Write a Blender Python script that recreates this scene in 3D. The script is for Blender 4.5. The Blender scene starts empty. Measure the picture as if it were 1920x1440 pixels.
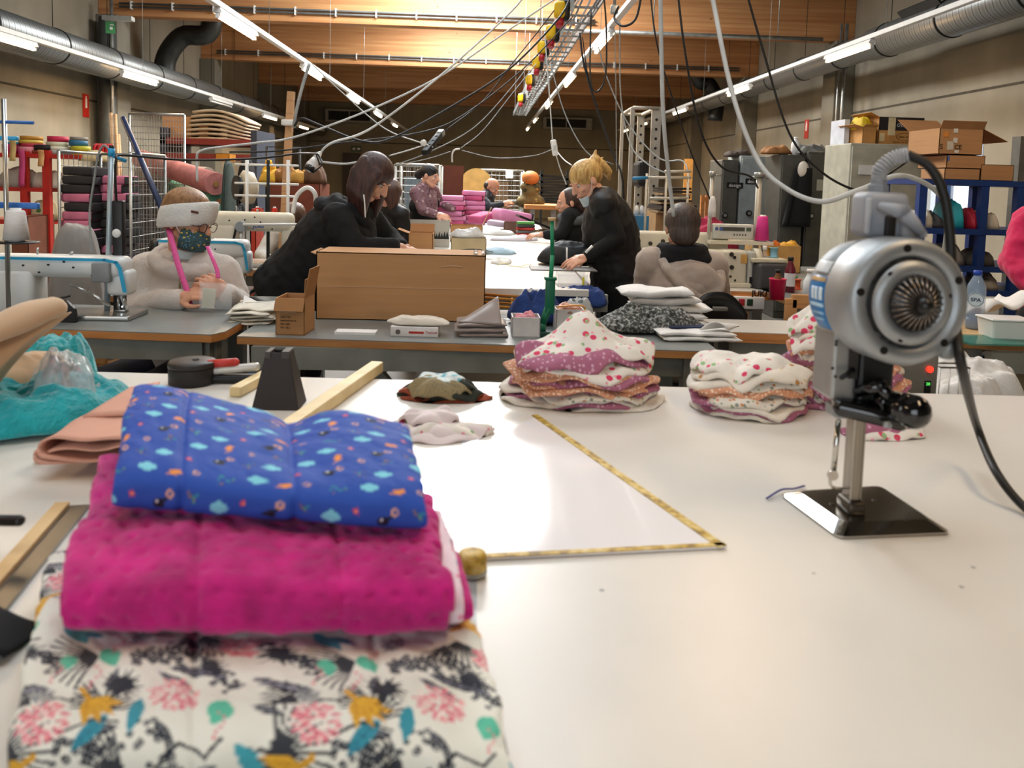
import bpy, bmesh, math, random
import numpy as np
from mathutils import Vector, Matrix, Euler, noise

# ------------------------------------------------------------------ camera model
FPX = 1450.0
PPX, PPY = 960.0, 455.0
CAM = Vector((0.0, 0.0, 1.42))
_a = Vector((-55.0, 117.0, -FPX)).normalized()          # world +Y in camera axes
_u = Vector((0.028, 1.0, (-55.0 * 0.028 + 117.0) / FPX))
_u = (_u - _a * _u.dot(_a)).normalized()                 # world +Z in camera axes
_x = _a.cross(_u)                                        # world +X in camera axes
MW = Matrix((_x, _a, _u))                                # camera axes -> world


def ray(px, py):
    return (MW @ Vector(((px - PPX) / FPX, (PPY - py) / FPX, -1.0)))


def P(px, py, Y):
    d = ray(px, py)
    return CAM + d * (Y / d.y)


def PZ(px, py, z):
    d = ray(px, py)
    return CAM + d * ((z - CAM.z) / d.z)


def PW(px, py, X):
    d = ray(px, py)
    return CAM + d * (X / d.x)


def proj(p):
    c = MW.transposed() @ (Vector(p) - CAM)
    return (PPX + FPX * c.x / -c.z, PPY - FPX * c.y / -c.z)

# ------------------------------------------------------------------ camera, world, exposure
SC = bpy.context.scene
COL = SC.collection
cd = bpy.data.cameras.new('camera')
cam = bpy.data.objects.new('camera', cd)
COL.objects.link(cam)
cam.matrix_world = Matrix.Translation(CAM) @ MW.to_4x4()
cd.sensor_width = 36.0
cd.lens = 36.0 * FPX / 1920.0
cd.shift_y = -(720.0 - PPY) / 1920.0
cd.clip_start, cd.clip_end = 0.05, 200
cd.dof.use_dof = True
cd.dof.focus_distance = 4.6
cd.dof.aperture_fstop = 5.0
SC.camera = cam

wd = bpy.data.worlds.new('world')
SC.world = wd
wd.use_nodes = True
wd.node_tree.nodes['Background'].inputs[0].default_value = (0.75, 0.85, 1.0, 1)
wd.node_tree.nodes['Background'].inputs[1].default_value = 1.0
SC.view_settings.view_transform = 'Standard'
SC.view_settings.look = 'None'
SC.view_settings.gamma = 1.0
SC.view_settings.use_curve_mapping = False
SC.view_settings.exposure = 0.05
SC.cycles.use_denoising = True
SC.cycles.max_bounces = 6
SC.cycles.diffuse_bounces = 3
SC.cycles.glossy_bounces = 3
SC.cycles.transparent_max_bounces = 8
SC.cycles.caustics_reflective = False
SC.cycles.caustics_refractive = False
SC.cycles.sample_clamp_indirect = 6.0


def area_light(name, loc, size, power, col=(1, 1, 1), rot=(0, 0, 0), spread=180, parent=None, label=None):
    ld = bpy.data.lights.new(name, 'AREA')
    ld.shape = 'RECTANGLE'
    ld.size, ld.size_y = size
    ld.energy = power
    ld.color = col
    ld.spread = math.radians(spread)
    o = bpy.data.objects.new(name, ld)
    o.location = loc
    o.rotation_euler = rot
    COL.objects.link(o)
    if parent:
        o.parent = parent
    return o


# daylight falling through the roof lights, plus an added fill light behind the camera
SKY = (0.86, 0.93, 1.0)
area_light('daylight_roof_near', (-0.6, 1.6, 5.2), (3.4, 2.4), 36, SKY)
area_light('daylight_roof_mid', (-0.6, 6.6, 5.2), (3.4, 2.4), 128, SKY)
area_light('daylight_roof_beams', (-0.35, 12.1, 5.36), (2.6, 2.0), 1000, (0.97, 0.97, 0.95))
area_light('daylight_roof_far', (-0.35, 17.3, 5.36), (2.6, 2.0), 700, (0.97, 0.97, 0.95))
area_light('daylight_gate', (-2.2, -4.6, 2.3), (4.5, 3.2), 50, SKY, rot=(math.radians(90), 0, 0))

# ------------------------------------------------------------------ colour and materials
def lin(c):
    if isinstance(c, str):
        c = ''.join(q * 2 for q in c) if len(c) == 3 else c
        c = tuple(int(c[i:i + 2], 16) / 255.0 for i in (0, 2, 4))
    elif max(c) > 1.001:
        c = tuple(v / 255.0 for v in c[:3])
    return tuple((v / 12.92 if v <= 0.04045 else ((v + 0.055) / 1.055) ** 2.4) for v in c[:3]) + (1.0,)


_MATS = {}


class NT:
    def __init__(self, name):
        self.m = bpy.data.materials.new(name)
        self.m.use_nodes = True
        self.t = self.m.node_tree
        self.b = self.t.nodes['Principled BSDF']
        self.tc = None

    def n(self, kind, **kw):
        x = self.t.nodes.new(kind)
        for k, v in kw.items():
            if k.startswith('i_'):
                x.inputs[k[2:].replace('_', ' ')].default_value = v
            else:
                setattr(x, k, v)
        return x

    def l(self, a, b):
        self.t.links.new(a, b)

    def coord(self, scale=(1, 1, 1)):
        if self.tc is None:
            self.tc = self.n('ShaderNodeTexCoord')
        mp = self.n('ShaderNodeMapping')
        mp.inputs['Scale'].default_value = scale
        self.l(self.tc.outputs['Object'], mp.inputs[0])
        return mp.outputs[0]

    def noise(self, scale, detail=3, sc=(1, 1, 1)):
        x = self.n('ShaderNodeTexNoise')
        x.inputs['Scale'].default_value = scale
        x.inputs['Detail'].default_value = detail
        self.l(self.coord(sc), x.inputs['Vector'])
        return x.outputs['Fac']

    def voro(self, scale, sc=(1, 1, 1), rnd=1.0, out='Distance'):
        x = self.n('ShaderNodeTexVoronoi')
        x.inputs['Scale'].default_value = scale
        x.inputs['Randomness'].default_value = rnd
        self.l(self.coord(sc), x.inputs['Vector'])
        return x.outputs[out]

    def ramp(self, fac, stops, interp='LINEAR'):
        r = self.n('ShaderNodeValToRGB')
        cr = r.color_ramp
        cr.interpolation = interp
        while len(cr.elements) < len(stops):
            cr.elements.new(0.5)
        for e, (p, c) in zip(cr.elements, stops):
            e.position = p
            e.color = c if len(c) == 4 else tuple(c) + (1,)
        self.l(fac, r.inputs[0])
        return r.outputs[0]

    def mix(self, fac, a, b):
        x = self.n('ShaderNodeMix', data_type='RGBA')
        for s, v in ((x.inputs['Factor'], fac), (x.inputs['A'], a), (x.inputs['B'], b)):
            pass
        ins = [x.inputs[0], x.inputs[6], x.inputs[7]]
        for s, v in zip(ins, (fac, a, b)):
            if isinstance(v, bpy.types.NodeSocket):
                self.l(v, s)
            else:
                s.default_value = v
        return x.outputs[2]

    def bump(self, h, strength=0.3, dist=0.01):
        x = self.n('ShaderNodeBump')
        x.inputs['Strength'].default_value = strength
        x.inputs['Distance'].default_value = dist
        self.l(h, x.inputs['Height'])
        self.l(x.outputs[0], self.b.inputs['Normal'])


def mat(name, col, rough=0.6, metal=0.0, var=0.12, vs=8.0, bump=0.0, bs=60.0, sc=(1, 1, 1), alpha=1.0, trans=0.0,
        emit=None, es=0.0, sheen=0.0, coat=0.0, ior=1.45, bd=0.01):
    if name in _MATS:
        return _MATS[name]
    k = NT(name)
    c = lin(col)
    b = k.b
    if var > 0:
        d = tuple(v * (1 - var * 1.6) for v in c[:3]) + (1,)
        h = tuple(min(1, v * (1 + var)) for v in c[:3]) + (1,)
        k.l(k.ramp(k.noise(vs, 4, sc), [(0.3, d), (0.7, h)]), b.inputs['Base Color'])
    else:
        b.inputs['Base Color'].default_value = c
    b.inputs['Roughness'].default_value = rough
    b.inputs['Metallic'].default_value = metal
    b.inputs['IOR'].default_value = ior
    if alpha < 1:
        b.inputs['Alpha'].default_value = alpha
    if trans:
        b.inputs['Transmission Weight'].default_value = trans
    if sheen:
        b.inputs['Sheen Weight'].default_value = sheen
    if coat:
        b.inputs['Coat Weight'].default_value = coat
    if emit:
        b.inputs['Emission Color'].default_value = lin(emit)
        b.inputs['Emission Strength'].default_value = es
    if bump:
        k.bump(k.noise(bs, 3, sc), bump, bd)
    _MATS[name] = k.m
    return k.m


def mat_attr(name, rough=0.85, bump=0.25, bs=500.0, sheen=0.2):
    """colour printed on the cloth, stored per vertex"""
    if name in _MATS:
        return _MATS[name]
    k = NT(name)
    at = k.n('ShaderNodeVertexColor')
    at.layer_name = 'print'
    k.l(at.outputs[0], k.b.inputs['Base Color'])
    k.b.inputs['Roughness'].default_value = rough
    k.b.inputs['Sheen Weight'].default_value = sheen
    k.bump(k.noise(bs, 2), bump, 0.002)
    _MATS[name] = k.m
    return k.m


def mat_print(name, base, layers, rough=0.85):
    """fabric print: blobs of voronoi cells. layers = [(scale, radius, colour, stretch)]"""
    if name in _MATS:
        return _MATS[name]
    k = NT(name)
    c = lin(base)
    cur = k.ramp(k.noise(20, 3), [(0.3, tuple(v * .85 for v in c[:3]) + (1,)), (0.7, c)])
    for i, (s, r, colr, st) in enumerate(layers):
        v = k.voro(s, (st, 1.0, 1.0 + 0.13 * i), 0.75)
        m = k.ramp(v, [(0.0, (1, 1, 1, 1)), (r, (1, 1, 1, 1)), (min(1, r + 0.04), (0, 0, 0, 1))])
        cur = k.mix(m, cur, lin(colr))
    k.l(cur, k.b.inputs['Base Color'])
    k.b.inputs['Roughness'].default_value = rough
    k.bump(k.noise(300, 2), 0.2, 0.002)
    _MATS[name] = k.m
    return k.m


# ------------------------------------------------------------------ mesh building
def rotm(r):
    if r is None:
        return Matrix.Identity(3)
    if isinstance(r, Matrix):
        return r.to_3x3()
    if isinstance(r, (int, float)):
        return Euler((0, 0, r)).to_matrix()
    return Euler(r).to_matrix()


def frame(d, up=(0, 0, 1)):
    """3x3 with columns: side, up, -? ; z column along d"""
    z = Vector(d).normalized()
    u = Vector(up)
    if abs(z.dot(u.normalized())) > 0.98:
        u = Vector((0, 1, 0)) if abs(z.y) < 0.9 else Vector((1, 0, 0))
    x = u.cross(z).normalized()
    y = z.cross(x)
    return Matrix((x, y, z)).transposed()


class MB:
    def __init__(self):
        self.v, self.f, self.s, self.mi = [], [], [], []
        self.cur = 0

    def add(self, vs, fs, smooth=False):
        o = len(self.v)
        self.v.extend([tuple(p) for p in vs])
        self.f.extend([tuple(i + o for i in f) for f in fs])
        self.s.extend([smooth] * len(fs))
        self.mi.extend([self.cur] * len(fs))
        return self

    def box(self, c, s, rot=None, taper=1.0):
        R = rotm(rot)
        c = Vector(c)
        vs = []
        for z in (-.5, .5):
            t = 1.0 if z < 0 else taper
            for x, y in ((-.5, -.5), (.5, -.5), (.5, .5), (-.5, .5)):
                vs.append(c + R @ Vector((x * s[0] * t, y * s[1] * t, z * s[2])))
        return self.add(vs, [(0, 3, 2, 1), (4, 5, 6, 7), (0, 1, 5, 4), (1, 2, 6, 5), (2, 3, 7, 6), (3, 0, 4, 7)])

    def bb(self, lo, hi):
        c = [(a + b) / 2 for a, b in zip(lo, hi)]
        s = [abs(b - a) for a, b in zip(lo, hi)]
        return self.box(c, s)

    def rbox(self, c, s, r=0.01, rot=None, n=3):
        """box with rounded vertical edges and softened rims"""
        R = rotm(rot)
        c = Vector(c)
        hx, hy, hz = s[0] / 2, s[1] / 2, s[2] / 2
        r = min(r, hx * .98, hy * .98, hz * .98)
        rings = []
        for k in range(n + 1):
            a = math.pi / 2 * k / n
            rings.append((-hz + r - r * math.cos(a) if False else -hz + r * (1 - math.sin(a)), r * (1 - math.cos(a))))
        low = [(z, ins) for z, ins in rings][::-1]
        low = [(-hz + r * (1 - math.sin(math.pi / 2 * k / n)), r * (1 - math.cos(math.pi / 2 * k / n))) for k in range(n, -1, -1)]
        prof = low + [(-z, ins) for z, ins in low[::-1]]
        loops = []
        for z, ins in prof:
            lp = []
            for (sx, sy, a0) in ((1, 1, 0), (-1, 1, 90), (-1, -1, 180), (1, -1, 270)):
                for k in range(n + 1):
                    a = math.radians(a0 + 90 * k / n)
                    rr = max(r - ins, 0.0001)
                    lp.append(c + R @ Vector((sx * (hx - r) + rr * math.cos(a), sy * (hy - r) + rr * math.sin(a), z)))
            loops.append(lp)
        m = len(loops[0])
        vs = [p for lp in loops for p in lp]
        fs = []
        for i in range(len(loops) - 1):
            for j in range(m):
                fs.append((i * m + j, i * m + (j + 1) % m, (i + 1) * m + (j + 1) % m, (i + 1) * m + j))
        fs.append(tuple(range(m))[::-1])
        fs.append(tuple((len(loops) - 1) * m + j for j in range(m)))
        return self.add(vs, fs, True)

    def loft(self, loops, closed=True, caps=True, smooth=True):
        m = len(loops[0])
        vs = [p for lp in loops for p in lp]
        fs = []
        for i in range(len(loops) - 1):
            for j in range(m if closed else m - 1):
                fs.append((i * m + j, i * m + (j + 1) % m, (i + 1) * m + (j + 1) % m, (i + 1) * m + j))
        if caps:
            fs.append(tuple(range(m))[::-1])
            fs.append(tuple((len(loops) - 1) * m + j for j in range(m)))
        return self.add(vs, fs, smooth)

    def cyl(self, p0, p1, r0, r1=None, n=16, caps=True, smooth=True):
        p0, p1 = Vector(p0), Vector(p1)
        r1 = r0 if r1 is None else r1
        M = frame(p1 - p0)
        lp = [[p + M @ Vector((r * math.cos(2 * math.pi * k / n), r * math.sin(2 * math.pi * k / n), 0)) for k in range(n)]
              for p, r in ((p0, r0), (p1, r1))]
        o = len(self.f)
        self.loft(lp, caps=False, smooth=smooth)
        if caps:
            b = len(self.v) - 2 * n
            for lst in (tuple(b + j for j in range(n))[::-1], tuple(b + n + j for j in range(n))):
                self.f.append(lst)
                self.s.append(False)
                self.mi.append(self.cur)
        return self

    def tube(self, pts, r, n=8, caps=True, closed=False, flat=1.0):
        pts = [Vector(p) for p in pts]
        m = len(pts)
        loops = []
        up = None
        for i, p in enumerate(pts):
            a = pts[(i - 1) % m] if (closed or i > 0) else p
            b = pts[(i + 1) % m] if (closed or i < m - 1) else p
            d = (b - a)
            if d.length < 1e-9:
                d = Vector((0, 0, 1))
            d.normalize()
            if up is None:
                M = frame(d)
                up = M.col[0].copy()
            x = (up - d * up.dot(d))
            if x.length < 1e-6:
                x = frame(d).col[0].copy()
            x.normalize()
            up = x.copy()
            y = d.cross(x)
            rr = r[i] if isinstance(r, (list, tuple)) else r
            loops.append([p + x * rr * math.cos(2 * math.pi * k / n) + y * rr * flat * math.sin(2 * math.pi * k / n) for k in range(n)])
        if closed:
            loops.append(loops[0])
        return self.loft(loops, caps=caps and not closed)

    def lathe(self, prof, c=(0, 0, 0), axis=(0, 0, 1), n=24, smooth=True, caps=True):
        M = frame(axis)
        c = Vector(c)
        loops = [[c + M @ Vector((max(r, 1e-5) * math.cos(2 * math.pi * k / n), max(r, 1e-5) * math.sin(2 * math.pi * k / n), z)) for k in range(n)]
                 for r, z in prof]
        return self.loft(loops, caps=caps, smooth=smooth)

    def ell(self, c, r, rot=None, n=16, m=10):
        R = rotm(rot)
        c = Vector(c)
        if isinstance(r, (int, float)):
            r = (r, r, r)
        loops = []
        for i in range(1, m):
            t = math.pi * i / m
            loops.append([c + R @ Vector((r[0] * math.sin(t) * math.cos(2 * math.pi * k / n), r[1] * math.sin(t) * math.sin(2 * math.pi * k / n), -r[2] * math.cos(t))) for k in range(n)])
        vs = [c + R @ Vector((0, 0, -r[2]))] + [p for lp in loops for p in lp] + [c + R @ Vector((0, 0, r[2]))]
        fs = []
        for j in range(n):
            fs.append((0, 1 + (j + 1) % n, 1 + j))
        for i in range(m - 2):
            for j in range(n):
                fs.append((1 + i * n + j, 1 + i * n + (j + 1) % n, 1 + (i + 1) * n + (j + 1) % n, 1 + (i + 1) * n + j))
        e = len(vs) - 1
        b = 1 + (m - 2) * n
        for j in range(n):
            fs.append((e, b + j, b + (j + 1) % n))
        return self.add(vs, fs, True)

    def cap(self, p0, p1, r0, r1=None, n=12):
        """tapered capsule"""
        r1 = r0 if r1 is None else r1
        self.cyl(p0, p1, r0, r1, n)
        self.ell(p0, r0, n=n, m=8)
        self.ell(p1, r1, n=n, m=8)
        return self

    def limb(self, pts, rs, n=12):
        for i in range(len(pts) - 1):
            self.cap(pts[i], pts[i + 1], rs[i], rs[i + 1], n)
        return self

    def prism(self, poly, z0, z1, M=None, c=(0, 0, 0), smooth=False):
        """polygon in local XY extruded along local z"""
        M = rotm(M)
        c = Vector(c)
        m = len(poly)
        vs = [c + M @ Vector((x, y, z)) for z in (z0, z1) for x, y in poly]
        fs = [tuple(range(m))[::-1], tuple(range(m, 2 * m))] + [(i, (i + 1) % m, m + (i + 1) % m, m + i) for i in range(m)]
        return self.add(vs, fs, smooth)

    def grid(self, fn, nu, nv, smooth=True, wrap_u=False):
        vs = [fn(i / nu if wrap_u else i / (nu - 1), j / (nv - 1)) for j in range(nv) for i in range(nu)]
        fs = []
        for j in range(nv - 1):
            for i in range(nu if wrap_u else nu - 1):
                fs.append((j * nu + i, j * nu + (i + 1) % nu, (j + 1) * nu + (i + 1) % nu, (j + 1) * nu + i))
        return self.add(vs, fs, smooth)

    def sheet(self, fn, nu, nv, t=0.002, smooth=True):
        """a surface with thickness t"""
        top = [Vector(fn(i / (nu - 1), j / (nv - 1))) for j in range(nv) for i in range(nu)]
        nrm = []
        for j in range(nv):
            for i in range(nu):
                a = top[j * nu + min(i + 1, nu - 1)] - top[j * nu + max(i - 1, 0)]
                b = top[min(j + 1, nv - 1) * nu + i] - top[max(j - 1, 0) * nu + i]
                nn = a.cross(b)
                nrm.append(nn.normalized() if nn.length > 1e-12 else Vector((0, 0, 1)))
        bot = [p - q * t for p, q in zip(top, nrm)]
        N = nu * nv
        fs = []
        for j in range(nv - 1):
            for i in range(nu - 1):
                q = (j * nu + i, j * nu + i + 1, (j + 1) * nu + i + 1, (j + 1) * nu + i)
                fs.append(q)
                fs.append(tuple(N + k for k in q[::-1]))
        edge = [i for i in range(nu)] + [j * nu + nu - 1 for j in range(1, nv)] + [(nv - 1) * nu + i for i in range(nu - 2, -1, -1)] + [j * nu for j in range(nv - 2, 0, -1)]
        for a, b in zip(edge, edge[1:] + edge[:1]):
            fs.append((b, a, N + a, N + b))
        return self.add(top + bot, fs, smooth)

    def text(self, s, size, M, c, depth=0.001, align='CENTER', sx=1.0, shear=0.0, bold=0.0):
        cu = bpy.data.curves.new('t', 'FONT')
        cu.body = s
        cu.size = size
        cu.extrude = depth
        cu.align_x = align
        cu.align_y = 'CENTER'
        cu.resolution_u = 3
        cu.shear = shear
        cu.offset = bold
        o = bpy.data.objects.new('t', cu)
        COL.objects.link(o)
        dg = bpy.context.evaluated_depsgraph_get()
        me = bpy.data.meshes.new_from_object(o.evaluated_get(dg))
        R = rotm(M)
        c = Vector(c)
        vs = [c + R @ Vector((v.co.x * sx, v.co.y, v.co.z)) for v in me.vertices]
        self.add(vs, [tuple(p.vertices) for p in me.polygons])
        bpy.data.objects.remove(o)
        bpy.data.meshes.remove(me)
        bpy.data.curves.remove(cu)
        return self

    def wb(self, name, m, parent=None, **kw):
        """build from world coordinates under a parent"""
        return self.build(name, m, parent, world=True, **kw)

    def build(self, name, m, parent=None, world=False, bevel=0.0, fuse=0.0, smooth_it=6, sub=0, origin=None, disp=None):
        me = bpy.data.meshes.new(name)
        o = bpy.data.objects.new(name, me)
        COL.objects.link(o)
        V = np.array(self.v, dtype=float) if self.v else np.zeros((0, 3))
        if parent is not None:
            o.parent = parent
            if world:
                Mi = np.array(chain(parent).inverted())
                V = V @ Mi[:3, :3].T + Mi[:3, 3]
        else:
            if origin is None:
                origin = ((V[:, 0].min() + V[:, 0].max()) / 2, (V[:, 1].min() + V[:, 1].max()) / 2, V[:, 2].min())
            V = V - np.array(origin)
            o.location = origin
        me.from_pydata(V.tolist(), [], self.f)
        me.polygons.foreach_set('use_smooth', self.s)
        ms = m if isinstance(m, (list, tuple)) else [m]
        for q in ms:
            me.materials.append(q)
        if len(ms) > 1:
            me.polygons.foreach_set('material_index', self.mi)
        me.update()
        if fuse:
            r = o.modifiers.new('fuse', 'REMESH')
            r.mode = 'VOXEL'
            r.voxel_size = fuse
            r.use_smooth_shade = True
            if smooth_it:
                s = o.modifiers.new('soft', 'SMOOTH')
                s.iterations = smooth_it
                s.factor = 0.5
        if disp:
            tx = bpy.data.textures.new(name, 'CLOUDS')
            tx.noise_scale = disp[1]
            dm = o.modifiers.new('creases', 'DISPLACE')
            dm.texture = tx
            dm.strength = disp[0]
            dm.texture_coords = 'LOCAL'
        if bevel:
            b = o.modifiers.new('edge', 'BEVEL')
            b.width = bevel
            b.segments = 2
            b.limit_method = 'ANGLE'
        if sub:
            s = o.modifiers.new('round', 'SUBSURF')
            s.levels = s.render_levels = sub
        return o


def chain(o):
    M = o.matrix_basis.copy()
    while o.parent:
        o = o.parent
        M = o.matrix_basis @ M
    return M


def tag(o, label, cat, group=None, kind=None):
    if label:
        o['label'] = label
    if cat:
        o['category'] = cat
    if group:
        o['group'] = group
    if kind:
        o['kind'] = kind
    return o


def thing(name, label, cat, loc=(0, 0, 0), rotz=0.0, group=None, rot=None):
    o = bpy.data.objects.new(name, None)
    o.empty_display_size = 0.05
    COL.objects.link(o)
    o.location = loc
    o.rotation_euler = rot if rot else (0, 0, rotz)
    return tag(o, label, cat, group)


def struct(mb, name, m, **kw):
    o = mb.build(name, m, **kw)
    o['kind'] = 'structure'
    return o


def solo(mb, name, m, label, cat, group=None, kind=None, **kw):
    return tag(mb.build(name, m, **kw), label, cat, group, kind)


def dup(root, loc=None, rotz=None, label=None, group=None, rot=None):
    r = root.copy()
    COL.objects.link(r)
    if loc is not None:
        r.location = loc
    if rotz is not None:
        r.rotation_euler = (0, 0, rotz)
    if rot is not None:
        r.rotation_euler = rot
    if label:
        r['label'] = label
    if group:
        r['group'] = group
    for ch in list(root.children):
        c = ch.copy()
        COL.objects.link(c)
        c.parent = r
        for g in list(ch.children):
            d = g.copy()
            COL.objects.link(d)
            d.parent = c
    return r


def spline(pts, n=12):
    """Catmull-Rom through the points"""
    pts = [Vector(p) for p in pts]
    q = [pts[0] * 2 - pts[1]] + pts + [pts[-1] * 2 - pts[-2]]
    out = []
    for i in range(1, len(q) - 2):
        for k in range(n):
            t = k / n
            p0, p1, p2, p3 = q[i - 1], q[i], q[i + 1], q[i + 2]
            out.append(0.5 * ((2 * p1) + (p2 - p0) * t + (2 * p0 - 5 * p1 + 4 * p2 - p3) * t * t + (3 * p1 - p0 - 3 * p2 + p3) * t ** 3))
    out.append(pts[-1])
    return out


def fbm(x, y, z=0.0, s=1.0):
    return noise.fractal(Vector((x * s, y * s, z * s)), 1.0, 2.0, 3)


def pxbox(x0, y0, x1, y1, Y, dy, z0=None):
    """corners lo, hi of an upright box whose front face (depth Y) covers the picture box"""
    a, b = P(x0, y1, Y), P(x1, y0, Y)
    lo = [a.x, Y, a.z if z0 is None else z0]
    hi = [b.x, Y + dy, b.z]
    return lo, hi

# ------------------------------------------------------------------ the hall
random.seed(7)
XL, XR, YB, YF, ZC = -7.0, 6.9, -5.0, 30.2, 5.45
WY0, WY1, WZ0, WZ1 = 10.5, 12.1, 0.9, 2.35


def m_concrete(name, a, b):
    k = NT(name)
    c = k.ramp(k.noise(0.7, 6, (1, 1, 1)), [(0.3, lin(a)), (0.7, lin(b))])
    st = k.ramp(k.noise(3.0, 4, (1, 1, 0.12)), [(0.35, (.82, .82, .82, 1)), (0.65, (1, 1, 1, 1))])
    x = k.n('ShaderNodeMix', data_type='RGBA', blend_type='MULTIPLY')
    x.inputs[0].default_value = 0.6
    k.l(c, x.inputs[6])
    k.l(st, x.inputs[7])
    k.l(x.outputs[2], k.b.inputs['Base Color'])
    k.b.inputs['Roughness'].default_value = 0.85
    k.bump(k.noise(40, 4), 0.15, 0.01)
    return k.m


def m_wood(name, a, b, sc=(0.25, 1, 6), knots=True, rough=0.55):
    k = NT(name)
    c = k.ramp(k.noise(2.2, 6, sc), [(0.28, lin(a)), (0.72, lin(b))])
    lam = k.n('ShaderNodeTexWave', wave_type='BANDS', bands_direction='Z')
    lam.inputs['Scale'].default_value = 3.6
    lam.inputs['Distortion'].default_value = 0.3
    k.l(k.coord((0.05, 1, 1)), lam.inputs[0])
    ln = k.ramp(lam.outputs['Fac'], [(0.0, (.62, .58, .55, 1)), (0.06, (1, 1, 1, 1))])
    x = k.n('ShaderNodeMix', data_type='RGBA', blend_type='MULTIPLY')
    x.inputs[0].default_value = 0.5
    k.l(c, x.inputs[6])
    k.l(ln, x.inputs[7])
    cur = x.outputs[2]
    if knots:
        v = k.voro(2.6, (0.8, 1, 2.0), 1.0)
        kn = k.ramp(v, [(0.0, (1, 1, 1, 1)), (0.035, (1, 1, 1, 1)), (0.07, (0, 0, 0, 1))])
        cur = k.mix(kn, cur, lin('5a2f18'))
    k.l(cur, k.b.inputs['Base Color'])
    k.b.inputs['Roughness'].default_value = rough
    return k.m


M_conc = m_concrete('concrete_panel', '827b6b', '9b9382')
M_concd = m_concrete('concrete_column', '6b675c', '878172')
M_glulam = m_wood('glued_timber', 'ac7044', 'cf9c68')
M_floor = mat('screed', '6f6c66', 0.5, var=0.1, vs=2)
M_galv = mat('galvanised', 'a9aba8', 0.42, 0.75, var=0.15, vs=12)
M_tray = mat('tray_steel', '9a9c9b', 0.45, 0.6)
M_white = mat('white_lacquer', 'e6e6e2', 0.4, var=0.03)
M_black = mat('black_plastic', '151515', 0.45, var=0.1)
M_rubber = mat('black_rubber', '0e0e0e', 0.6, var=0.1)
M_dark = mat('dark_void', '20201e', 0.8)

struct(MB().bb((XL - 1, YB, -0.1), (XR + 1, YF + 1, 0)), 'floor', M_floor)
# roof deck with openings for the roof lights
holes = [(-2.3, 0.4, 1.1, 2.8), (-2.3, 5.4, 1.1, 7.8), (-1.85, 11.0, 1.15, 13.2), (-1.85, 16.2, 1.15, 18.4)]
mb = MB()
ys = YB
for (x0, y0, x1, y1) in holes:
    mb.bb((XL - .3, ys, ZC), (XR + .3, y0, ZC + .2))
    mb.bb((XL - .3, y0, ZC), (x0, y1, ZC + .2))
    mb.bb((x1, y0, ZC), (XR + .3, y1, ZC + .2))
    ys = y1
mb.bb((XL - .3, ys, ZC), (XR + .3, YF + .3, ZC + .2))
struct(mb, 'ceiling', mat('roof_deck', '57544c', 0.8))
M_dome = mat('frosted_dome', 'f4f8fa', 0.4, var=0, emit='eef4fa', es=2.0)
for i, (x0, y0, x1, y1) in enumerate(holes):
    mb = MB()
    mb.grid(lambda u, v: (x0 + (x1 - x0) * u, y0 + (y1 - y0) * v, ZC + .02 + 0.5 * (math.sin(math.pi * u) * math.sin(math.pi * v)) ** .5), 14, 10)
    o = struct(mb, 'window_%d' % (i + 2), M_dome)
    o['label'] = 'frosted roof light dome in the ceiling'

seam = mat('panel_joint', '4a453b', 0.9)
for side, X, sg in (('left', XL, -1), ('right', XR, 1)):
    mb = MB()
    if side == 'left':
        mb.bb((X - .25, YB, 0), (X, YF + .2, ZC + .2))
    else:
        # opening for the window behind the blue shelf
        w0, w1, wz0, wz1 = WY0, WY1, WZ0, WZ1
        mb.bb((X, YB, 0), (X + .25, w0, ZC + .2))
        mb.bb((X, w1, 0), (X + .25, YF + .2, ZC + .2))
        mb.bb((X, w0, 0), (X + .25, w1, wz0))
        mb.bb((X, w0, wz1), (X + .25, w1, ZC + .2))
    struct(mb, 'wall_' + side, M_conc)
    z = 2.62 if side == 'left' else 2.85
    mb = MB().bb((X - (.004 if sg > 0 else 0), YB, z), (X + (.004 if sg < 0 else 0), YF, z + .035))
    mb2 = struct(mb, 'trim_1' if sg < 0 else 'trim_2', seam)
mb = MB().bb((XL - .25, YF, 0), (XR + .25, YF + .25, ZC + .2))
struct(mb, 'wall_far', m_concrete('concrete_far', '877c66', 'a09376'))  # browner than the side walls: dim warm lamplight put into the colour
struct(MB().bb((XL, YF - .006, 2.72), (XR, YF, 2.76)), 'trim_3', seam)
struct(MB().bb((XL - .25, YB - .25, 0), (XR + .25, YB, ZC + .2)), 'wall_behind', M_conc)
o = struct(MB().bb((-4.45, YB, .7), (.05, YB + .04, 3.9)), 'window_6', M_dome)  # unseen glowing panel, added to go with the rear fill light
o['label'] = 'large frosted glazed gate in the wall behind the camera'
# beams and columns
n = 4
for i, Y in enumerate((14.5, 19.6, 24.5, 29.4)):
    mb = MB().bb((XL, Y, 4.2), (XR, Y + .26, 5.45))
    o = struct(mb, 'trim_%d' % n, M_glulam, bevel=.01)
    o['label'] = 'deep glued timber beam spanning the hall'
    n += 1
    for X, w in ((XL, .38), (XR - .38, .38)):
        o = struct(MB().bb((X, Y - .1, 0), (X + w, Y + .42, 4.2)), 'trim_%d' % n, M_concd, bevel=.015)
        o['label'] = 'dark concrete column carrying a timber beam'
        n += 1
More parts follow.
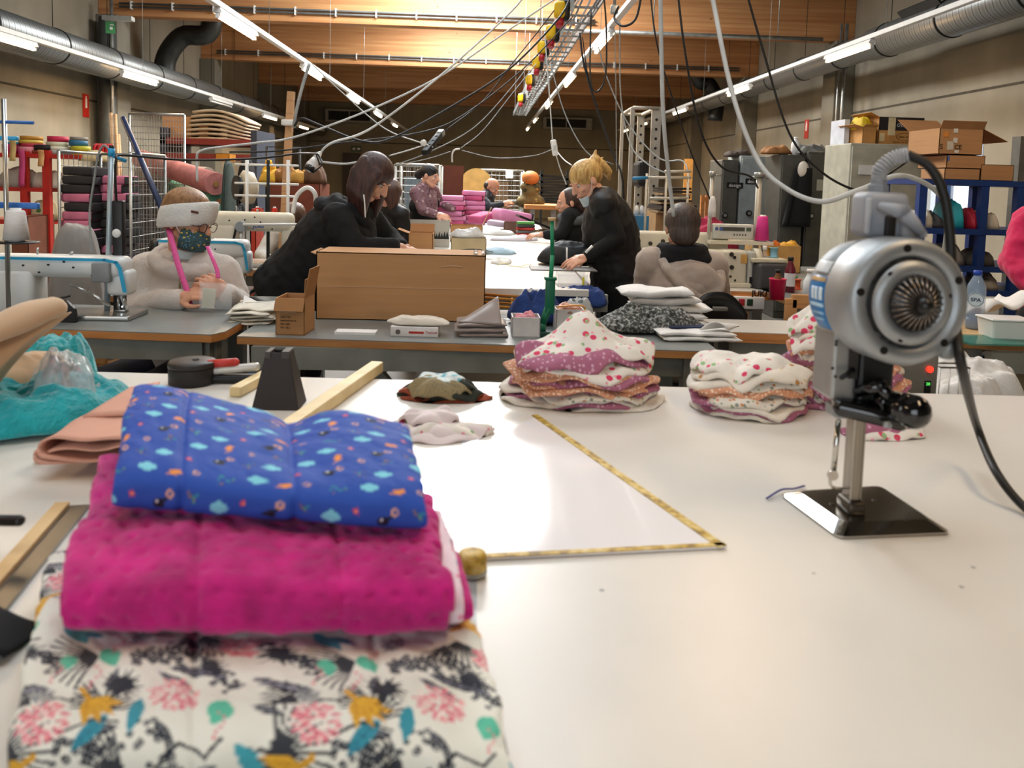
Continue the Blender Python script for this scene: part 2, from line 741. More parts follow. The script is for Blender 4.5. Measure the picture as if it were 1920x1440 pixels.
# conduits clipped along the near faces of the beams
for i, Y in enumerate((14.5, 19.6)):
    t = thing('conduit_run', 'grey conduit clipped in white brackets along the %s timber beam' % ('first' if i == 0 else 'second'), 'conduit',
              (0, Y, 4.35), group='beam conduits')
    for dz in (0, .06):
        MB().cyl((XL + .4, -.05, dz), (XR - .5 if i else 2.0, -.05, dz), .019, n=8).build('conduit', mat('conduit_grey', '6d7172', .5), t)
    for k in range(12 if i == 0 else 16):
        x = XL + .6 + k * (.73 if i == 0 else .8)
        MB().bb((x, -.08, -.04), (x + .022, 0, .105)).build('bracket', M_white, t)
o = tag(MB().cyl((1.0, 13.6, 4.05), (5.9, 13.6, 4.05), .035, n=8).build('pipe', M_galv), 'grey pipe hung on rods beneath the first timber beam', 'pipe')
for x in (2.9, 5.1):
    MB().cyl((x, 13.6, 4.05), (x, 13.6, 5.45), .01, n=6).wb('hanger_rod', M_galv, o)

# the window in the wall, blue frame, bright outside
mb = MB()
for z in (WZ0, WZ1 - .06):
    mb.bb((XR + .03, WY0, z), (XR + .12, WY1, z + .06))
for y in (WY0, 11.3, WY1 - .06):
    mb.bb((XR + .03, y, WZ0), (XR + .12, y + .06, WZ1))
fr = struct(mb, 'window_1', mat('blue_frame', '1f4f86', .4))
MB().bb((XR + .07, WY0 + .06, .96), (XR + .08, WY1 - .06, WZ1 - .06)).wb('pane', mat('window_glass', 'dfe8ee', .05, var=0, alpha=.25), fr)
MB().bb((XR - .01, WY1 + .01, .9), (XR + .1, WY1 + .11, WZ1)).wb('wooden_lining', mat('reddish_lining', '8a4a2a', .5), fr)
# backdrop beyond the window, the outside daylight put into its own glow
struct(MB().bb((XR + 3.0, 4, -.1), (XR + 3.1, 16, 4)), 'wall_outside', mat('yard_wall', 'c9d2d8', .9, emit='dfe9f2', es=2.2))

# pipes on the walls
for X, Y, lab in ((XL + .42, 14.1, 'thin conduit running down beside the dark column on the shelf side of the hall'), (XR - .44, 13.9, 'pair of thin conduits running down the column above the cardboard boxes')):
    mb = MB().cyl((X, Y, 1.2), (X, Y, 4.4), .03, n=8)
    if X > 0:
        mb.cyl((X - .1, Y, 1.2), (X - .1, Y, 4.4), .02, n=8)
    solo(mb, 'wall_conduit', M_galv, lab, 'pipe')
solo(MB().cyl((XL + .3, 14.2, 0), (XL + .3, 14.2, 4.1), .14, n=16), 'downpipe', mat('down_pipe', '474a48', .5), 'dark grey downpipe standing against the first column', 'pipe')


# ------------------------------------------------------------------ ducts
def duct(name_label, X, Z, r, y0, y1, straps, bottom=0.0, small=None):
    t = thing('ventilation_duct', name_label, 'air duct', (X, y0, Z), group=None)
    k = NT('spiral_duct' + str(X))
    w = k.n('ShaderNodeTexWave', wave_type='BANDS', bands_direction='Y')
    w.inputs['Scale'].default_value = 2.6
    k.l(k.coord((1, 1, 1)), w.inputs[0])
    c = k.ramp(w.outputs['Fac'], [(0.0, lin('55585a')), (0.12, lin('8e9190')), (1, lin('7c7f7e'))])
    k.l(c, k.b.inputs['Base Color'])
    k.b.inputs['Metallic'].default_value = 0.7
    k.b.inputs['Roughness'].default_value = 0.42
    prof = [(r, 0), (r, y1 - y0)]
    if small:
        prof = [(r, 0), (r, small[0] - y0), (small[1], small[0] - y0 + .25), (small[1], y1 - y0)]
    MB().lathe(prof, axis=(0, 1, 0), n=36).build('duct_pipe', k.m, t)
    for s in straps:
        rr = r if not small or s < small[0] else small[1]
        mb = MB().lathe([(rr + .004, -.012), (rr + .012, -.012), (rr + .012, .012), (rr + .004, .012)], c=(0, s - y0, 0), axis=(0, 1, 0), n=36)
        mb.cyl((0, s - y0, rr), (0, s - y0, ZC - Z), .006, n=6)
        mb.build('hanging_strap', M_black, t)
    return t


d1 = duct('long galvanised spiral duct beside the shelf wall, hung on black straps', -6.18, 3.16, .25, 4, 29.8, [5.0 + 1.62 * k for k in range(15)])
d2 = duct('long galvanised spiral duct above the lockers, hung on black straps', 5.85, 3.62, .24, 4, 29.8, [5.2 + 1.5 * k for k in range(16)], small=(11.6, .2))
MB().box((-.19, 10.1 - 4, .17), (.03, .9, .2), (0, -.75, 0)).build('air_grille', mat('grille_dark', '2b2d2e', .5), d2)
# branch ducts up through the roof
for X, Y, side in ((-6.5, 16.2, 'shelf'), (6.2, 20.8, 'locker')):
    mb = MB().tube(spline([(X, Y, 3.2), (X + .02, Y, 3.7), (X + (.35 if X < 0 else -.2), Y, 4.15), (X + (.9 if X < 0 else -.5), Y, 4.3), (X + (.95 if X < 0 else -.6), Y, 5.4)], 6), .2, 16)
    solo(mb, 'branch_duct', mat('dark_duct', '3c3f3f', .45, .6), 'dark bent branch duct rising to the roof on the %s side' % side, 'air duct')

# ------------------------------------------------------------------ lighting rails and lamps
M_tube = mat('lit_tube', 'ffffff', .3, var=0, emit='ffcf9a', es=28.0)
RAILS = [
    (-5.7, 2.94, [(6, 78), (262, 148), (506, 219), (569, 238)], [(415, 194)], 'beside the shelf wall', 4.5),
    (-2.75, 3.05, [(445, 47), (585, 136), (663, 184), (709, 211), (740, 231)], [], 'over the seated woman', 5.2),
    (1.5, 3.23, [(1131, 78), (1068, 154), (1029, 196), (1004, 222), (990, 240)], [], 'beside the cable tray', 5.4),
    (4.85, 3.27, [(1590, 100), (1385, 171), (1275, 207), (1206, 232), (1156, 247)], [], 'over the lockers', 4.5),
]
KIND = ['nearest', 'second', 'third', 'fourth', 'last']
WARM = (1.0, 0.74, 0.47)
for ri, (X, Z, lit, unlit, where, ystart) in enumerate(RAILS):
    t = thing('lighting_rail', 'long white lighting rail %s, hung from the roof on wires' % where, 'light rail', (X, ystart, Z + .06))
    L = 28.0 - ystart
    MB().bb((-.035, 0, 0), (.035, L, .06)).build('rail', M_white, t, bevel=.006)
    k = 0
    y = 1.0
    while y < L:
        MB().cyl((0, y, .06), (0, y, ZC - Z - .06), .004, n=5).build('wire', M_galv, t)
        y += 3.9
    base = None
    allY = []
    for j, (px, py) in enumerate(lit + unlit):
        Y = PW(px, py, X).y
        if ri == 3 and j == 4:
            Y = 26.6
        f = thing('batten_lamp', '%s batten lamp along the rail %s' % (['first', 'second', 'third', 'fourth', 'fifth'][j] + (' lit' if j < len(lit) else ', unlit,'), where),
                  'lamp', (X, Y, Z), group='batten lamps on the rails')
        MB().prism([(-.05, 0), (.05, 0), (.03, .055), (-.03, .055)], -.65, .65, M=Matrix(((1, 0, 0), (0, 0, -1), (0, 1, 0)))).build('housing', M_white, f)
        MB().cyl((0, -.6, -.03), (0, .6, -.03), .02, n=10).build('lamp_tube', M_tube if j < len(lit) else M_white, f)
        for e in (-.63, .63):
            MB().bb((-.02, e - .02, -.05), (.02, e + .02, .005)).build('lamp_holder', M_white, f)
        if j < len(lit):
            area_light('lamp_glow', (0, 0, -.06), (.14, 1.2), 32 if Y < 22 else 20, WARM, parent=f)
# the same rails carry on over the camera, their lamps light the cutting table
for ri, (X, Z, lit, unlit, where, ystart) in enumerate(RAILS):
    for Y in ((0.6,) if ri in (0, 3) else (0.4, 4.4)):
        if ri in (0, 3):
            Y = 3.5
        Yp = Y
        if proj((X, Y + .7, Z))[1] > -40:
            Yp = 1.0
        f = thing('batten_lamp', 'batten lamp hung over the cutting table beyond the picture edge', 'lamp', (X, Yp, Z), group='batten lamps outside the view')
        MB().cyl((0, -.6, -.03), (0, .6, -.03), .02, n=10).build('lamp_tube', M_tube, f)
        MB().bb((-.05, -.65, 0), (.05, .65, .055)).build('housing', M_white, f)
        area_light('lamp_glow', (0, 0, -.06), (.14, 1.2), 15, WARM, parent=f)

# ------------------------------------------------------------------ wall signs and units
SX = Matrix(((0, 0, 1), (1, 0, 0), (0, 1, 0)))    # text facing +X (on the left wall)
SXm = Matrix(((0, 0, -1), (-1, 0, 0), (0, 1, 0)))  # facing -X
SY = Matrix(((1, 0, 0), (0, 0, -1), (0, 1, 0)))   # facing -Y (towards the camera)
M_red = mat('sign_red', 'b5281c', .5)


def fire_sign(px, py, X, M, lab):
    p = PW(px, py, X)
    t = thing('fire_sign', lab, 'sign', (X, p.y, p.z - .2), group='red fire signs')
    MB().box((.008 if X < 0 else -.008, 0, .2), (.012, .2, .4)).build('sign_plate', M_red, t)
    sg = 1 if X < 0 else -1
    mb = MB().box((sg * .017, 0, .24), (.005, .06, .16)).box((sg * .017, .0, .34), (.005, .03, .05))
    mb.build('extinguisher_mark', M_white, t)


fire_sign(160, 198, XL, SX, 'small red fire extinguisher sign on the wall above the tape rolls')
fire_sign(1513, 242, XR, SXm, 'small red fire extinguisher sign on the wall above the dark lockers')
# exit sign hanging near the first left column
p = P(207, 47, 12.2)
t = thing('exit_sign', 'green running man exit sign under a grey emergency lamp by the duct', 'sign', p)
MB().box((.12, 0, .1), (.45, .12, .07)).build('lamp_housing', mat('lamp_grey', 'b5b7b2', .4), t, bevel=.01)
MB().box((0, 0, -.04), (.13, .015, .17), 0.35).build('sign_plate', mat('exit_green', '2f6b3a', .4, emit='3f8a50', es=.25), t)
MB().box((-.03, -.012, -.02), (.03, .004, .07), .35).box((0.02, -.018, -.05), (.04, .004, .04), .35).box((.03, -.02, 0), (.05, .004, .02), .35).build('running_man', M_white, t)
p = P(668, 279, 30.1)
t = thing('exit_sign', 'small exit sign high over the door in the far wall', 'sign', (p.x, 30.13, p.z))
MB().box((0, 0, 0), (.4, .03, .22)).build('sign_plate', mat('exit_dark', '3d4a30', .4), t)
MB().box((-.09, -.02, 0), (.1, .01, .08)).box((.09, -.02, 0), (.1, .01, .08)).build('pictogram', M_white, t)
MB().box((0, 0, .28), (.38, .04, .1)).build('lamp_housing', mat('lamp_grey', 'b5b7b2', .4), t)
for (x0, y0, x1, y1, lab) in ((608, 206, 706, 228, 'wide grey ventilation unit on the far wall behind the lamp row'), (1018, 221, 1112, 241, 'wide grey ventilation unit on the far wall beside the cable tray')):
    lo, hi = pxbox(x0, y0, x1, y1, 29.6, .5)
    t = thing('ventilation_unit', lab, 'air unit', ((lo[0] + hi[0]) / 2, 29.94, lo[2]), group='air units on the far wall')
    w, h = hi[0] - lo[0], hi[2] - lo[2]
    MB().box((0, 0, h / 2), (w, .5, h)).build('casing', mat('unit_casing', '9a9484', .5), t, bevel=.02)
    MB().box((-.03 * w, -.25, h / 2), (w * .8, .02, h * .68)).build('grille', M_dark, t)
    MB().box((-.03 * w, -.27, h / 2), (.04, .02, h * .68)).build('mullion', mat('unit_casing', '9a9484'), t)
lo, hi = pxbox(642, 287, 676, 352, 30.1, .06, 0)
d = struct(MB().bb(lo, hi), 'door_1', mat('door_brown', '3a2c1e', .5))
MB().bb((hi[0] - .12, lo[1] - .05, 1.0), (hi[0] - .06, lo[1], 1.15)).wb('handle', M_galv, d)

# ------------------------------------------------------------------ printed patterns (rasterised in numpy, stored on the vertices)
class Tile:
    def __init__(self, n, base):
        self.n = n
        self.a = np.zeros((n, n, 3)) + np.array(lin(base)[:3])

    def _put(self, mask, xs, ys, col):
        c = np.array(lin(col)[:3])
        jj, ii = np.nonzero(mask)
        self.a[ys[jj, ii] % self.n, xs[jj, ii] % self.n] = c

    def region(self, x0, y0, x1, y1):
        n = self.n
        xs, ys = np.meshgrid(np.arange(int(x0 * n) - 1, int(x1 * n) + 2), np.arange(int(y0 * n) - 1, int(y1 * n) + 2))
        return xs, ys, xs / n, ys / n

    def disc(self, x, y, r, col, ry=None, r0=0):
        ry = ry or r
        xs, ys, u, v = self.region(x - r, y - ry, x + r, y + ry)
        d = ((u - x) / r) ** 2 + ((v - y) / ry) ** 2
        self._put((d < 1) & (d >= (r0 / r) ** 2), xs, ys, col)

    def poly(self, pts, col):
        px = [p[0] for p in pts]
        py = [p[1] for p in pts]
        xs, ys, u, v = self.region(min(px), min(py), max(px), max(py))
        m = np.zeros(u.shape, bool)
        k = len(pts)
        for i in range(k):
            x0, y0 = pts[i]
            x1, y1 = pts[(i + 1) % k]
            if y0 == y1:
                continue
            c = ((y0 > v) != (y1 > v)) & (u < (x1 - x0) * (v - y0) / (y1 - y0) + x0)
            m ^= c
        self._put(m, xs, ys, col)

    def line(self, pts, w, col, taper=False):
        for i in range(len(pts) - 1):
            (x0, y0), (x1, y1) = pts[i], pts[i + 1]
            xs, ys, u, v = self.region(min(x0, x1) - w, min(y0, y1) - w, max(x0, x1) + w, max(y0, y1) + w)
            dx, dy = x1 - x0, y1 - y0
            t = np.clip(((u - x0) * dx + (v - y0) * dy) / max(dx * dx + dy * dy, 1e-9), 0, 1)
            d = np.hypot(u - x0 - t * dx, v - y0 - t * dy)
            ww = w * (1 - 0.7 * t) if taper else w
            self._put(d < ww, xs, ys, col)

    def sample(self, U, V):
        n = self.n
        return self.a[(np.floor(V * n).astype(int)) % n, (np.floor(U * n).astype(int)) % n]


def star(x, y, r0, r1, k, a0=0.0):
    return [(x + (r1 if i % 2 else r0) * math.cos(a0 + math.pi * i / k), y + (r1 if i % 2 else r0) * math.sin(a0 + math.pi * i / k)) for i in range(2 * k)]


def blue_print():
    t = Tile(330, '1f4cae')
    rnd = random.Random(3)

    def cloud(x, y, s=1, c='7fd3e6'):
        for dx, dy, r in ((-.04, 0, .033), (0, -.02, .036), (.038, 0, .034), (0, .018, .038), (-.02, .012, .03)):
            t.disc(x + dx * s, y + dy * s, r * s, c)

    def bolt(x, y, s=1, a=0):
        pts = [(-.02, -.085), (.035, -.075), (.012, -.02), (.04, -.025), (-.025, .09), (-.005, .015), (-.038, .02)]
        ca, sa = math.cos(a), math.sin(a)
        t.poly([(x + s * (px * ca - py * sa), y + s * (px * sa + py * ca)) for px, py in pts], 'f59a3c')

    def bomb(x, y):
        t.line([(x, y), (x + .07, y - .05)], .012, '10162c')
        t.disc(x, y, .052, '0d1226')
        t.disc(x - .015, y - .02, .013, 'e8ecf4')
        ring(x + .1, y - .085)

    def ring(x, y):
        t.disc(x, y, .034, 'e8b08a', r0=.02)
        t.disc(x, y, .018, '3c4f9e', r0=.012)

    def flower(x, y):
        t.poly(star(x, y, .036, .018, 5, -1.5), 'e0405a')
        t.disc(x, y, .011, 'f7b27a')

    def sprinkles(x, y):
        for k in range(9):
            a, r = rnd.random() * 6.3, rnd.random() * .07
            t.disc(x + r * math.cos(a), y + r * math.sin(a), .013, rnd.choice(['2f8aa0', '5a5a6e', '2fa08c', '8b6a4a']), r0=.004)

    rows = ['cfbs', 'lrsc', 'bscf', 'scgr']
    fn = dict(c=lambda x, y: cloud(x, y, 1.12), f=flower, b=lambda x, y: bomb(x - .03, y + .02), s=sprinkles, l=lambda x, y: bolt(x, y, 1.05, .2), g=lambda x, y: bolt(x, y, 1.0, 1.1), r=ring)
    for j in range(4):
        for i in range(4):
            fn[rows[j][i]]((i + .5 + .25 * (j % 2) + .12 * math.sin(i * 5 + j)) / 4, (j + .5 + .12 * math.cos(i * 3 + j * 2)) / 4)
    return t


def jungle_print():
    t = Tile(620, 'e9eadf')
    rnd = random.Random(11)
    NV, GR = '1d2330', '4a4f58'

    def fan(x, y, a, r, k, spread, c='2a2f38', w=.0052):
        k = k // 2 + 1
        for i in range(k):
            b = a + spread * (i / (k - 1) - .5)
            t.line([(x, y), (x + r * math.cos(b), y + r * math.sin(b))], w, c)

    def spiky(x, y, r, k=15, c=NV):
        r *= 1.2
        for i in range(k):
            b = 2 * math.pi * i / k + rnd.random() * .2
            rr = r * (.75 + .3 * rnd.random())
            t.poly([(x + .3 * r * math.cos(b - .3), y + .3 * r * math.sin(b - .3)), (x + rr * math.cos(b), y + rr * math.sin(b)), (x + .3 * r * math.cos(b + .3), y + .3 * r * math.sin(b + .3))], c)
        t.disc(x, y, r * .42, c)

    def pom(x, y, r):
        for k in range(120):
            a, q = rnd.random() * 6.3, r * math.sqrt(rnd.random())
            t.line([(x + q * math.cos(a), y + q * math.sin(a)), (x + (q + .014) * math.cos(a), y + (q + .014) * math.sin(a))], .0062, rnd.choice(['e8909c', 'f0a8aa', 'd9707f', 'e8909c', 'f4e6de']))

    def leaf(x, y, a, L, w, c, veins=None):
        pts = []
        for i in range(13):
            s = i / 12
            pts.append((s, w * math.sin(math.pi * s ** .8)))
        pts += [(s, -q) for s, q in pts[::-1]]
        ca, sa = math.cos(a), math.sin(a)
        t.poly([(x + L * (s * ca - q * sa), y + L * (s * sa + q * ca)) for s, q in pts], c)
        if veins:
            t.line([(x, y), (x + L * ca, y + L * sa)], .003, veins)
            for s in (.25, .45, .65):
                for sg in (-1, 1):
                    t.line([(x + L * s * ca, y + L * s * sa), (x + L * ((s + .15) * ca - sg * w * .6 * sa), y + L * ((s + .15) * sa + sg * w * .6 * ca))], .002, veins)

    def leopard(x0, y0, x1, y1, w):
        for k in range(60):
            s, q = rnd.random(), rnd.gauss(0, 1) * w * .5
            dx, dy = x1 - x0, y1 - y0
            L = math.hypot(dx, dy)
            cx, cy = x0 + s * dx - q * dy / L, y0 + s * dy + q * dx / L
            t.disc(cx, cy, .013, '2a2f3a')
            t.disc(cx, cy, .0045, 'c9ccc8')

    def bananas(x, y, a):
        for k in range(4):
            b = a + (k - 1.5) * .42
            leaf(x, y, b, .15, .16, 'e2ae2b', 'c98f1c')
        t.line([(x - .05 * math.cos(a), y - .05 * math.sin(a)), (x, y)], .012, 'd79f22')

    def stem(pts, w=.006):
        t.line(pts, w, NV)

    def outline_leaf(x, y, a, k=5, r=.09):
        for i in range(k):
            b = a + (i - k / 2) * .5
            leaf(x, y, b, r, .2, '8d9296')
            leaf(x + .006, y, b, r * .85, .13, 'dfe1d8', GR)

    for q in range(5):
        fan(rnd.random(), rnd.random(), rnd.random() * 6, .13, 13, 1.3)
    for q in range(6):
        leaf(rnd.random(), rnd.random(), rnd.random() * 6, .13, .16, NV, '8a8f98')
    leopard(.05, .12, .30, .30, .06)
    leopard(.30, .70, .55, .78, .06)
    leopard(.55, .28, .75, .22, .05)
    leopard(.62, .60, .80, .95, .07)
    leopard(.78, .20, .95, .42, .05)
    fan(.42, .25, 2.9, .2, 22, 1.9)
    fan(.10, .72, -.6, .2, 20, 2.0)
    fan(.85, .05, 1.4, .18, 20, 1.8)
    fan(.55, .80, 3.6, .17, 18, 1.6)
    leaf(.02, .36, .5, .20, .12, NV, 'aab')
    leaf(.05, .40, .2, .22, .12, NV, 'aab')
    leaf(.66, .33, .7, .20, .12, NV, 'aab')
    leaf(.70, .30, .3, .24, .11, NV, '889')
    leaf(.28, .02, 1.0, .18, .22, '2f94a8')
    leaf(.30, .05, .5, .16, .2, '2a8fa6')
    leaf(.48, .58, 2.3, .2, .16, '2a8fa6', '1d6f86')
    leaf(.60, .50, 1.8, .18, .16, '2f94a8')
    leaf(.95, .70, .9, .17, .2, '3a9fb0')
    leaf(.45, .20, 1.2, .12, .35, '58c2a4')
    leaf(.30, .24, 1.4, .11, .35, '58c2a4')
    leaf(.92, .50, 2.0, .14, .35, '58c2a4')
    leaf(.08, .90, 1.0, .14, .3, '58c2a4')
    for x, y in ((.50, .16), (.42, .36), (.27, .34), (.89, .62)):
        for k in range(6):
            t.disc(x + .02 * math.sin(k), y + .022 * k - .05, .007, 'e27484')
    stem([(.10, .50), (.22, .47), (.34, .50), (.42, .44)])
    stem([(.30, .66), (.42, .60), (.52, .62)])
    stem([(.66, .78), (.74, .70), (.84, .74), (.90, .68)])
    stem([(.02, .12), (.10, .06), (.18, .10)])
    outline_leaf(.20, .50, -.4)
    outline_leaf(.80, .80, .8)
    outline_leaf(.36, .86, 2.2)
    outline_leaf(.62, .12, 4.0)
    bananas(.40, .48, 1.0)
    bananas(.88, .94, -.6)
    bananas(.18, .76, 2.6)
    spiky(.52, .42, .085, 17)
    spiky(.14, .20, .075, 15)
    spiky(.86, .30, .07, 15)
    spiky(.48, .96, .08, 17)
    pom(.24, .60, .085)
    pom(.72, .47, .085)
    pom(.64, .90, .075)
    pom(.97, .14, .07)
    return t


def minimal_print():
    t = Tile(200, 'f0dbe3')
    t.poly(star(.3, .3, .12, .07, 5), '2f6fa8')
    t.poly([(.7, .1), (.82, .1), (.82, .3), (.76, .36), (.7, .3)], '2f6fa8')
    t.poly(star(.75, .75, .1, .03, 5), 'e05a88')
    t.poly(star(.2, .8, .08, .03, 6), 'e05a88')
    return t


def quilt(name, c4, z0, Hf, m, tile=None, tsize=.1, parent=None, p=4.5, q=14, nx=150, ns=260, wob=.003, seams=(), dimple=0, seed=0, uoff=(0, 0), flat=None):
    """A folded padded blanket. c4: plan corners front-left, front-right, back-right, back-left; Hf(u, v): full thickness"""
    FL, FR, BR, BL = [Vector((c[0], c[1])) for c in c4]
    us = [0.5 - 0.5 * math.copysign(abs(math.cos(math.pi * i / (nx - 1))) ** .75, math.cos(math.pi * i / (nx - 1))) for i in range(nx)]
    # parameterise the section so that the vertices are evenly spread along its length
    th = np.linspace(0, 2 * math.pi, 4000)
    depth = ((BL - FL).length + (BR - FR).length) / 2
    width = (FR - FL).length
    Hm = Hf(.5, .5)
    yy = depth * .5 * np.sign(np.cos(th)) * np.abs(np.cos(th)) ** (2 / p)
    zz = Hm * .5 * np.sign(np.sin(th)) * np.abs(np.sin(th)) ** (2 / p)
    arc = np.concatenate([[0], np.cumsum(np.hypot(np.diff(yy), np.diff(zz)))])
    sk = np.interp(np.linspace(0, arc[-1], ns, endpoint=False), arc, th)
    vs, UV = [], []
    for j in range(ns):
        c, s = math.cos(sk[j]), math.sin(sk[j])
        v = .5 + .5 * math.copysign(abs(c) ** (2 / p), c)
        zf = .5 + .5 * math.copysign(abs(s) ** (2 / p), s)
        for i in range(nx):
            u = us[i]
            e = max(0.0, 1 - abs(2 * u - 1) ** q) ** (1 / q)
            h = Hf(u, v)
            base = FL.lerp(FR, u).lerp(BL.lerp(BR, u), v)
            z = z0 + h * .5 * (1 - e) + zf * h * e
            # arc length measured downwards from the middle of the top
            uu, vv = u * width, j / ns * arc[-1]
            d = 0.0
            for sx in seams:
                d -= .004 * math.exp(-((uu - sx) / .004) ** 2)
            if dimple:
                a, b = uu / dimple, vv / dimple
                b2 = b - round(b)
                a2 = (a + .5 * (round(b) % 2))
                a2 -= round(a2)
                d -= .0034 * (math.exp(-(a2 * a2 + b2 * b2) * 30))
            d += wob * fbm(uu * 9 + seed, vv * 9, seed) + wob * .6 * fbm(uu * 26, vv * 22 + seed, 3)
            outx = (u - .5) * 2 * (abs(2 * u - 1) ** 8)
            k = 1.0
            nx_, ny_, nz_ = outx, c * abs(c) ** 3, s
            vs.append((base.x + d * nx_, base.y + d * ny_, max(z + d * nz_, z0 - .002)))
            UV.append((uu, vv))
    mb = MB()
    mb.v = vs
    for j in range(ns):
        for i in range(nx - 1):
            mb.f.append((j * nx + i + 1, j * nx + i, ((j + 1) % ns) * nx + i, ((j + 1) % ns) * nx + i + 1))
    for i in (0, nx - 1):
        f = tuple(j * nx + i for j in range(ns))
        mb.f.append(f[::-1] if i else f)
    mb.s = [True] * len(mb.f)
    mb.mi = [0] * len(mb.f)
    o = mb.build(name, m, parent, world=parent is not None)
    if tile is not None:
        UV = np.array(UV)
        col = tile.sample((UV[:, 0] + uoff[0]) / tsize, (UV[:, 1] + uoff[1]) / tsize)
        rgba = np.ones((len(vs), 4), dtype=np.float32)
        rgba[:, :3] = col
        at = o.data.color_attributes.new('print', 'FLOAT_COLOR', 'POINT')
        at.data.foreach_set('color', rgba.ravel())
    return o


# ------------------------------------------------------------------ the cutting table
ZT = 0.90
k = NT('table_laminate')
v = k.voro(9.0, (1, 1, 1))
spk = k.ramp(v, [(0.0, (0, 0, 0, 1)), (0.018, (0, 0, 0, 1)), (0.04, (1, 1, 1, 1))])
base = k.ramp(k.noise(3.0, 5), [(0.3, lin('d9d5cc')), (0.7, lin('e3dfd7'))])
scr = k.ramp(k.voro(5.0, (6, .5, 1), 1.0, 'Distance'), [(0.0, (1, 1, 1, 1)), (0.012, (1, 1, 1, 1)), (0.03, (0, 0, 0, 1))])
c1 = k.mix(spk, lin('8d8a86'), base)
c1 = k.mix(scr, c1, lin('b9b4ab'))
k.l(c1, k.b.inputs['Base Color'])
k.b.inputs['Roughness'].default_value = 0.33
k.b.inputs['Specular IOR Level'].default_value = 0.42
M_lam = k.m
bl, bm, br = PZ(200, 697, ZT), PZ(905, 716, ZT), PZ(1925, 742, ZT)
mb = MB()
mb.prism([(-1.9, .15), (2.2, .15), (2.2, br.y - .01), (br.x, br.y), (bl.x, bl.y), (-1.9, bl.y + .03)], ZT - .03, ZT)
t = thing('cutting_table', 'large white laminate cutting table under the folded blankets and cutting machine', 'table', (0.1, 1.0, 0))
mb.wb('tabletop', M_lam, t, bevel=.004)
for x in (-1.7, .1, 2.0):
    for y in (.35, 1.75):
        MB().bb((x - .03, y - .03, 0), (x + .03, y + .03, ZT - .03)).wb('leg', mat('table_leg', '77776f', .5), t)
MB().bb((-1.85, .2, ZT - .11), (2.1, 1.86, ZT - .03)).wb('apron', mat('table_leg', '77776f', .5), t)
# grey inlay strips on the table
a, b = PZ(868, 820, ZT), PZ(895, 822, ZT)
a2, b2 = PZ(862, 905, ZT), PZ(890, 905, ZT)
for (q0, q1, q2, q3) in (((868, 815), (900, 817), (880, 960), (845, 960)), ((868, 1080), (894, 1078), (893, 1240), (880, 1240))):
    pts = [PZ(x, y, ZT) for x, y in (q0, q1, q2, q3)]
    MB().prism([(p.x, p.y) for p in pts][::-1], ZT + .0003, ZT + .0016).wb('joint_strip', mat('grey_strip', 'a3a8ac', .35), t)

# triangle template edged with gold tape
A, B, C = PZ(1008, 782, ZT), PZ(1362, 1030, ZT), PZ(885, 1054, ZT)
A2 = A
D = PZ(690, 960, ZT)
t = thing('cutting_template', 'clear triangular cutting template with gold tape along its edges on the white table', 'template', (A.x, B.y, ZT))
mb = MB().prism([(C.x, C.y), (B.x, B.y), (A.x, A.y), (D.x, D.y)], ZT + .0018, ZT + .0045)
mb.wb('acrylic_sheet', mat('clear_acrylic', 'f6f3f4', .12, var=.02, vs=4, coat=.3), t)
k = NT('gold_tape')
c = k.ramp(k.noise(60, 4), [(0.35, lin('8a6d23')), (0.5, lin('c9a63c')), (0.7, lin('e2cf93'))])
k.l(c, k.b.inputs['Base Color'])
k.b.inputs['Roughness'].default_value = .55
for p, q, w in ((A, B, .0075), (B, C, .005)):
    d = (q - p).normalized()
    nn = Vector((-d.y, d.x, 0)) * (1 if p is B else 1)
    s = -1 if p is A else -1
    quad = [p, q, q + nn * w * 2 * s, p + nn * w * 2 * s]
    pl = [(v.x, v.y) for v in quad]
    MB().prism(pl[::-1], ZT + .0047, ZT + .0062).wb('gold_tape', k.m, t)

# ------------------------------------------------------------------ three folded blankets
BOT, PNK, BLU = .966, 1.043, 1.06


def xy(v):
    return (v.x, v.y)


bq = [PZ(16, 1490, .915), PZ(972, 1512, .915), PZ(852, 1060, .95), PZ(92, 985, .98)]
t = thing('folded_blanket', 'folded padded blanket with jungle leaf print, lowest of the three', 'blanket', (bq[0].x + .22, .85, ZT))
jt = jungle_print()
M_pr = mat_attr('printed_cotton')
quilt('quilt', [xy(v) for v in bq], ZT + .002, lambda u, v: .066 + .006 * math.sin(u * 7 + 1) * v - .01 * abs(2 * u - 1) ** 3, M_pr, jt, .225, t,
      p=3.9, nx=400, ns=620, wob=.006, seed=3, seams=(.15, .31), uoff=(.03, .02))
pq = [PZ(112, 1212, .975), PZ(846, 1208, .975), PZ(806, 930, 1.03), PZ(196, 838, 1.03)]
t = thing('folded_blanket', 'folded magenta dimpled plush blanket, middle of the three', 'blanket', ((pq[0].x + pq[1].x) / 2, .9, BOT))
M_mag = mat('magenta_plush', 'c8127c', .9, var=.22, vs=22, bump=.5, bs=420, sheen=.25, bd=.003)
pqs = [xy(v) for v in pq]
quilt('quilt', pqs, BOT, lambda u, v: .079 - .004 * math.cos(u * 9), M_mag, None, 1, t, p=3.4, nx=200, ns=320, wob=.006, seed=9, seams=(.125, .26), dimple=.024)
fr, brr = Vector(pqs[1]), Vector(pqs[2])
lin_c = [(fr.x - .05, fr.y + .008), (fr.x + .012, fr.y + .012), (brr.x + .012, brr.y), (brr.x - .05, brr.y)]
quilt('lining_layer', lin_c, BOT + .012, lambda u, v: .044, M_pr, minimal_print(), .05, t, p=4, nx=50, ns=180, wob=.003, seed=4)
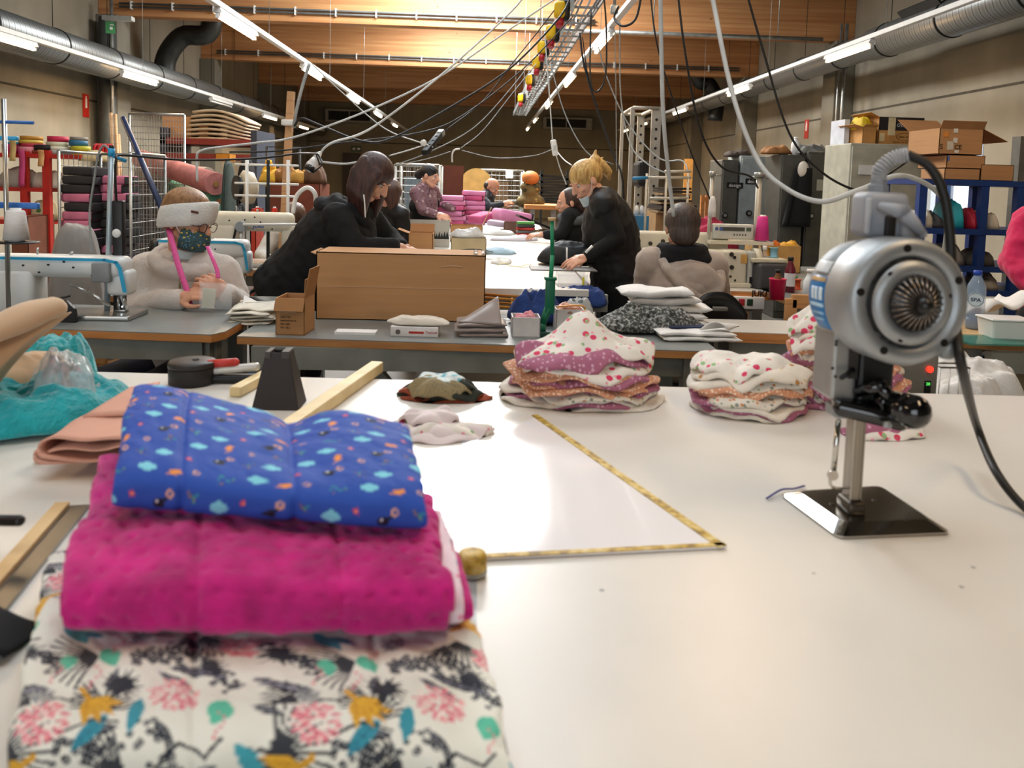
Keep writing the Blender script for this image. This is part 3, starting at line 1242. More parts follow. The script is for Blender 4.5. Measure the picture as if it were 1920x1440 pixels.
lin_c = [(fr.x - .04, fr.y + .03), (fr.x + .02, fr.y + .035), (brr.x + .02, brr.y), (brr.x - .04, brr.y)]
quilt('lower_fold', lin_c, BOT + .002, lambda u, v: .03, M_mag, None, 1, t, p=3, nx=40, ns=120, wob=.004, seed=5)
fl, bll = Vector(pqs[0]), Vector(pqs[3])
lin_c = [(fl.x - .014, fl.y + .05), (fl.x + .05, fl.y + .04), (bll.x + .05, bll.y), (bll.x - .006, bll.y)]
quilt('side_fold', lin_c, BOT + .004, lambda u, v: .045, M_mag, None, 1, t, p=3, nx=40, ns=160, wob=.006, seed=8, dimple=.024)
uq = [PZ(212, 950, BLU), PZ(800, 988, BLU), PZ(762, 800, 1.085), PZ(252, 738, 1.085)]
t = thing('folded_blanket', 'folded royal blue blanket printed with bombs, bolts and clouds, topmost of the three', 'blanket', ((uq[0].x + uq[1].x) / 2, 1.0, PNK - .002))


def Hb(u, v):
    h = .059 + .022 * math.exp(-((u - .12) / .22) ** 2) * (.4 + .6 * v) + .014 * math.exp(-((u - .82) / .14) ** 2) * v
    h -= .020 * math.exp(-((u - .60) / .07) ** 2) * v
    return h


quilt('quilt', [xy(v) for v in uq], PNK - .002, Hb, mat_attr('printed_blue_cotton', .75, .15, sheen=0), blue_print(), .122, t, p=3.0, nx=300, ns=420, wob=.004, seed=1, seams=(.075, .20), uoff=(.02, .045))

# ------------------------------------------------------------------ other things on the table
# roll of gold thread tape tucked behind the blankets
p = PZ(885, 1078, ZT)
t = thing('tape_roll', 'small roll of gold and silver tape peeking out behind the magenta blanket', 'tape', (p.x, p.y, ZT))
MB().lathe([(.01, 0), (.017, .002), (.019, .008), (.019, .024), (.017, .03), (.01, .032)], n=28).build('wound_tape', k.m, t)
MB().lathe([(.016, .001), (.0198, .004), (.0198, .009), (.015, .012)], n=28).build('silver_band', mat('silver_band', 'a9aba6', .35, .5), t)
# steel rule along the near side
a, b = PZ(0, 1108, ZT), PZ(122, 965, ZT)
d = (b - a).normalized()
n2 = Vector((d.y, -d.x, 0))
t = thing('steel_rule', 'long wooden rule with a steel edge lying beside the jungle print blanket', 'ruler', (b.x, b.y, ZT))
pa, pb = a - d * .6, b + d * .02
MB().prism([xy(v) for v in (pa, pb, pb - n2 * .02, pa - n2 * .02)][::-1], ZT, ZT + .012).wb('wooden_rule', m_wood('pale_wood', 'c9a26a', 'e0c08c', (3, 3, 3), False), t)
MB().prism([xy(v) for v in (pa + n2 * .028, pb + n2 * .028, pb + n2 * .001, pa + n2 * .001)][::-1], ZT, ZT + .006).wb('steel_edge', mat('dull_steel', '6f6a60', .35, .8), t)
# black clamp handle and black strap end
a, b = PZ(-30, 975, ZT + .05), PZ(36, 976, ZT + .05)
t = thing('clamp', 'black clamp handle standing at the table edge by the steel rule', 'clamp', (a.x, a.y, ZT))
MB().cap(a - Vector((.1, 0, 0)), b, .0075).wb('handle', M_black, t)
MB().bb((a.x - .06, a.y - .012, ZT), (a.x - .035, a.y + .012, ZT + .045)).wb('clamp_post', M_black, t)
a = PZ(10, 1215, ZT)
mb = MB().sheet(lambda u, v: (a.x - .05 + .07 * u, a.y - .03 + .08 * v, ZT + .012 + .012 * math.sin(3 * u + 2 * v)), 14, 14, .006)
solo(mb, 'dark_cloth', mat('black_cloth', '14151a', .9), 'black scrap of cloth tucked against the jungle print blanket', 'cloth')

# timber battens
for i, ((x0, y0), (x1, y1), w, lab) in enumerate((((590, 782), (712, 694), .042, 'pale square timber batten pointing away behind the blue blanket'),
                                                  ((440, 745), (500, 712), .035, 'short pale timber batten beside the black funnel'))):
    a, b = PZ(x0, y0, ZT), PZ(x1, y1, ZT)
    if i == 0:
        a = a + (a - b) * .35
        b = b + (a - b).normalized() * .02
    d = (b - a).normalized()
    c = (a + b) / 2
    ang = math.atan2(d.y, d.x)
    solo(MB().box((c.x, c.y, ZT + w * .35), ((b - a).length, w * .8, w * .7), ang), 'timber_batten', m_wood('batten_pine', 'dcc189', 'f0dcab', (2, 6, 6), False), lab, 'batten', bevel=.003)

# flat round black container
p = PZ(355, 722, ZT)
t = thing('round_container', 'flat round black container behind the blue blanket', 'container', (p.x, p.y + .02, ZT))
MB().lathe([(.050, 0), (.0555, .003), (.0555, .04), (.054, .042)], n=40).build('body', mat('matte_black', '231f1e', .55), t)
MB().lathe([(.054, .0425), (.0565, .043), (.0565, .052), (.054, .056), (.02, .0562)], n=40).build('lid', mat('matte_black_lid', '2b2624', .5), t)
MB().cyl((.005, .01, .056), (.005, .01, .058), .008).build('lid_mark', M_dark, t)
# black tapered holder
p = PZ(520, 765, ZT)
t = thing('tapered_holder', 'tall black four-sided tapering holder beside the round container', 'holder', (p.x, p.y + .02, ZT))
mb = MB()
lo = [(-.052, -.04), (.052, -.04), (.052, .04), (-.052, .04)]
hi = [(-.026, -.02), (.026, -.02), (.026, .02), (-.026, .02)]
z1 = .125
loops = [[Vector((x, y, 0)) for x, y in lo], [Vector((x, y, z1)) for x, y in hi], [Vector((x * .8, y * .8, z1)) for x, y in hi], [Vector((x * .85, y * .85, .03)) for x, y in hi]]
mb.loft(loops, smooth=False)
mb.build('sleeve', mat('brown_black', '2a2423', .6), t, bevel=.003)
MB().bb((.010, -.024, z1 - .012), (.026, .022, z1 + .004)).bb((-.026, -.024, z1 - .012), (-.015, .022, z1 + .003)).build('rim', mat('dark_rim', '3f3b38', .5), t)
# red and black stapler beside the container
p = PZ(428, 722, ZT)
t = thing('stapler', 'red handled black stapling tool lying behind the blankets', 'stapler', (p.x, p.y + .02, ZT), .1)
MB().rbox((0, 0, .012), (.13, .03, .02), .008).build('base', M_black, t)
MB().rbox((.01, 0, .036), (.12, .022, .02), .008, (0, -.09, 0)).build('magazine', mat('stapler_steel', 'c9c7c0', .4, .4), t)
MB().cap((-.05, 0, .048), (.01, 0, .052), .011).build('handle', mat('stapler_red', 'c23a33', .5), t)
MB().cyl((-.055, -.014, .02), (-.055, .014, .02), .014).build('hinge', M_galv, t)

# violet thread lying by the cutter
a, b = PZ(1437, 938, ZT), PZ(1508, 915, ZT)
solo(MB().tube(spline([a + Vector((0, 0, .003)), a.lerp(b, .4) + Vector((0, .004, .008)), a.lerp(b, .7) + Vector((0, -.002, .006)), b + Vector((0, 0, .004))], 6), .0022, 6, flat=.6),
     'thread_scrap', mat('violet_scrap', '3d3a84', .8), 'violet strip of thread beside the steel foot of the cutting machine', 'thread')

# ------------------------------------------------------------------ straight knife cutting machine
M_chrome = mat('polished_steel', 'c9c5bd', .12, 1.0, var=.06, vs=30)
M_alu = mat('cast_aluminium', 'a4a8aa', .48, .8, var=.05, bump=.15, bs=300, bd=.002)
M_alu2 = mat('dull_aluminium', '969a9b', .55, .65, var=.05)
M_gp = mat('grey_moulding', '9b9fa6', .5, var=.05)
YM = 1.2


def Q(px, py, Y=YM):
    return P(px, py, Y)


b0, b1, b2, b3 = PZ(1462, 930, ZT), PZ(1572, 1012, ZT), PZ(1784, 1003, ZT), PZ(1655, 918, ZT)
t = thing('cutting_machine', 'upright straight knife cloth cutting machine with round silver motor on the white table', 'cutting machine', ((b0.x + b2.x) / 2, (b0.y + b2.y) / 2, ZT))


def base_loop(ins, z):
    pts = [b1, b2, b3, b0]
    c = sum((Vector((p.x, p.y)) for p in pts), Vector((0, 0))) / 4
    out = []
    for i, p in enumerate(pts):
        a, q, d = Vector((pts[i - 1].x, pts[i - 1].y)), Vector((p.x, p.y)), Vector((pts[(i + 1) % 4].x, pts[(i + 1) % 4].y))
        r = .014
        e1, e2 = (a - q).normalized(), (d - q).normalized()
        q = q + (e1 + e2).normalized() * ins * 1.35
        for s in range(5):
            w = s / 4
            out.append(Vector((*(q + e1 * r * (1 - w) ** 2 + e2 * r * w ** 2), z)))
    return out


mb = MB().loft([base_loop(0, ZT + .0015), base_loop(0, ZT + .004), base_loop(.021, ZT + .016), base_loop(.022, ZT + .0165)], smooth=False)
mb.wb('base_plate', M_chrome, t)
MB().loft([base_loop(.0, ZT), base_loop(.0, ZT + .0016)], smooth=False).wb('base_rim', mat('dark_rim2', '3a2f26', .5), t)
mb = MB()
for px, py in ((1700, 974), (1560, 945), (1640, 938)):
    q = PZ(px, py, ZT + .0165)
    mb.cyl(q, q + Vector((0, 0, .0012)), .004, n=12)
mb.wb('base_screw', mat('screw_head', '55524c', .3, .9), t)
# standard, knife and presser rod
pb = PZ(1600, 958, ZT + .016)
YS = pb.y
top = Q(1603, 770, YS)
x0, x1 = pb.x, pb.x
MB().bb((pb.x - .011, YS - .008, ZT + .016), (pb.x + .004, YS + .02, top.z + .02)).wb('standard', mat('brushed_steel', 'a29a8e', .3, .9, sc=(1, 1, .05), vs=200), t, bevel=.002)
MB().bb((pb.x + .0045, YS - .006, ZT + .018), (pb.x + .0085, YS + .014, top.z + .02)).wb('knife', mat('knife_steel', '8f8a80', .2, 1), t)
MB().rbox((pb.x - .002, YS + .004, ZT + .026), (.03, .045, .02), .006).wb('standard_foot', mat('dark_foot', '4a443c', .4, .7), t)
ra, rb = Q(1572, 790, YS - .01), Q(1562, 890, YS - .01)
MB().limb([ra, rb], [.0042, .0042], 10).wb('presser_rod', M_chrome, t)
mb = MB().tube(spline([rb, rb + Vector((-.006, -.004, -.004)), rb + Vector((-.004, -.004, -.016)), rb + Vector((.006, -.004, -.02)), Q(1592, 915, YS - .012)], 6), .0032, 8, flat=.6)
mb.cyl(rb + Vector((-.004, -.01, .002)), rb + Vector((-.004, -.004, .002)), .008, n=14)
mb.wb('presser_foot', M_chrome, t)
# sharpener housing under the gearbox: a dark slanted bar
a, b = Q(1560, 757, YS - .01), Q(1700, 790, YS - .045)
d = (b - a)
R = Matrix((d.normalized(), Vector((0, 0, 1)).cross(d).normalized(), d.cross(Vector((0, 0, 1)).cross(d)).normalized())).transposed()
MB().rbox((a + b) / 2, (d.length, .05, .026), .01, R).wb('sharpener_housing', mat('gloss_black', '141210', .15, coat=.5), t)
MB().rbox(Q(1610, 780, YS - .035), (.016, .012, .012), .003).wb('bright_nut', M_alu, t)
MB().rbox(Q(1664, 796, YS - .07), (.012, .008, .01), .003).wb('bright_nut', M_alu, t)
MB().bb(tuple(Q(1556, 772, YS + .0) + Vector((0, -.02, -.005))), tuple(Q(1625, 765, YS) + Vector((0, .02, .006)))).wb('guard_bar', M_alu2, t, bevel=.003)
# gearbox column
g0, g1 = Q(1556, 752, YS - .015), Q(1612, 620, YS - .015)
MB().bb((g0.x, YS - .015, g0.z), (g1.x, YS + .055, g1.z)).wb('gear_case', mat('case_grey', '9c9b97', .42, .55), t, bevel=.006)
g2, g3 = Q(1613, 756, YS - .02), Q(1682, 640, YS - .02)
MB().bb((g1.x + .001, YS - .02, g2.z), (g3.x, YS + .06, g3.z + .02)).wb('black_case', mat('satin_black', '0f0f10', .4), t, bevel=.006)
q = Q(1598, 690, YS - .0155)
MB().bb((q.x - .007, q.y - .004, q.z - .016), (q.x + .007, q.y, q.z + .03)).wb('switch_plate', mat('switch_dark', '2c2826', .4), t)
MB().cap(Q(1600, 694, YS - .022), Q(1578, 708, YS - .035), .0038).wb('switch_lever', M_black, t)
mb = MB()
for px, py in ((1568, 640), (1560, 690), (1566, 706), (1567, 646)):
    q = Q(px, py, YS - .0155)
    mb.cyl(q, q + Vector((0, -.002, 0)), .0024, n=10)
mb.wb('case_screw', mat('screw_head', '55524c'), t)
# pushing handle with round black end
a, b = Q(1640, 745, YS - .01), Q(1712, 772, YS - .075)
MB().limb([a, a.lerp(b, .5), b], [.016, .021, .0255], 20).wb('push_handle', mat('bakelite', '0b0b0c', .15, coat=.6), t)
MB().limb([Q(1610, 735, YS - .02), Q(1650, 722, YS - .05), Q(1672, 752, YS - .05)], [.008, .010, .009], 14).wb('handle_root', mat('bakelite', '0b0b0c'), t)
# motor: barrel on an axis pointing towards the viewer's right
mf, mbk = Q(1708, 568, YS - .095), Q(1600, 545, YS + .055)
ax = (mf - mbk)
L = ax.length
ax.normalize()
Rm = .0925
MB().lathe([(.055, -.012), (.072, -.004), (.082, .012), (.085, .03), (.085, L - .075)], mbk, ax, 56).wb('motor_back', M_alu2, t)
MB().lathe([(.083, L - .078), (Rm, L - .07), (Rm, L - .012), (Rm - .003, L - .004), (Rm - .01, L), (.068, L + .001), (.066, L - .006), (.0655, L - .006)], mbk, ax, 64).wb('motor_barrel', M_alu, t)
# front face: recessed dark groove, domed disc, fan cone
MB().lathe([(.0655, L - .006), (.062, L - .006), (.0615, L + .003)], mbk, ax, 64).wb('groove', mat('groove_black', '120e0d', .4), t)
MB().lathe([(.0615, L - .004), (.0605, L + .004), (.052, L + .008), (.040, L + .011), (.0395, L - .002)], mbk, ax, 64, caps=False).wb('front_disc', M_alu, t)
MB().lathe([(.0395, L + .002), (.0395, L + .0105), (.034, L + .013), (.012, L + .028), (.010, L + .032)], mbk, ax, 48).wb('fan_hub', mat('hub_black', '121110', .35), t)
fm = frame(ax)
mb = MB()
for k_ in range(26):
    a_ = 2 * math.pi * k_ / 26
    rd = fm @ Vector((math.cos(a_), math.sin(a_), 0))
    mb.tube([mbk + ax * (L + .0125) + rd * .0385, mbk + ax * (L + .0285) + rd * .0135], [.0022, .0012], 6)
mb.wb('fan_rib', mat('rib_metal', '7d736a', .25, .9), t)
MB().ell(mbk + ax * (L + .030), .0125).wb('hub_cap', mat('hub_black', '121110'), t)
for k_ in range(5):
    mb = MB()
    a_ = 2 * math.pi * (k_ + .35) / 5
    rd = fm @ Vector((math.cos(a_), math.sin(a_), 0))
    c_ = mbk + ax * (L - .0015) + rd * .078
    mb.cyl(c_, c_ + ax * .003, .0058, n=12).wb('motor_screw', mat('screw_dark', '2f2b29', .35, .6), t)
for k_ in range(3):
    mb = MB()
    a_ = 2 * math.pi * (k_ + .1) / 3
    rd = fm @ Vector((math.cos(a_), math.sin(a_), 0))
    c_ = mbk + ax * (L + .004) + rd * .055
    mb.cyl(c_, c_ + ax * .003, .0035, n=12).wb('disc_screw', mat('screw_dark', '2f2b29', .35, .6), t)
# blue printed maker's label wrapped round the barrel, white lines on it
def arc_patch(a0, a1, l0, l1, r, n=18, th=.0006):
    mb_ = MB()
    def fn(u, v):
        a_ = a0 + (a1 - a0) * u
        return mbk + ax * (l0 + (l1 - l0) * v) + (fm @ Vector((math.cos(a_), math.sin(a_), 0))) * r
    return mb_.sheet(fn, n, 3, th)


def ang_of(px, py):
    """angle about the motor axis whose surface point is seen near a picture point"""
    best = None
    for k_ in range(360):
        a_ = math.radians(k_)
        w = mbk + ax * (L - .105) + (fm @ Vector((math.cos(a_), math.sin(a_), 0))) * .0855
        x, y = proj(w)
        dd = (x - px) ** 2 + (y - py) ** 2
        if best is None or dd < best[0]:
            best = (dd, a_)
    return best[1]


a0, a1 = ang_of(1548, 520), ang_of(1560, 610)
if abs(a1 - a0) > math.pi:
    a1 += 2 * math.pi * (1 if a0 > a1 else -1)
lb = arc_patch(a0, a1, L - .128, L - .082, .0862).wb('maker_label', mat('label_blue', '2477b8', .35), t)
s_ = a1 - a0
for f0, f1, l0, l1, nm, cl in ((-.28, -.06, L - .125, L - .085, 'rating_plate', 'd9dde0'), (.02, .10, L - .126, L - .084, 'plate_band', 'c9a877'),
                               (.2, .42, L - .120, L - .113, 'letter_mark', 'dfeef8'), (.2, .42, L - .110, L - .103, 'letter_mark', 'dfeef8'), (.2, .42, L - .098, L - .088, 'letter_mark', 'dfeef8'),
                               (.48, .54, L - .124, L - .086, 'letter_mark', 'bfe0f2'), (.64, .68, L - .122, L - .09, 'letter_mark', '9fc9e4'), (.76, .8, L - .122, L - .096, 'letter_mark', '9fc9e4')):
    arc_patch(a0 + s_ * f0, a0 + s_ * f1, l0, l1, .0870, 8).wb(nm, mat('plate_' + cl, cl, .35), t)
# neck saddle and moulded grip
sd = Q(1652, 462, YS - .02)
MB().lathe([(.032, -.01), (.034, .004), (.027, .010), (.022, .012)], sd + Vector((0, .01, -.008)), (0, 0, 1), 28).wb('saddle', mat('saddle_grey', '9fb0b8', .4, .4), t)
a, b = Q(1612, 452, YS), Q(1702, 364, YS)
MB().rbox(((a.x + b.x) / 2 - .002, YS + .01, (a.z + b.z) / 2 + .004), (b.x - a.x, .055, b.z - a.z - .004), .012).wb('grip_body', M_gp, t)
MB().rbox(Q(1628, 405, YS - .02), (.008, .008, .055), .003).wb('grip_ridge', mat('ridge_grey', 'b2b6bb', .5), t)
fo = Q(1668, 436, YS - .019)
MB().rbox(fo + Vector((0, .0, .004)), (.017, .008, .044), .008).wb('finger_opening', mat('opening_black', '15110f', .6), t)
v0, v1, v2 = Q(1655, 388, YS - .03), Q(1695, 398, YS - .05), Q(1728, 438, YS - .05)
MB().limb([v0, v1, v2], [.0075, .012, .0075], 14).wb('hand_guard', M_gp, t)
a, b = Q(1680, 448, YS - .01), Q(1718, 408, YS - .01)
MB().rbox(((a.x + b.x) / 2, YS - .005, (a.z + b.z) / 2), (b.x - a.x, .05, b.z - a.z), .008).wb('guard_post', M_gp, t)
# cable gland and kinked protector
c0 = Q(1646, 362, YS + .01)
MB().lathe([(.0145, 0), (.0155, .004), (.0155, .016), (.0125, .018), (.0115, .026)], c0 + Vector((0, 0, -.004)), (0, 0, 1), 8, smooth=False).wb('cable_gland', mat('gland_grey', '878b92', .5), t)
sp = spline([c0 + Vector((0, 0, .022)), Q(1652, 316, YS + .005), Q(1676, 296, YS - .0), Q(1704, 290, YS - .01)], 10)
mb = MB().tube(sp, .0078, 10)
for i in range(1, len(sp) - 1, 2):
    d_ = (sp[i + 1] - sp[i - 1]).normalized()
    mb.cyl(sp[i] - d_ * .0016, sp[i] + d_ * .0016, .0112, n=14)
mb.wb('bend_protector', mat('protector_grey', 'a5a7aa', .5), t)
cp = [Q(1700, 289, YS - .01), Q(1742, 312, YS - .02), Q(1768, 360, YS - .03), Q(1780, 430, YS - .04), Q(1785, 520, YS - .055), Q(1793, 620, YS - .075),
      Q(1806, 700, YS - .09), PZ(1832, 800, ZT + .09), PZ(1868, 885, ZT + .05), PZ(1925, 955, ZT + .012), PZ(2010, 1010, ZT + .007), PZ(2200, 1040, ZT + .007)]
MB().tube(spline(cp, 10), .0072, 12).wb('power_cable', mat('cable_black', '151310', .5), t)
q = Q(1546, 627, YS + .02)
MB().cyl(q, q + Vector((.02, -.002, 0)), .0085, n=16).wb('side_knob', M_black, t)
MB().limb([Q(1762, 640, YS - .05), Q(1775, 650, YS - .07)], [.019, .019], 16).wb('oil_housing', M_alu2, t)

# ------------------------------------------------------------------ builders used by the furniture and clutter
M_card = mat('cardboard', 'b98a5c', .8, var=.06, vs=3, sc=(1, 1, 14))
M_card2 = mat('cardboard_inner', 'a9794c', .85, var=.06)
M_ply = m_wood('plywood_edge', 'a8703c', 'c08a50', (3, 3, 20), False)
M_wt = mat('white_top', 'cfccc4', .35, var=.03)
M_gt = mat('grey_top', '7f8380', .35, var=.05)
M_beige = mat('beige_enamel', 'd9d2bd', .35, var=.04)
M_steel = mat('bright_steel', 'b8b8b4', .28, .9, var=.05)
M_cotton = mat('white_cotton', 'e9e7e3', .9, var=.05, bump=.3, bs=200)
M_plastic = mat('clear_plastic', 'e8ecee', .15, var=.05, alpha=.2)
M_film = mat('crumpled_film', 'dfe3e4', .2, var=.1, alpha=.4)
M_ink = mat('print_ink', '2a211c', .6)


def table(name, label, pts, z, th, m_top, m_edge, legs=True, m_leg=None, edge_w=.006):
    """pts: plan corners counter-clockwise"""
    xs = [p[0] for p in pts]
    ys = [p[1] for p in pts]
    t = thing(name, label, 'table', (sum(xs) / len(xs), sum(ys) / len(ys), 0))
    MB().prism(pts, z - .003, z).wb('tabletop', m_top, t)
    MB().prism(pts, z - th, z - .003).wb('edge_board', m_edge, t, bevel=.002)
    ml = m_leg or mat('leg_grey', '8a8c84', .45, .2)
    if legs:
        cx, cy = sum(xs) / len(xs), sum(ys) / len(ys)
        for p in pts:
            x, y = p[0] + (.08 if p[0] < cx else -.08), p[1] + (.08 if p[1] < cy else -.08)
            MB().bb((x - .03, y - .03, 0), (x + .03, y + .03, z - th)).wb('leg', ml, t)
        MB().bb((min(xs) + .06, min(ys) + .07, z - th - .08), (max(xs) - .06, min(ys) + .11, z - th)).wb('frame_rail', ml, t)
    return t


def carton(label, c, s, rotz=0.0, flaps=(), m=None, group=None, closed=False, name='cardboard_box', tape=False, rot=None):
    """open or closed cardboard box standing at c (base centre). flaps: list of (side, angle_deg) side in +x -x +y -y"""
    m = m or M_card
    t = thing(name, label, 'box', c, rotz, group, rot)
    x, y, z = s
    w = .004
    mb = MB().bb((-x / 2, -y / 2, 0), (x / 2, y / 2, w))
    mb.bb((-x / 2, -y / 2, 0), (-x / 2 + w, y / 2, z)).bb((x / 2 - w, -y / 2, 0), (x / 2, y / 2, z))
    mb.bb((-x / 2, -y / 2, 0), (x / 2, -y / 2 + w, z)).bb((-x / 2, y / 2 - w, 0), (x / 2, y / 2, z))
    if closed:
        mb.bb((-x / 2, -y / 2, z - w), (x / 2, y / 2, z))
    mb.build('carton_body', m, t)
    for side, ang in flaps:
        a = math.radians(ang)
        ax = 'x' in side
        sg = 1 if side[0] == '+' else -1
        L = (x if ax else y) * .46 if len(side) == 2 else float(side[2:])
        wd_ = (y if ax else x)
        dx, dz = math.cos(a) * L, math.sin(a) * L
        b = MB()
        if ax:
            q = [(sg * x / 2, -wd_ / 2, z), (sg * x / 2, wd_ / 2, z), (sg * (x / 2 + dx), wd_ / 2, z + dz), (sg * (x / 2 + dx), -wd_ / 2, z + dz)]
        else:
            q = [(wd_ / 2, sg * y / 2, z), (-wd_ / 2, sg * y / 2, z), (-wd_ / 2, sg * (y / 2 + dx), z + dz), (wd_ / 2, sg * (y / 2 + dx), z + dz)]
        Q_ = [Vector(v) for v in q]
        b.sheet(lambda u, v: Q_[0].lerp(Q_[1], u).lerp(Q_[3].lerp(Q_[2], u), v), 2, 2, .003, False).build('flap', M_card2 if m is M_card else m, t)
    if tape:
        MB().bb((-x / 2 - .001, -.025, z * .0), (x / 2 + .001, .025, z + .001)).build('packing_tape', mat('tape_brown', 'a87a4a', .3), t)
    return t


def heap(mb, c, rx, ry, h, seed=0, rot=0.0, rough=.35, ridge=4.0, flat=.5, n=46, m=26, sq=2.6):
    """a crumpled heap of cloth: squarish dome with folds, closed beneath"""
    R = rotm(rot)
    c = Vector(c)
    rough *= min(1.0, .42 * (rx + ry) / max(h, .001))

    def fn(u, v):
        a = 2 * math.pi * u
        r = v
        ca, sa = math.cos(a), math.sin(a)
        k = (abs(ca) ** sq + abs(sa) ** sq) ** (-1 / sq)
        edge = 1 + .16 * fbm(ca * 1.3 + seed, sa * 1.3, seed * 1.7) + .05 * fbm(ca * 5 + seed, sa * 5, 2)
        x, y = rx * k * r * ca * edge, ry * k * r * sa * edge
        prof = max(0.0, 1 - r ** (2 + 4 * flat)) ** .6
        f = fbm(x / rx * 1.5 + seed, y / ry * 1.5, seed)
        q = 1 - abs(fbm(x / rx * ridge * .5 + seed, y / ry * ridge * .35 + f, seed + 5)) * 2
        w_ = min(1.0, r * 3)
        z = h * prof * (1 + rough * (f * 1.1 - .45 + q * .4) * (.35 + .65 * w_)) + .003 * (1 - r)
        return c + R @ Vector((x, y, max(z, 0.001 if r < 1 else 0)))
    mb.grid(fn, n, m, True, wrap_u=True)
    last = len(mb.v) - n
    # the innermost ring is the pole (v=0), close the base with the outer ring
    mb.f.append(tuple(last + i for i in range(n)))
    mb.s.append(False)
    mb.mi.append(mb.cur)
    return mb


def fold_stack(mb, c, sx, sy, n, th, rotz=0, seed=0, wob=.006, lean=(0, 0), gap=.0008):
    """one cloth folded n times: rounded slabs joined at the front fold"""
    R = rotm(rotz)
    c = Vector(c)
    for i in range(n):
        z0 = i * (th + gap)
        ox, oy = lean[0] * i + wob * 2 * math.sin(seed + i * 2.1), lean[1] * i + wob * 2 * math.cos(seed + i * 1.7)
        kx, ky = 1 - .02 * ((i * 7 + seed) % 3), 1 - .02 * ((i * 5 + seed) % 4)
        loops = []
        nn = 14
        K = 26
        for j in range(nn + 1):
            u = j / nn
            e = max(0.02, 1 - abs(2 * u - 1) ** 10) ** .4
            lp = []
            for k_ in range(K):
                a = 2 * math.pi * k_ / K
                yv = math.copysign(abs(math.cos(a)) ** .35, math.cos(a)) * .5
                zv = math.copysign(abs(math.sin(a)) ** .7, math.sin(a)) * .5
                x = (u - .5) * sx * kx
                y = yv * sy * ky
                sag = wob * fbm(x * 9 + seed + i * .3, y * 9, seed) * 1.4
                edge = wob * fbm(x * 14 + i * 3, k_ * .0 + seed, i)
                lp.append(c + R @ Vector((x + ox, y + oy + edge * (1 if abs(yv) > .4 else 0), z0 + th * (.5 + zv * e) + sag)))
            loops.append(lp)
        mb.loft(loops)
    return mb


def cone_spool(label, loc, r=.035, h=.09, col='c8202a', group=None, cat='thread cone'):
    t = thing('thread_cone', label, cat, loc, group=group)
    m = mat('thread_' + col, col, .6, var=.1, vs=30, sc=(1, 1, 30), bump=.4, bs=400, bd=.001)
    MB().lathe([(r * .6, 0.004), (r, .006), (r * .72, h * .95), (r * .6, h)], n=24).build('wound_thread', m, t)
    MB().lathe([(r * .5, 0), (r * .62, 0), (r * .62, .004), (r * .42, h + .008), (r * .36, h + .008)], n=20).build('core', M_white, t)
    return t


def crowd_post(mb, p0, p1, r=.012):
    return mb.cyl(p0, p1, r, n=10)


def wire_panel(mb, p0, p1, h, nx, nz, r=.003, frame=.012):
    """upright wire mesh panel between two ground points"""
    p0, p1 = Vector(p0), Vector(p1)
    up = Vector((0, 0, h))
    for a, b in ((p0, p0 + up), (p1, p1 + up), (p0 + up, p1 + up), (p0, p1)):
        mb.cyl(a, b, frame, n=8)
    for i in range(1, nx):
        q = p0.lerp(p1, i / nx)
        mb.cyl(q, q + up, r, n=4, caps=False)
    for j in range(1, nz):
        z = Vector((0, 0, h * j / nz))
        mb.cyl(p0 + z, p1 + z, r, n=4, caps=False)
    return mb


def sewing_machine(label, loc, rotz, m_body, stripe=None, s=1.0, logo=None, group=None):
    """industrial lockstitch head seen from behind: needle end at +x, motor box at -x; back faces -y"""
    t = thing('sewing_machine', label, 'sewing machine', loc, rotz, group)

    def S(*a):
        return tuple(v * s for v in a)
    MB().rbox(S(0, 0, .012), S(.5, .18, .024), .006 * s).build('bed', M_steel, t)
    MB().rbox(S(-.15, 0, .12), S(.16, .12, .2), .02 * s).build('column', m_body, t)
    MB().rbox(S(-.01, 0, .235), S(.46, .11, .10), .03 * s).build('arm', m_body, t)
    MB().rbox(S(.195, 0, .165), S(.075, .09, .12), .02 * s).build('head', m_body, t)
    MB().cyl(S(-.235, 0, .225), S(-.275, 0, .225), .055 * s, n=28).build('hand_wheel', M_black, t)
    mb = MB().cyl(S(.2, 0, .11), S(.2, 0, .04), .005 * s, n=8)
    mb.build('needle_bar', M_steel, t)
    MB().cyl(S(.2, 0, .045), S(.2, 0, .022), .0015 * s, n=6).build('needle', M_steel, t)
    MB().cyl(S(.185, -.01, .11), S(.185, -.01, .036), .004 * s, n=8).build('presser_bar', M_steel, t)
    MB().rbox(S(.19, .0, .03), S(.035, .02, .008), .003 * s).build('presser_foot', M_steel, t)
    for x, z in ((-.1, .24), (-.02, .245), (.06, .235), (.12, .2), (-.05, .21), (-.12, .1), (.03, .26)):
        MB().cyl(S(x, -.0565, z), S(x, -.055, z), .0045 * s, n=8).build('screw', M_dark, t)
    mb = MB().cyl(S(-.08, 0, .285), S(-.08, 0, .315), .004 * s, n=8).cyl(S(.03, 0, .285), S(.03, 0, .3), .006 * s, n=8)
    mb.build('thread_guide', M_steel, t)
    if stripe:
        y = -.0575 * s
        pth = [Vector(S(-.22, 0, .272)), Vector(S(.16, 0, .272)), Vector(S(.198, 0, .262)), Vector(S(.21, 0, .235)), Vector(S(.225, 0, .13))]
        mb = MB()
        for a, b in zip(pth, pth[1:]):
            d = (b - a)
            c = (a + b) / 2
            mb.box((c.x, y, c.z), (d.length + .008 * s, .002, .013 * s), (0, -math.atan2(d.z, d.x), 0))
        mb.build('blue_stripe', stripe, t)
    if logo:
        MB().text(logo, .03 * s, SY, S(.05, -.0575, .215), .0006, bold=.0008).build('logo', mat('logo_blue', '2b4f9e', .5), t)
    return t


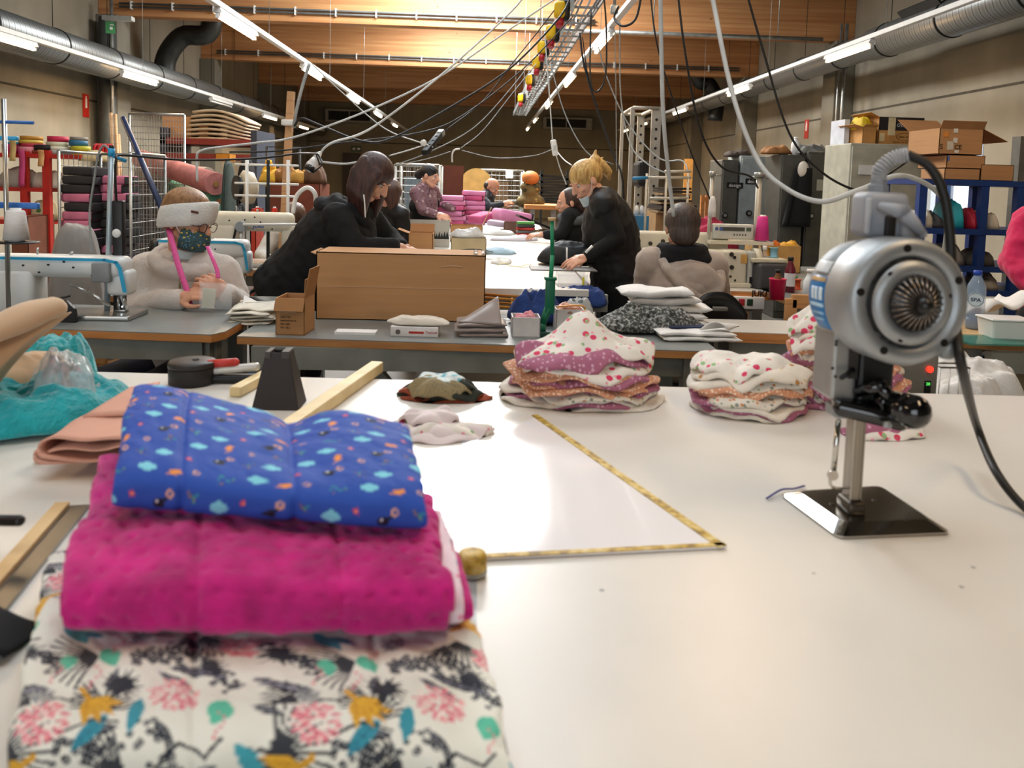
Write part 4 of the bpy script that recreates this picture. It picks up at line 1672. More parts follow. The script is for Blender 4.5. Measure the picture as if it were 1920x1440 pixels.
# ------------------------------------------------------------------ people
def M_skin(c='d9a084'):
    return mat('skin_' + c, c, .5, var=.08, vs=14)


def face_frame(fwd, up):
    f = Vector(fwd).normalized()
    u = Vector(up)
    u = (u - f * u.dot(f)).normalized()
    s = f.cross(u).normalized()      # the person's own right-hand side
    return Matrix((s, f, u)).transposed()


def head_mesh(mb, c, fwd, up, s=1.0):
    M = face_frame(fwd, up)
    c = Vector(c)

    def L(x, y, z):
        return c + M @ Vector((x * s, y * s, z * s))
    mb.ell(L(0, -.012, .03), (.074 * s, .092 * s, .085 * s), M, 20, 14)
    mb.ell(L(0, .018, -.02), (.060 * s, .070 * s, .075 * s), M, 18, 12)
    mb.ell(L(0, .05, -.085), (.030 * s, .028 * s, .026 * s), M, 14, 10)
    mb.limb([L(-.05, .0, -.055), L(-.022, .05, -.088), L(.022, .05, -.088), L(.05, .0, -.055)], [.022 * s] * 4, 10)
    mb.limb([L(0, .083, .02), L(0, .104, -.022)], [.008 * s, .0125 * s], 10)
    for q in (-1, 1):
        mb.ell(L(q * .01, .094, -.024), .009 * s, n=8, m=6)
        mb.ell(L(q * .036, .062, -.022), (.02 * s, .016 * s, .017 * s), M, 10, 8)
        mb.ell(L(q * .03, .078, .026), (.02 * s, .008 * s, .006 * s), M, 10, 8)
        mb.ell(L(q * .077, -.012, -.008), (.009 * s, .018 * s, .03 * s), M, 10, 8)
    mb.ell(L(0, .083, -.053), (.022 * s, .010 * s, .006 * s), M, 10, 6)
    mb.ell(L(0, .081, -.063), (.019 * s, .010 * s, .007 * s), M, 10, 6)
    return M, L


def hand_mesh(mb, w, d, n, s=1.0, curl=.6, side=1, spread=.12):
    """w wrist, d direction of the hand, n back-of-hand normal; side +1: thumb towards n x d"""
    d = Vector(d).normalized()
    n = Vector(n)
    n = (n - d * n.dot(d)).normalized()
    x = n.cross(d).normalized() * side
    w = Vector(w)

    def L(a, b, c):
        return w + (x * a + d * b + n * c) * s
    M = Matrix((x, d, n)).transposed()
    mb.ell(L(0, .045, 0), (.040 * s, .052 * s, .016 * s), M, 14, 10)
    mb.limb([L(0, -.01, 0), L(0, .03, 0)], [.024 * s, .026 * s], 10)
    lens = [(.031, .036, .024, .020), (.011, .040, .028, .021), (-.009, .037, .026, .020), (-.029, .029, .020, .017)]
    for i, (ox, a, b, c) in enumerate(lens):
        p = L(ox, .082 - abs(i - 1) * .004, 0)
        ang = curl * (.45 + .1 * i)
        pts = [p]
        sp = (1.2 - i) * spread
        for k_, ln in enumerate((a, b, c)):
            dd = (d * math.cos(ang) - n * math.sin(ang) + x * sp * .6).normalized()
            p = p + dd * ln * s
            pts.append(p)
            ang += curl * .75
        mb.limb(pts, [.0098 * s, .0088 * s, .0078 * s, .0068 * s], 8)
    mb.limb([L(.024, .02, -.004), L(.050, .048, -.012), L(.056, .076, -.022), L(.052, .098, -.03)], [.015 * s, .0115 * s, .0098 * s, .0078 * s], 8)
    return mb


def torso(mb, J, grow=.0, hips=True, deep=1.0, bulk=1.0):
    sL, sR, pel = Vector(J['sL']), Vector(J['sR']), Vector(J['pel'])
    neck = (sL + sR) / 2
    X = (sR - sL).normalized()
    Z = (neck - pel).normalized()
    X = (X - Z * X.dot(Z)).normalized()
    Yv = Z.cross(X)
    M = Matrix((X, Yv, Z)).transposed()
    w = (sR - sL).length / 2
    L = (neck - pel).length
    chest = neck - Z * L * .22
    waist = neck - Z * L * .62
    g = grow
    pc = pel - Z * 0.02
    for i in range(8):
        q = i / 7
        wv = (.86, .90, .88, .83, .80, .82, .86, .88)[i] * w * bulk
        dv = (.098, .116, .122, .116, .112, .116, .124, .128)[i] * deep * bulk
        cc = (neck - Z * L * .12).lerp(pc if hips else waist, q)
        mb.ell(cc, (wv + g, dv + g, L * .16 + .03 + g), M, 20, 12)
    mb.limb([sL, neck + Z * .035, sR], [.056 + g, .066 + g, .056 + g], 14)
    return M, neck


def person(label, J, skin='d9a084', hair=None, sleeves=True, top=None, vest=None, trousers=None, shoes='2b2b2b', s=1.0, hands=None, top_fuse=.011, bulk=1.0, deep=1.0, crease=.012, sleeve_r=(.062, .05, .041)):
    """J holds world joint positions. Clothing and hair are children of the root beside the single body mesh"""
    base = Vector((J['pel'][0], J['pel'][1], 0))
    root = thing('person', label, 'person', base)
    mb = MB()
    M, L = head_mesh(mb, J['head'], J['fwd'], J['up'], s)
    neck = (Vector(J['sL']) + Vector(J['sR'])) / 2
    mb.limb([L(0, -.02, -.05), neck], [.052 * s, .06 * s], 14)
    torso(mb, J, -.015, bulk=bulk * .9)
    for a in 'LR':
        if 'e' + a in J:
            mb.limb([J['s' + a], J['e' + a], J['w' + a]], [.045, .036, .025], 12)
            h = (J.get('h' + a))
            if h:
                hand_mesh(mb, J['w' + a], h[0], h[1], h[2] if len(h) > 2 else 1.0, h[3] if len(h) > 3 else .6, h[4] if len(h) > 4 else 1)
        if 'k' + a in J:
            side = (Vector(J['s' + a]) - neck).normalized() * .09
            hp = Vector(J['pel']) + side
            mb.limb([hp, J['k' + a], J['a' + a]], [.08, .05, .036], 12)
            mb.limb([Vector(J['a' + a]) + Vector((0, 0, -.03)), Vector(J['a' + a]) + Vector(J.get('toe', (0, -.14, 0))) + Vector((0, 0, -.045))], [.035, .03], 10)
    mb.wb('body', M_skin(skin), root, fuse=.0045 if hands is None else hands, smooth_it=2)
    # eyes
    for q in (-1, 1):
        e = MB().ell(L(q * .031, .0635, .007), .0115 * s, n=12, m=8).wb('eye', mat('eye_white', 'b5aca2', .35), root)
        MB().ell(L(q * .031, .0722, .005), .0056 * s, n=10, m=6).wb('iris', mat('iris_dark', '2b221c', .2), e)
    MB().limb([L(-.016, .0895, -.0565), L(.016, .0895, -.0565)], [.0042 * s, .0042 * s], 8).wb('lips', mat('lips', 'b0655a', .4), root)
    if top:
        mb = MB()
        torso(mb, J, .012, hips=True, bulk=bulk, deep=deep)
        if sleeves:
            for a in 'LR':
                if 'e' + a in J:
                    w_ = Vector(J['w' + a])
                    e_ = Vector(J['e' + a])
                    mb.limb([J['s' + a], e_, w_ + (e_ - w_).normalized() * .015], list(sleeve_r), 14)
        mb.wb('sweater' if not isinstance(top, tuple) else top[1], top if not isinstance(top, tuple) else top[0], root, fuse=top_fuse, smooth_it=5, disp=(crease, .07) if crease else None)
    if vest:
        mb = MB()
        torso(mb, J, .03, hips=True, bulk=bulk, deep=deep)
        mb.wb(vest[1], vest[0], root, fuse=top_fuse, smooth_it=6, disp=(.014, .05))
    if trousers:
        mb = MB()
        for a in 'LR':
            if 'k' + a in J:
                side = (Vector(J['s' + a]) - neck).normalized() * .085
                hp = Vector(J['pel']) + side
                mb.limb([Vector(J['pel']), hp, J['k' + a], Vector(J['a' + a]) + Vector((0, 0, .02))], [.12, .105, .07, .055], 12)
        mb.wb('trousers', trousers, root, fuse=.015, smooth_it=4)
        for a in 'LR':
            if 'k' + a in J:
                an = Vector(J['a' + a])
                toe = Vector(J.get('toe', (0, -.14, 0)))
                MB().limb([an + Vector((0, 0, -.025)), an + toe * .5 + Vector((0, 0, -.035)), an + toe + Vector((0, 0, -.045))], [.045, .045, .035], 12).wb('shoe', mat('shoe_' + shoes, shoes, .6), root)
    return root, M, L


def hair_mat(c, c2=None):
    n_ = 'hair_' + c
    if n_ in _MATS:
        return _MATS[n_]
    k_ = NT(n_)
    k_.l(k_.ramp(k_.noise(9, 5, (9, 9, .8)), [(0.3, lin(c)), (0.7, lin(c2 or c))]), k_.b.inputs['Base Color'])
    k_.b.inputs['Roughness'].default_value = .42
    k_.bump(k_.noise(30, 4, (9, 9, .7)), .6, .006)
    _MATS[n_] = k_.m
    return k_.m

# ------------------------------------------------------------------ the people at work
def V(*a):
    return Vector(a)


M_blackcloth = mat('black_jersey', '0d0d0f', .9, var=.2, vs=9)
M_blackcloth2 = mat('black_quilt', '0e0e10', .6, var=.2, vs=9)

# seated woman in cream hoodie -------------------------------------------------
Y0 = 3.42
J = dict(head=P(352, 414, Y0), fwd=(.94, -.26, -.26), up=(.25, -.05, 1),
         sL=P(420, 508, Y0 + .03), sR=P(275, 502, Y0 + .02), pel=P(338, 700, Y0 + .12))
J['pel'].z = .52
J['eR'] = P(262, 578, Y0 - .02)
J['wR'] = P(338, 560, Y0 - .2)
J['eL'] = P(446, 575, Y0 + .02)
J['wL'] = P(425, 552, Y0 - .16)
J['hR'] = ((.75, -.25, .30), (-.25, -.6, .8), 1.0, .75, -1)
J['hL'] = ((-.45, -.2, .45), (.3, -.7, .5), 1.0, .9, 1)
J['kL'], J['kR'] = V(-1.36, Y0 - .3, .52), V(-1.62, Y0 - .3, .52)
J['aL'], J['aR'] = V(-1.36, Y0 - .22, .08), V(-1.62, Y0 - .22, .08)
M_hood = mat('cream_fleece', 'cfc4ba', .9, var=.06, bump=.4, bs=150, sheen=.4)
r1, M, L = person('seated woman in cream hoodie with white knitted headband, glasses and patterned mask', J, 'd39a7c', top=(M_hood, 'hoodie'), trousers=mat('jeans_dark', '2b3040', .9), bulk=1.12, sleeve_r=(.072, .066, .05), crease=.018, s=1.07)
mb = MB()
mb.ell(L(0, -.018, .05), (.092, .108, .092), M, 20, 12)
mb.ell(L(0, -.05, .02), (.086, .074, .10), M, 18, 10)
mb.ell(L(.02, .02, .085), (.062, .068, .05), M, 14, 10)
mb.wb('hair', hair_mat('6f4a2e', 'a97c4f'), r1, fuse=.006, smooth_it=4)
mb = MB()
loops = []
for zz, g in ((-.036, .0), (-.028, .006), (-.005, .009), (.03, .010), (.052, .007), (.06, .0)):
    lp = []
    for k_ in range(40):
        a = 2 * math.pi * k_ / 40
        lp.append(L((.084 + g) * math.cos(a), -.006 + (.108 + g) * math.sin(a), zz + .012 + .038 * math.sin(a)))
    loops.append(lp)
inner = [[L(.078 * math.cos(2 * math.pi * k_ / 40), -.006 + .1 * math.sin(2 * math.pi * k_ / 40), zz + .012 + .038 * math.sin(2 * math.pi * k_ / 40)) for k_ in range(40)] for zz in (.06, -.036)]
mb.loft(loops + inner + [loops[0]], caps=False)
hb = mb.wb('headband', mat('knit_white', 'e4e2dc', .95, var=.06, vs=70, bump=.8, bs=90, sc=(1, 1, 3), bd=.004), r1)
MB().box(L(.075, .072, .06), (.004, .03, .010), M @ Euler((0, 0, .72)).to_matrix()).wb('leather_tag', mat('leather_tag', '6a3d34', .6), hb)
# mask with floral print over mouth
mb = MB()
def mk(u, v):
    a = (u - .5) * 2.5
    zz = .0 - .105 * v
    bul = .014 * math.sin(math.pi * v) * math.cos(a * .6)
    return L(math.sin(a) * (.072 + bul), .004 + math.cos(a) * (.085 + bul + .012 * math.cos(a * 2)), -.018 - .085 * v)
mb.sheet(mk, 22, 12, .002)
m1 = mat_print('mask_print', '3e5a60', [(75, .28, '2b3f3a', 1), (60, .22, '5f93b4', 1.3), (48, .22, 'e0b83a', 1)])
mb.wb('face_mask', m1, r1)
MB().tube([L(.072, .03, -.04), L(.08, .0, -.01)], .002, 6).wb('ear_loop', M_white, r1)
# second pale blue mask slipped under the chin
mb = MB().sheet(lambda u, v: L(math.sin((u - .5) * 2.4) * (.08 + .012 * v), -.01 + math.cos((u - .5) * 2.4) * (.085 + .01 * v), -.108 - .035 * v), 20, 6, .004)
mb.wb('chin_mask', mat('pale_blue_mask', 'b9c9cd', .7), r1)
gl = MB()
for q in (-1, 1):
    gl.tube([L(q * .034 + .025 * math.cos(a), .104 - abs(math.cos(a)) * .006, .0 + .019 * math.sin(a)) for a in [2 * math.pi * k_ / 20 for k_ in range(20)]], .0018, 6, closed=True)
    gl.tube([L(q * .06, .098, .006), L(q * .078, .02, .004)], .0016, 6)
gl.tube([L(-.01, .106, .004), L(.01, .106, .004)], .0016, 6)
gl.wb('glasses', mat('glasses_dark', '4a2f30', .3), r1)
# hood lying on the shoulders
mb = MB()
nk = (J['sL'] + J['sR']) / 2
mb.tube([nk + V(.115 * math.cos(a) + .0, .085 * math.sin(a) - .01, .035 + .035 * math.sin(a) - .02 * math.cos(a)) for a in [2 * math.pi * k_ / 24 for k_ in range(24)]], .042, 12, closed=True)
mb.ell(nk + V(-.06, .07, .035), (.13, .08, .075))
mb.wb('hood', M_hood, r1, fuse=.01, smooth_it=5, disp=(.014, .05))
MB().tube([nk + V(.028, -.135, -.02), nk + V(.032, -.15, -.075)], .004, 6).wb('zip_pull', mat('zip_brass', '8a7a52', .4, .6), r1)
# pink tape measure hung round the neck: rests on her, lies apart from the body
M_pt = mat('tape_pink', 'e2589a', .5, var=.08, vs=90)
tm = thing('tape_measure', 'pink tape measure hung round the neck of the woman in the cream hoodie', 'tape measure', nk)
MB().sheet(lambda u, v: (Vector(spline([P(316, 428, Y0 - .05), P(324, 458, Y0 - .12), P(333, 492, Y0 - .175), P(342, 520, Y0 - .20), P(352, 548, Y0 - .215), P(357, 578, Y0 - .225)], 5)[int(round(v * 25))]) + V(.024 * (u - .5), 0, .004 * (u - .5))), 3, 26, .0015).wb('tape_strip', M_pt, tm)
MB().sheet(lambda u, v: (Vector(spline([P(389, 462, Y0 - .1), P(399, 486, Y0 - .165), P(407, 506, Y0 - .185), P(409, 522, Y0 - .2)], 5)[int(round(v * 15))]) + V(.018 * (u - .5), 0, 0)), 3, 16, .0015).wb('tape_strip', M_pt, tm)
# clear folder she holds
a = P(375, 530, Y0 - .29)
b = P(434, 580, Y0 - .29)
t = thing('clear_folder', 'clear plastic folder held up by the seated woman in cream hoodie', 'folder', ((a.x + b.x) / 2, a.y, b.z))
MB().box(((a.x + b.x) / 2, a.y, (a.z + b.z) / 2), (b.x - a.x, .004, a.z - b.z), (0, .03, .1)).wb('folder_sheet', M_plastic, t)
MB().box(((a.x + b.x) / 2 - .03, a.y + .006, (a.z + b.z) / 2 - .01), (.05, .003, .08), (0, .1, .1)).wb('paper_slip', mat('slip_cream', 'd8d2b4', .7), t)

# woman bending over the table in black hooded sweater ---------------------------
Y1 = 4.05
J = dict(head=P(700, 334, Y1 - .04), fwd=(.72, -.22, -.66), up=(.55, -.12, .8),
         sL=P(690, 408, Y1 + .17), sR=P(632, 408, Y1 - .16), pel=P(548, 545, Y1 + .05))
J['eR'], J['wR'] = P(668, 470, Y1 - .25), P(742, 462, Y1 - .2)
J['eL'], J['wL'] = P(730, 450, Y1 + .22), P(752, 462, Y1 + .12)
J['hR'] = ((.9, .1, -.3), (.2, -.3, .9), 1, .5, -1)
J['hL'] = ((.9, -.1, -.3), (.2, -.2, .9), 1, .5, 1)
px_, py_ = J['pel'].x, J['pel'].y
J['kL'], J['kR'] = V(px_ + .1, py_ + .12, .5), V(px_ + .05, py_ - .14, .5)
J['aL'], J['aR'] = V(px_ + .02, py_ + .12, .09), V(px_ - .02, py_ - .14, .09)
J['toe'] = (.14, 0, 0)
r2, M, L = person('woman in black hooded sweater with long dark brown hair bending over the packing table', J, 'd6a083', top=(M_blackcloth, 'hooded_sweater'), trousers=M_blackcloth, bulk=1.28, deep=1.25, sleeve_r=(.078, .064, .046), crease=.02)
mb = MB()
mb.ell(L(0, -.02, .04), (.088, .105, .09), M, 20, 12)
for q in (-1, 1):
    for k_ in range(5):
        y0 = .03 - k_ * .026
        a = L(q * .068, y0, .05)
        mb.limb([a, L(q * .088, y0 + .01, -.02), L(q * .088, y0 + .03, -.09) + V(.01, 0, -.01), L(q * .075, y0 + .03, -.14) + V(.03, 0, -.05)], [.026, .028, .026, .012], 8)
mb.wb('hair', hair_mat('2a1714', '50302a'), r2, fuse=.006, smooth_it=3)
mb = MB()
nk = (J['sL'] + J['sR']) / 2
mb.ell(nk + V(-.10, 0, .035), (.115, .15, .055), (0, .5, 0))
mb.tube([nk + V(.085 * math.cos(a) - .005, .12 * math.sin(a), .03 - .06 * math.cos(a)) for a in [2 * math.pi * k_ / 24 for k_ in range(24)]], .038, 12, closed=True)
mb.wb('hood', M_blackcloth, r2, fuse=.01, smooth_it=4, disp=(.016, .05))
MB().tube(spline([P(682, 365, Y1 - .25), P(684, 385, Y1 - .26), P(685, 408, Y1 - .25)], 4), .0035, 6).wb('drawstring', M_white, r2)

# blonde woman writing --------------------------------------------------------------
Y2 = 4.6
J = dict(head=P(1098, 340, Y2), fwd=(-.80, -.30, -.55), up=(-.42, -.1, .85),
         sL=P(1132, 385, Y2 - .17), sR=P(1138, 392, Y2 + .17), pel=P(1162, 525, Y2 + .02))
J['eL'], J['wL'] = P(1158, 448, Y2 - .24), P(1100, 482, Y2 - .3)
J['eR'], J['wR'] = P(1120, 455, Y2 + .2), P(1092, 488, Y2 - .08)
J['hL'] = ((-.9, -.1, -.35), (-.2, -.5, .8), 1, .45, -1)
J['hR'] = ((-.9, -.2, -.25), (-.1, -.4, .9), 1, .8, 1)
px_, py_ = J['pel'].x, J['pel'].y
J['kL'], J['kR'] = V(px_ - .03, py_ - .13, .5), V(px_ - .05, py_ + .14, .5)
J['aL'], J['aR'] = V(px_, py_ - .13, .09), V(px_ + .02, py_ + .14, .09)
J['toe'] = (-.14, 0, 0)
r3, M, L = person('blonde woman in black padded gilet writing at the long white table', J, 'dba488', top=(M_blackcloth, 'black_jumper'), vest=(M_blackcloth2, 'padded_gilet'), trousers=M_blackcloth, bulk=1.08, deep=1.1)
mb = MB()
mb.ell(L(0, -.02, .04), (.084, .102, .088), M, 20, 12)
mb.ell(L(0, -.06, .02), (.075, .06, .075), M, 16, 10)
mb.ell(L(0, -.12, .075), (.036, .036, .034), M, 14, 10)
mb.limb([L(0, -.09, .065), L(.0, -.14, .03) , L(.01, -.16, -.03), L(.02, -.15, -.08)], [.03, .034, .03, .008], 10)
mb.limb([L(0, -.11, .08), L(0, -.155, .12)], [.022, .008], 8)
mb.limb([L(0, -.11, .06), L(.01, -.18, .06)], [.02, .006], 8)
mb.wb('hair', hair_mat('a87a3c', 'e6c47c'), r3, fuse=.006, smooth_it=2)
mb = MB().sheet(lambda u, v: L(math.sin((u - .5) * 2.0) * .066, .02 + math.cos((u - .5) * 2.0) * .068, -.068 - .06 * v), 14, 8, .003)
mk_ = mb.wb('face_mask', mat('pale_blue_mask', 'b9c9cd'), r3)
MB().tube([L(-.066, .04, -.075), L(-.08, .0, -.0), L(-.078, -.018, .015)], .0018, 6).wb('ear_loop', M_white, mk_)
nk = (J['sL'] + J['sR']) / 2
mb = MB().tube([nk + V(.072 * math.cos(a) - .012, .075 * math.sin(a), .075 - .03 * math.cos(a)) for a in [2 * math.pi * k_ / 24 for k_ in range(24)]], .024, 12, closed=True)
mb.tube([nk + V(.075 * math.cos(a) - .008, .08 * math.sin(a), .045 - .02 * math.cos(a)) for a in [2 * math.pi * k_ / 24 for k_ in range(24)]], .026, 12, closed=True)
mb.wb('collar', M_blackcloth2, r3, fuse=.008, smooth_it=3)
w = J['wR'] + V(-.09, -.02, -.0)
solo(MB().cyl(P(1063, 464, Y2 - .2), P(1063, 503, Y2 - .2), .005, n=8), 'white_pen', M_white, 'white pen held upright in the blonde woman\'s writing hand', 'pen')
solo(MB().cyl(P(1098, 474, Y2 - .38), P(1111, 461, Y2 - .38), .008, n=8), 'white_marker', M_white, 'white marker tucked at the blonde woman\'s wrist', 'pen')

# hooded woman seen from behind ------------------------------------------------------
Y3 = 3.75
J = dict(head=P(1279, 428, Y3 + .04), fwd=(.05, .9, -.3), up=(0, .25, 1),
         sL=P(1222, 492, Y3 + .04), sR=P(1335, 500, Y3 + .04), pel=P(1280, 660, Y3))
J['pel'].z = .56
J['eL'], J['wL'] = P(1212, 545, Y3 + .12), P(1225, 535, Y3 + .4)
J['eR'], J['wR'] = P(1345, 560, Y3 + .12), P(1330, 545, Y3 + .42)
J['hL'] = ((.2, .9, -.2), (0, 0, 1), 1, .5, 1)
J['hR'] = ((-.2, .9, -.2), (0, 0, 1), 1, .5, -1)
c_ = J['pel']
J['kL'], J['kR'] = V(c_.x - .12, c_.y + .42, .55), V(c_.x + .12, c_.y + .42, .55)
J['aL'], J['aR'] = V(c_.x - .12, c_.y + .44, .09), V(c_.x + .12, c_.y + .44, .09)
J['toe'] = (0, .14, 0)
M_taupe = mat('taupe_fleece', 'ab9a8c', .9, var=.06, bump=.3, bs=150, sheen=.35)
r4, M, L = person('seated woman seen from behind in taupe hoodie and black scarf', J, 'c99678', top=(M_taupe, 'hoodie'), trousers=mat('jeans_dark', '2b3040'), bulk=1.22, deep=1.15, sleeve_r=(.08, .07, .05), crease=.02)
mb = MB().ell(L(0, -.02, .03), (.088, .105, .095), M, 20, 12).ell(L(0, -.045, -.03), (.076, .062, .075), M, 16, 10)
mb.wb('hair', hair_mat('2e231d', '54443a'), r4, fuse=.006, smooth_it=3)
nk = (J['sL'] + J['sR']) / 2
mb = MB()
mb.tube([nk + V(.098 * math.cos(a), .085 * math.sin(a) + .01, .07) for a in [2 * math.pi * k_ / 24 for k_ in range(24)]], .036, 12, closed=True)
mb.ell(nk + V(0, -.03, .03), (.15, .08, .06))
mb.wb('scarf', mat('black_wool', '141315', .95), r4, fuse=.01, smooth_it=4, disp=(.01, .04))
mb = MB()
mb.ell(nk + V(.03, -.12, -.075), (.135, .05, .10), (.15, 0, -.1))
mb.tube(spline([nk + V(-.12, -.07, .03), nk + V(-.09, -.14, -.03), nk + V(-.01, -.175, -.115), nk + V(.08, -.175, -.15), nk + V(.155, -.14, -.10), nk + V(.17, -.08, -.02)], 6), .024, 10)
mb.wb('hood', M_taupe, r4, fuse=.01, smooth_it=4, disp=(.012, .05))

# seated woman in grey and black behind the blonde woman ----------------------------
Y4 = 6.4
J = dict(head=P(1066, 380, Y4), fwd=(-.95, -.1, -.2), up=(-.1, 0, 1),
         sL=P(1066, 408, Y4 - .14), sR=P(1080, 410, Y4 + .15), pel=P(1078, 470, Y4))
J['pel'].z = .6
J['eL'], J['wL'] = P(1052, 440, Y4 - .2), P(1022, 440, Y4 - .15)
J['hL'] = ((-1, 0, 0), (0, -.2, 1), 1, .5, -1)
c_ = J['pel']
J['kL'], J['kR'] = V(c_.x - .4, c_.y - .1, .55), V(c_.x - .4, c_.y + .12, .55)
J['aL'], J['aR'] = V(c_.x - .4, c_.y - .1, .09), V(c_.x - .4, c_.y + .12, .09)
J['toe'] = (-.14, 0, 0)
r5, M, L = person('seated woman in black top with grey shoulder panel facing the bag pile', J, 'd6a083', top=(M_blackcloth, 'black_jumper'), trousers=M_blackcloth, bulk=1.15)
MB().ell(L(0, -.03, .03), (.086, .1, .095), M, 16, 10).ell(L(0, -.09, -.03), (.06, .05, .08), M, 14, 8).wb('hair', hair_mat('2c1c18', '4a3028'), r5, fuse=.01, smooth_it=3)
nk = (J['sL'] + J['sR']) / 2
MB().tube([nk + V(.09 * math.cos(a), .15 * math.sin(a), .012 - .03 * abs(math.sin(a))) for a in [2 * math.pi * k_ / 20 for k_ in range(20)]], .04, 10, closed=True).wb('grey_yoke', mat('grey_jersey', '55585a', .9), r5, fuse=.012)

# woman with black bun at the pink bags ------------------------------------------------
Y5 = 7.9
J = dict(head=P(806, 330, Y5), fwd=(.9, -.3, -.2), up=(.1, 0, 1),
         sL=P(812, 358, Y5 + .14), sR=P(780, 362, Y5 - .12), pel=P(792, 435, Y5))
J['eR'], J['wR'] = P(792, 395, Y5 - .2), P(818, 402, Y5 - .25)
J['hR'] = ((.9, 0, -.2), (.2, -.7, .6), 1, .4, -1)
J['eL'], J['wL'] = P(828, 382, Y5 + .2), P(850, 392, Y5 + .1)
c_ = J['pel']
J['kL'], J['kR'] = V(c_.x, c_.y + .1, .5), V(c_.x, c_.y - .12, .5)
J['aL'], J['aR'] = V(c_.x, c_.y + .1, .09), V(c_.x, c_.y - .12, .09)
M_mauve = mat_print('mauve_print', '7d5a60', [(18, .3, 'a88f8c', 1), (26, .25, '54363e', 1)])
r6, M, L = person('woman with black hair bun in mauve patterned blouse and black apron stacking pink bags', J, 'dca58a', top=(M_mauve, 'patterned_blouse'), trousers=M_blackcloth, bulk=1.05)
MB().ell(L(0, -.02, .04), (.084, .1, .085), M, 16, 10).ell(L(0, -.12, -.01), (.045, .05, .055), M, 14, 8).wb('hair', hair_mat('0c0b0d', '1d1a1c'), r6, fuse=.01, smooth_it=2)
mb = MB()
JJ = dict(J)
JJ['sL'] = J['sL'] - V(0, 0, .13)
JJ['sR'] = J['sR'] - V(0, 0, .13)
torso(mb, JJ, .02)
nk = (J['sL'] + J['sR']) / 2
mb.tube(spline([nk + V(.02, -.14, -.1), nk + V(.05, -.07, .03), nk + V(-.06, 0, .07)], 5), .012, 8)
mb.wb('apron', M_blackcloth, r6, fuse=.014)
MB().tube([L(.03, .1, .03), L(.07, .09, .06), L(.08, 0, .085)], .003, 6).wb('glasses', M_black, r6)

# bearded man bent over, far down the hall -----------------------------------------------
Y6 = 9.6
J = dict(head=P(922, 352, Y6), fwd=(.75, -.35, -.5), up=(.4, -.1, .85),
         sL=P(920, 368, Y6 + .16), sR=P(903, 372, Y6 - .16), pel=P(892, 420, Y6 + .2))
J['eR'], J['wR'] = P(918, 388, Y6 - .25), P(942, 383, Y6 - .2)
J['hR'] = ((.8, 0, .3), (.2, -.6, .6), 1, .8, -1)
c_ = J['pel']
J['kL'], J['kR'] = V(c_.x, c_.y + .1, .5), V(c_.x, c_.y - .12, .5)
J['aL'], J['aR'] = V(c_.x, c_.y + .1, .09), V(c_.x, c_.y - .12, .09)
r7, M, L = person('bearded balding man in dark patterned shirt bent over his work beyond the pink bags', J, 'c98f70', top=(mat_print('dark_shirt', '2b3038', [(14, .25, '59616c', 1)]), 'dark_shirt'), trousers=M_blackcloth, hands=.006)
MB().ell(L(0, -.05, .0), (.08, .06, .06), M, 14, 8).wb('hair', hair_mat('221a15', '33271f'), r7)
MB().ell(L(0, .035, -.075), (.058, .052, .04), M, 14, 8).wb('beard', hair_mat('221a15', '33271f'), r7)

# dark-haired person seated behind the bending woman, seen between her hair and the table
Y7 = 5.7
J = dict(head=P(728, 362, Y7), fwd=(-.5, .8, -.2), up=(0, .1, 1),
         sL=P(715, 404, Y7 + .1), sR=P(752, 404, Y7 - .1), pel=P(735, 520, Y7))
J['pel'].z = .58
J['eR'], J['wR'] = P(760, 450, Y7 - .12), P(735, 465, Y7 - .2)
c_ = J['pel']
J['kL'], J['kR'] = V(c_.x - .12, c_.y + .35, .52), V(c_.x + .12, c_.y + .35, .52)
J['aL'], J['aR'] = V(c_.x - .12, c_.y + .35, .09), V(c_.x + .12, c_.y + .35, .09)
r8, M, L = person('seated person with brown hair in a black jacket, behind the bending woman', J, 'cf9a80', top=(M_blackcloth2, 'black_jacket'), trousers=M_blackcloth, hands=.006)
MB().ell(L(0, -.02, .02), (.088, .1, .095), M, 16, 10).limb([L(0, -.06, 0), L(0, -.07, -.13)], [.075, .03], 12).wb('hair', hair_mat('3a2219', '5c382a'), r8, fuse=.01, smooth_it=2)

# person whose sleeve reaches to the second machine ---------------------------------------
Y8 = 5.4
J = dict(head=P(551, 412, Y8 + .25), fwd=(-.5, -.75, -.4), up=(-.1, -.1, 1),
         sL=P(560, 440, Y8 + .3), sR=P(515, 442, Y8 + .15), pel=P(540, 560, Y8 + .3))
J['pel'].z = .58
J['eR'], J['wR'] = P(490, 478, Y8 + .05), P(503, 488, Y8 - .1)
J['hR'] = ((.75, -.3, -.25), (.1, -.6, .7), 1, .7, -1)
c_ = J['pel']
J['kL'], J['kR'] = V(c_.x + .12, c_.y - .35, .52), V(c_.x - .12, c_.y - .35, .52)
J['aL'], J['aR'] = V(c_.x + .12, c_.y - .35, .09), V(c_.x - .12, c_.y - .35, .09)
r9, M, L = person('brown haired person in pale sleeve reaching to the cream machine behind the bending woman', J, 'd9a188', top=(mat('pale_jersey', 'cfcdc6', .9, var=.05), 'pale_sweater'), trousers=M_blackcloth)
MB().ell(L(0, -.005, .045), (.09, .105, .085), M, 16, 10).wb('hair', hair_mat('4a3428', '6a4c3a'), r9, fuse=.008, smooth_it=2)

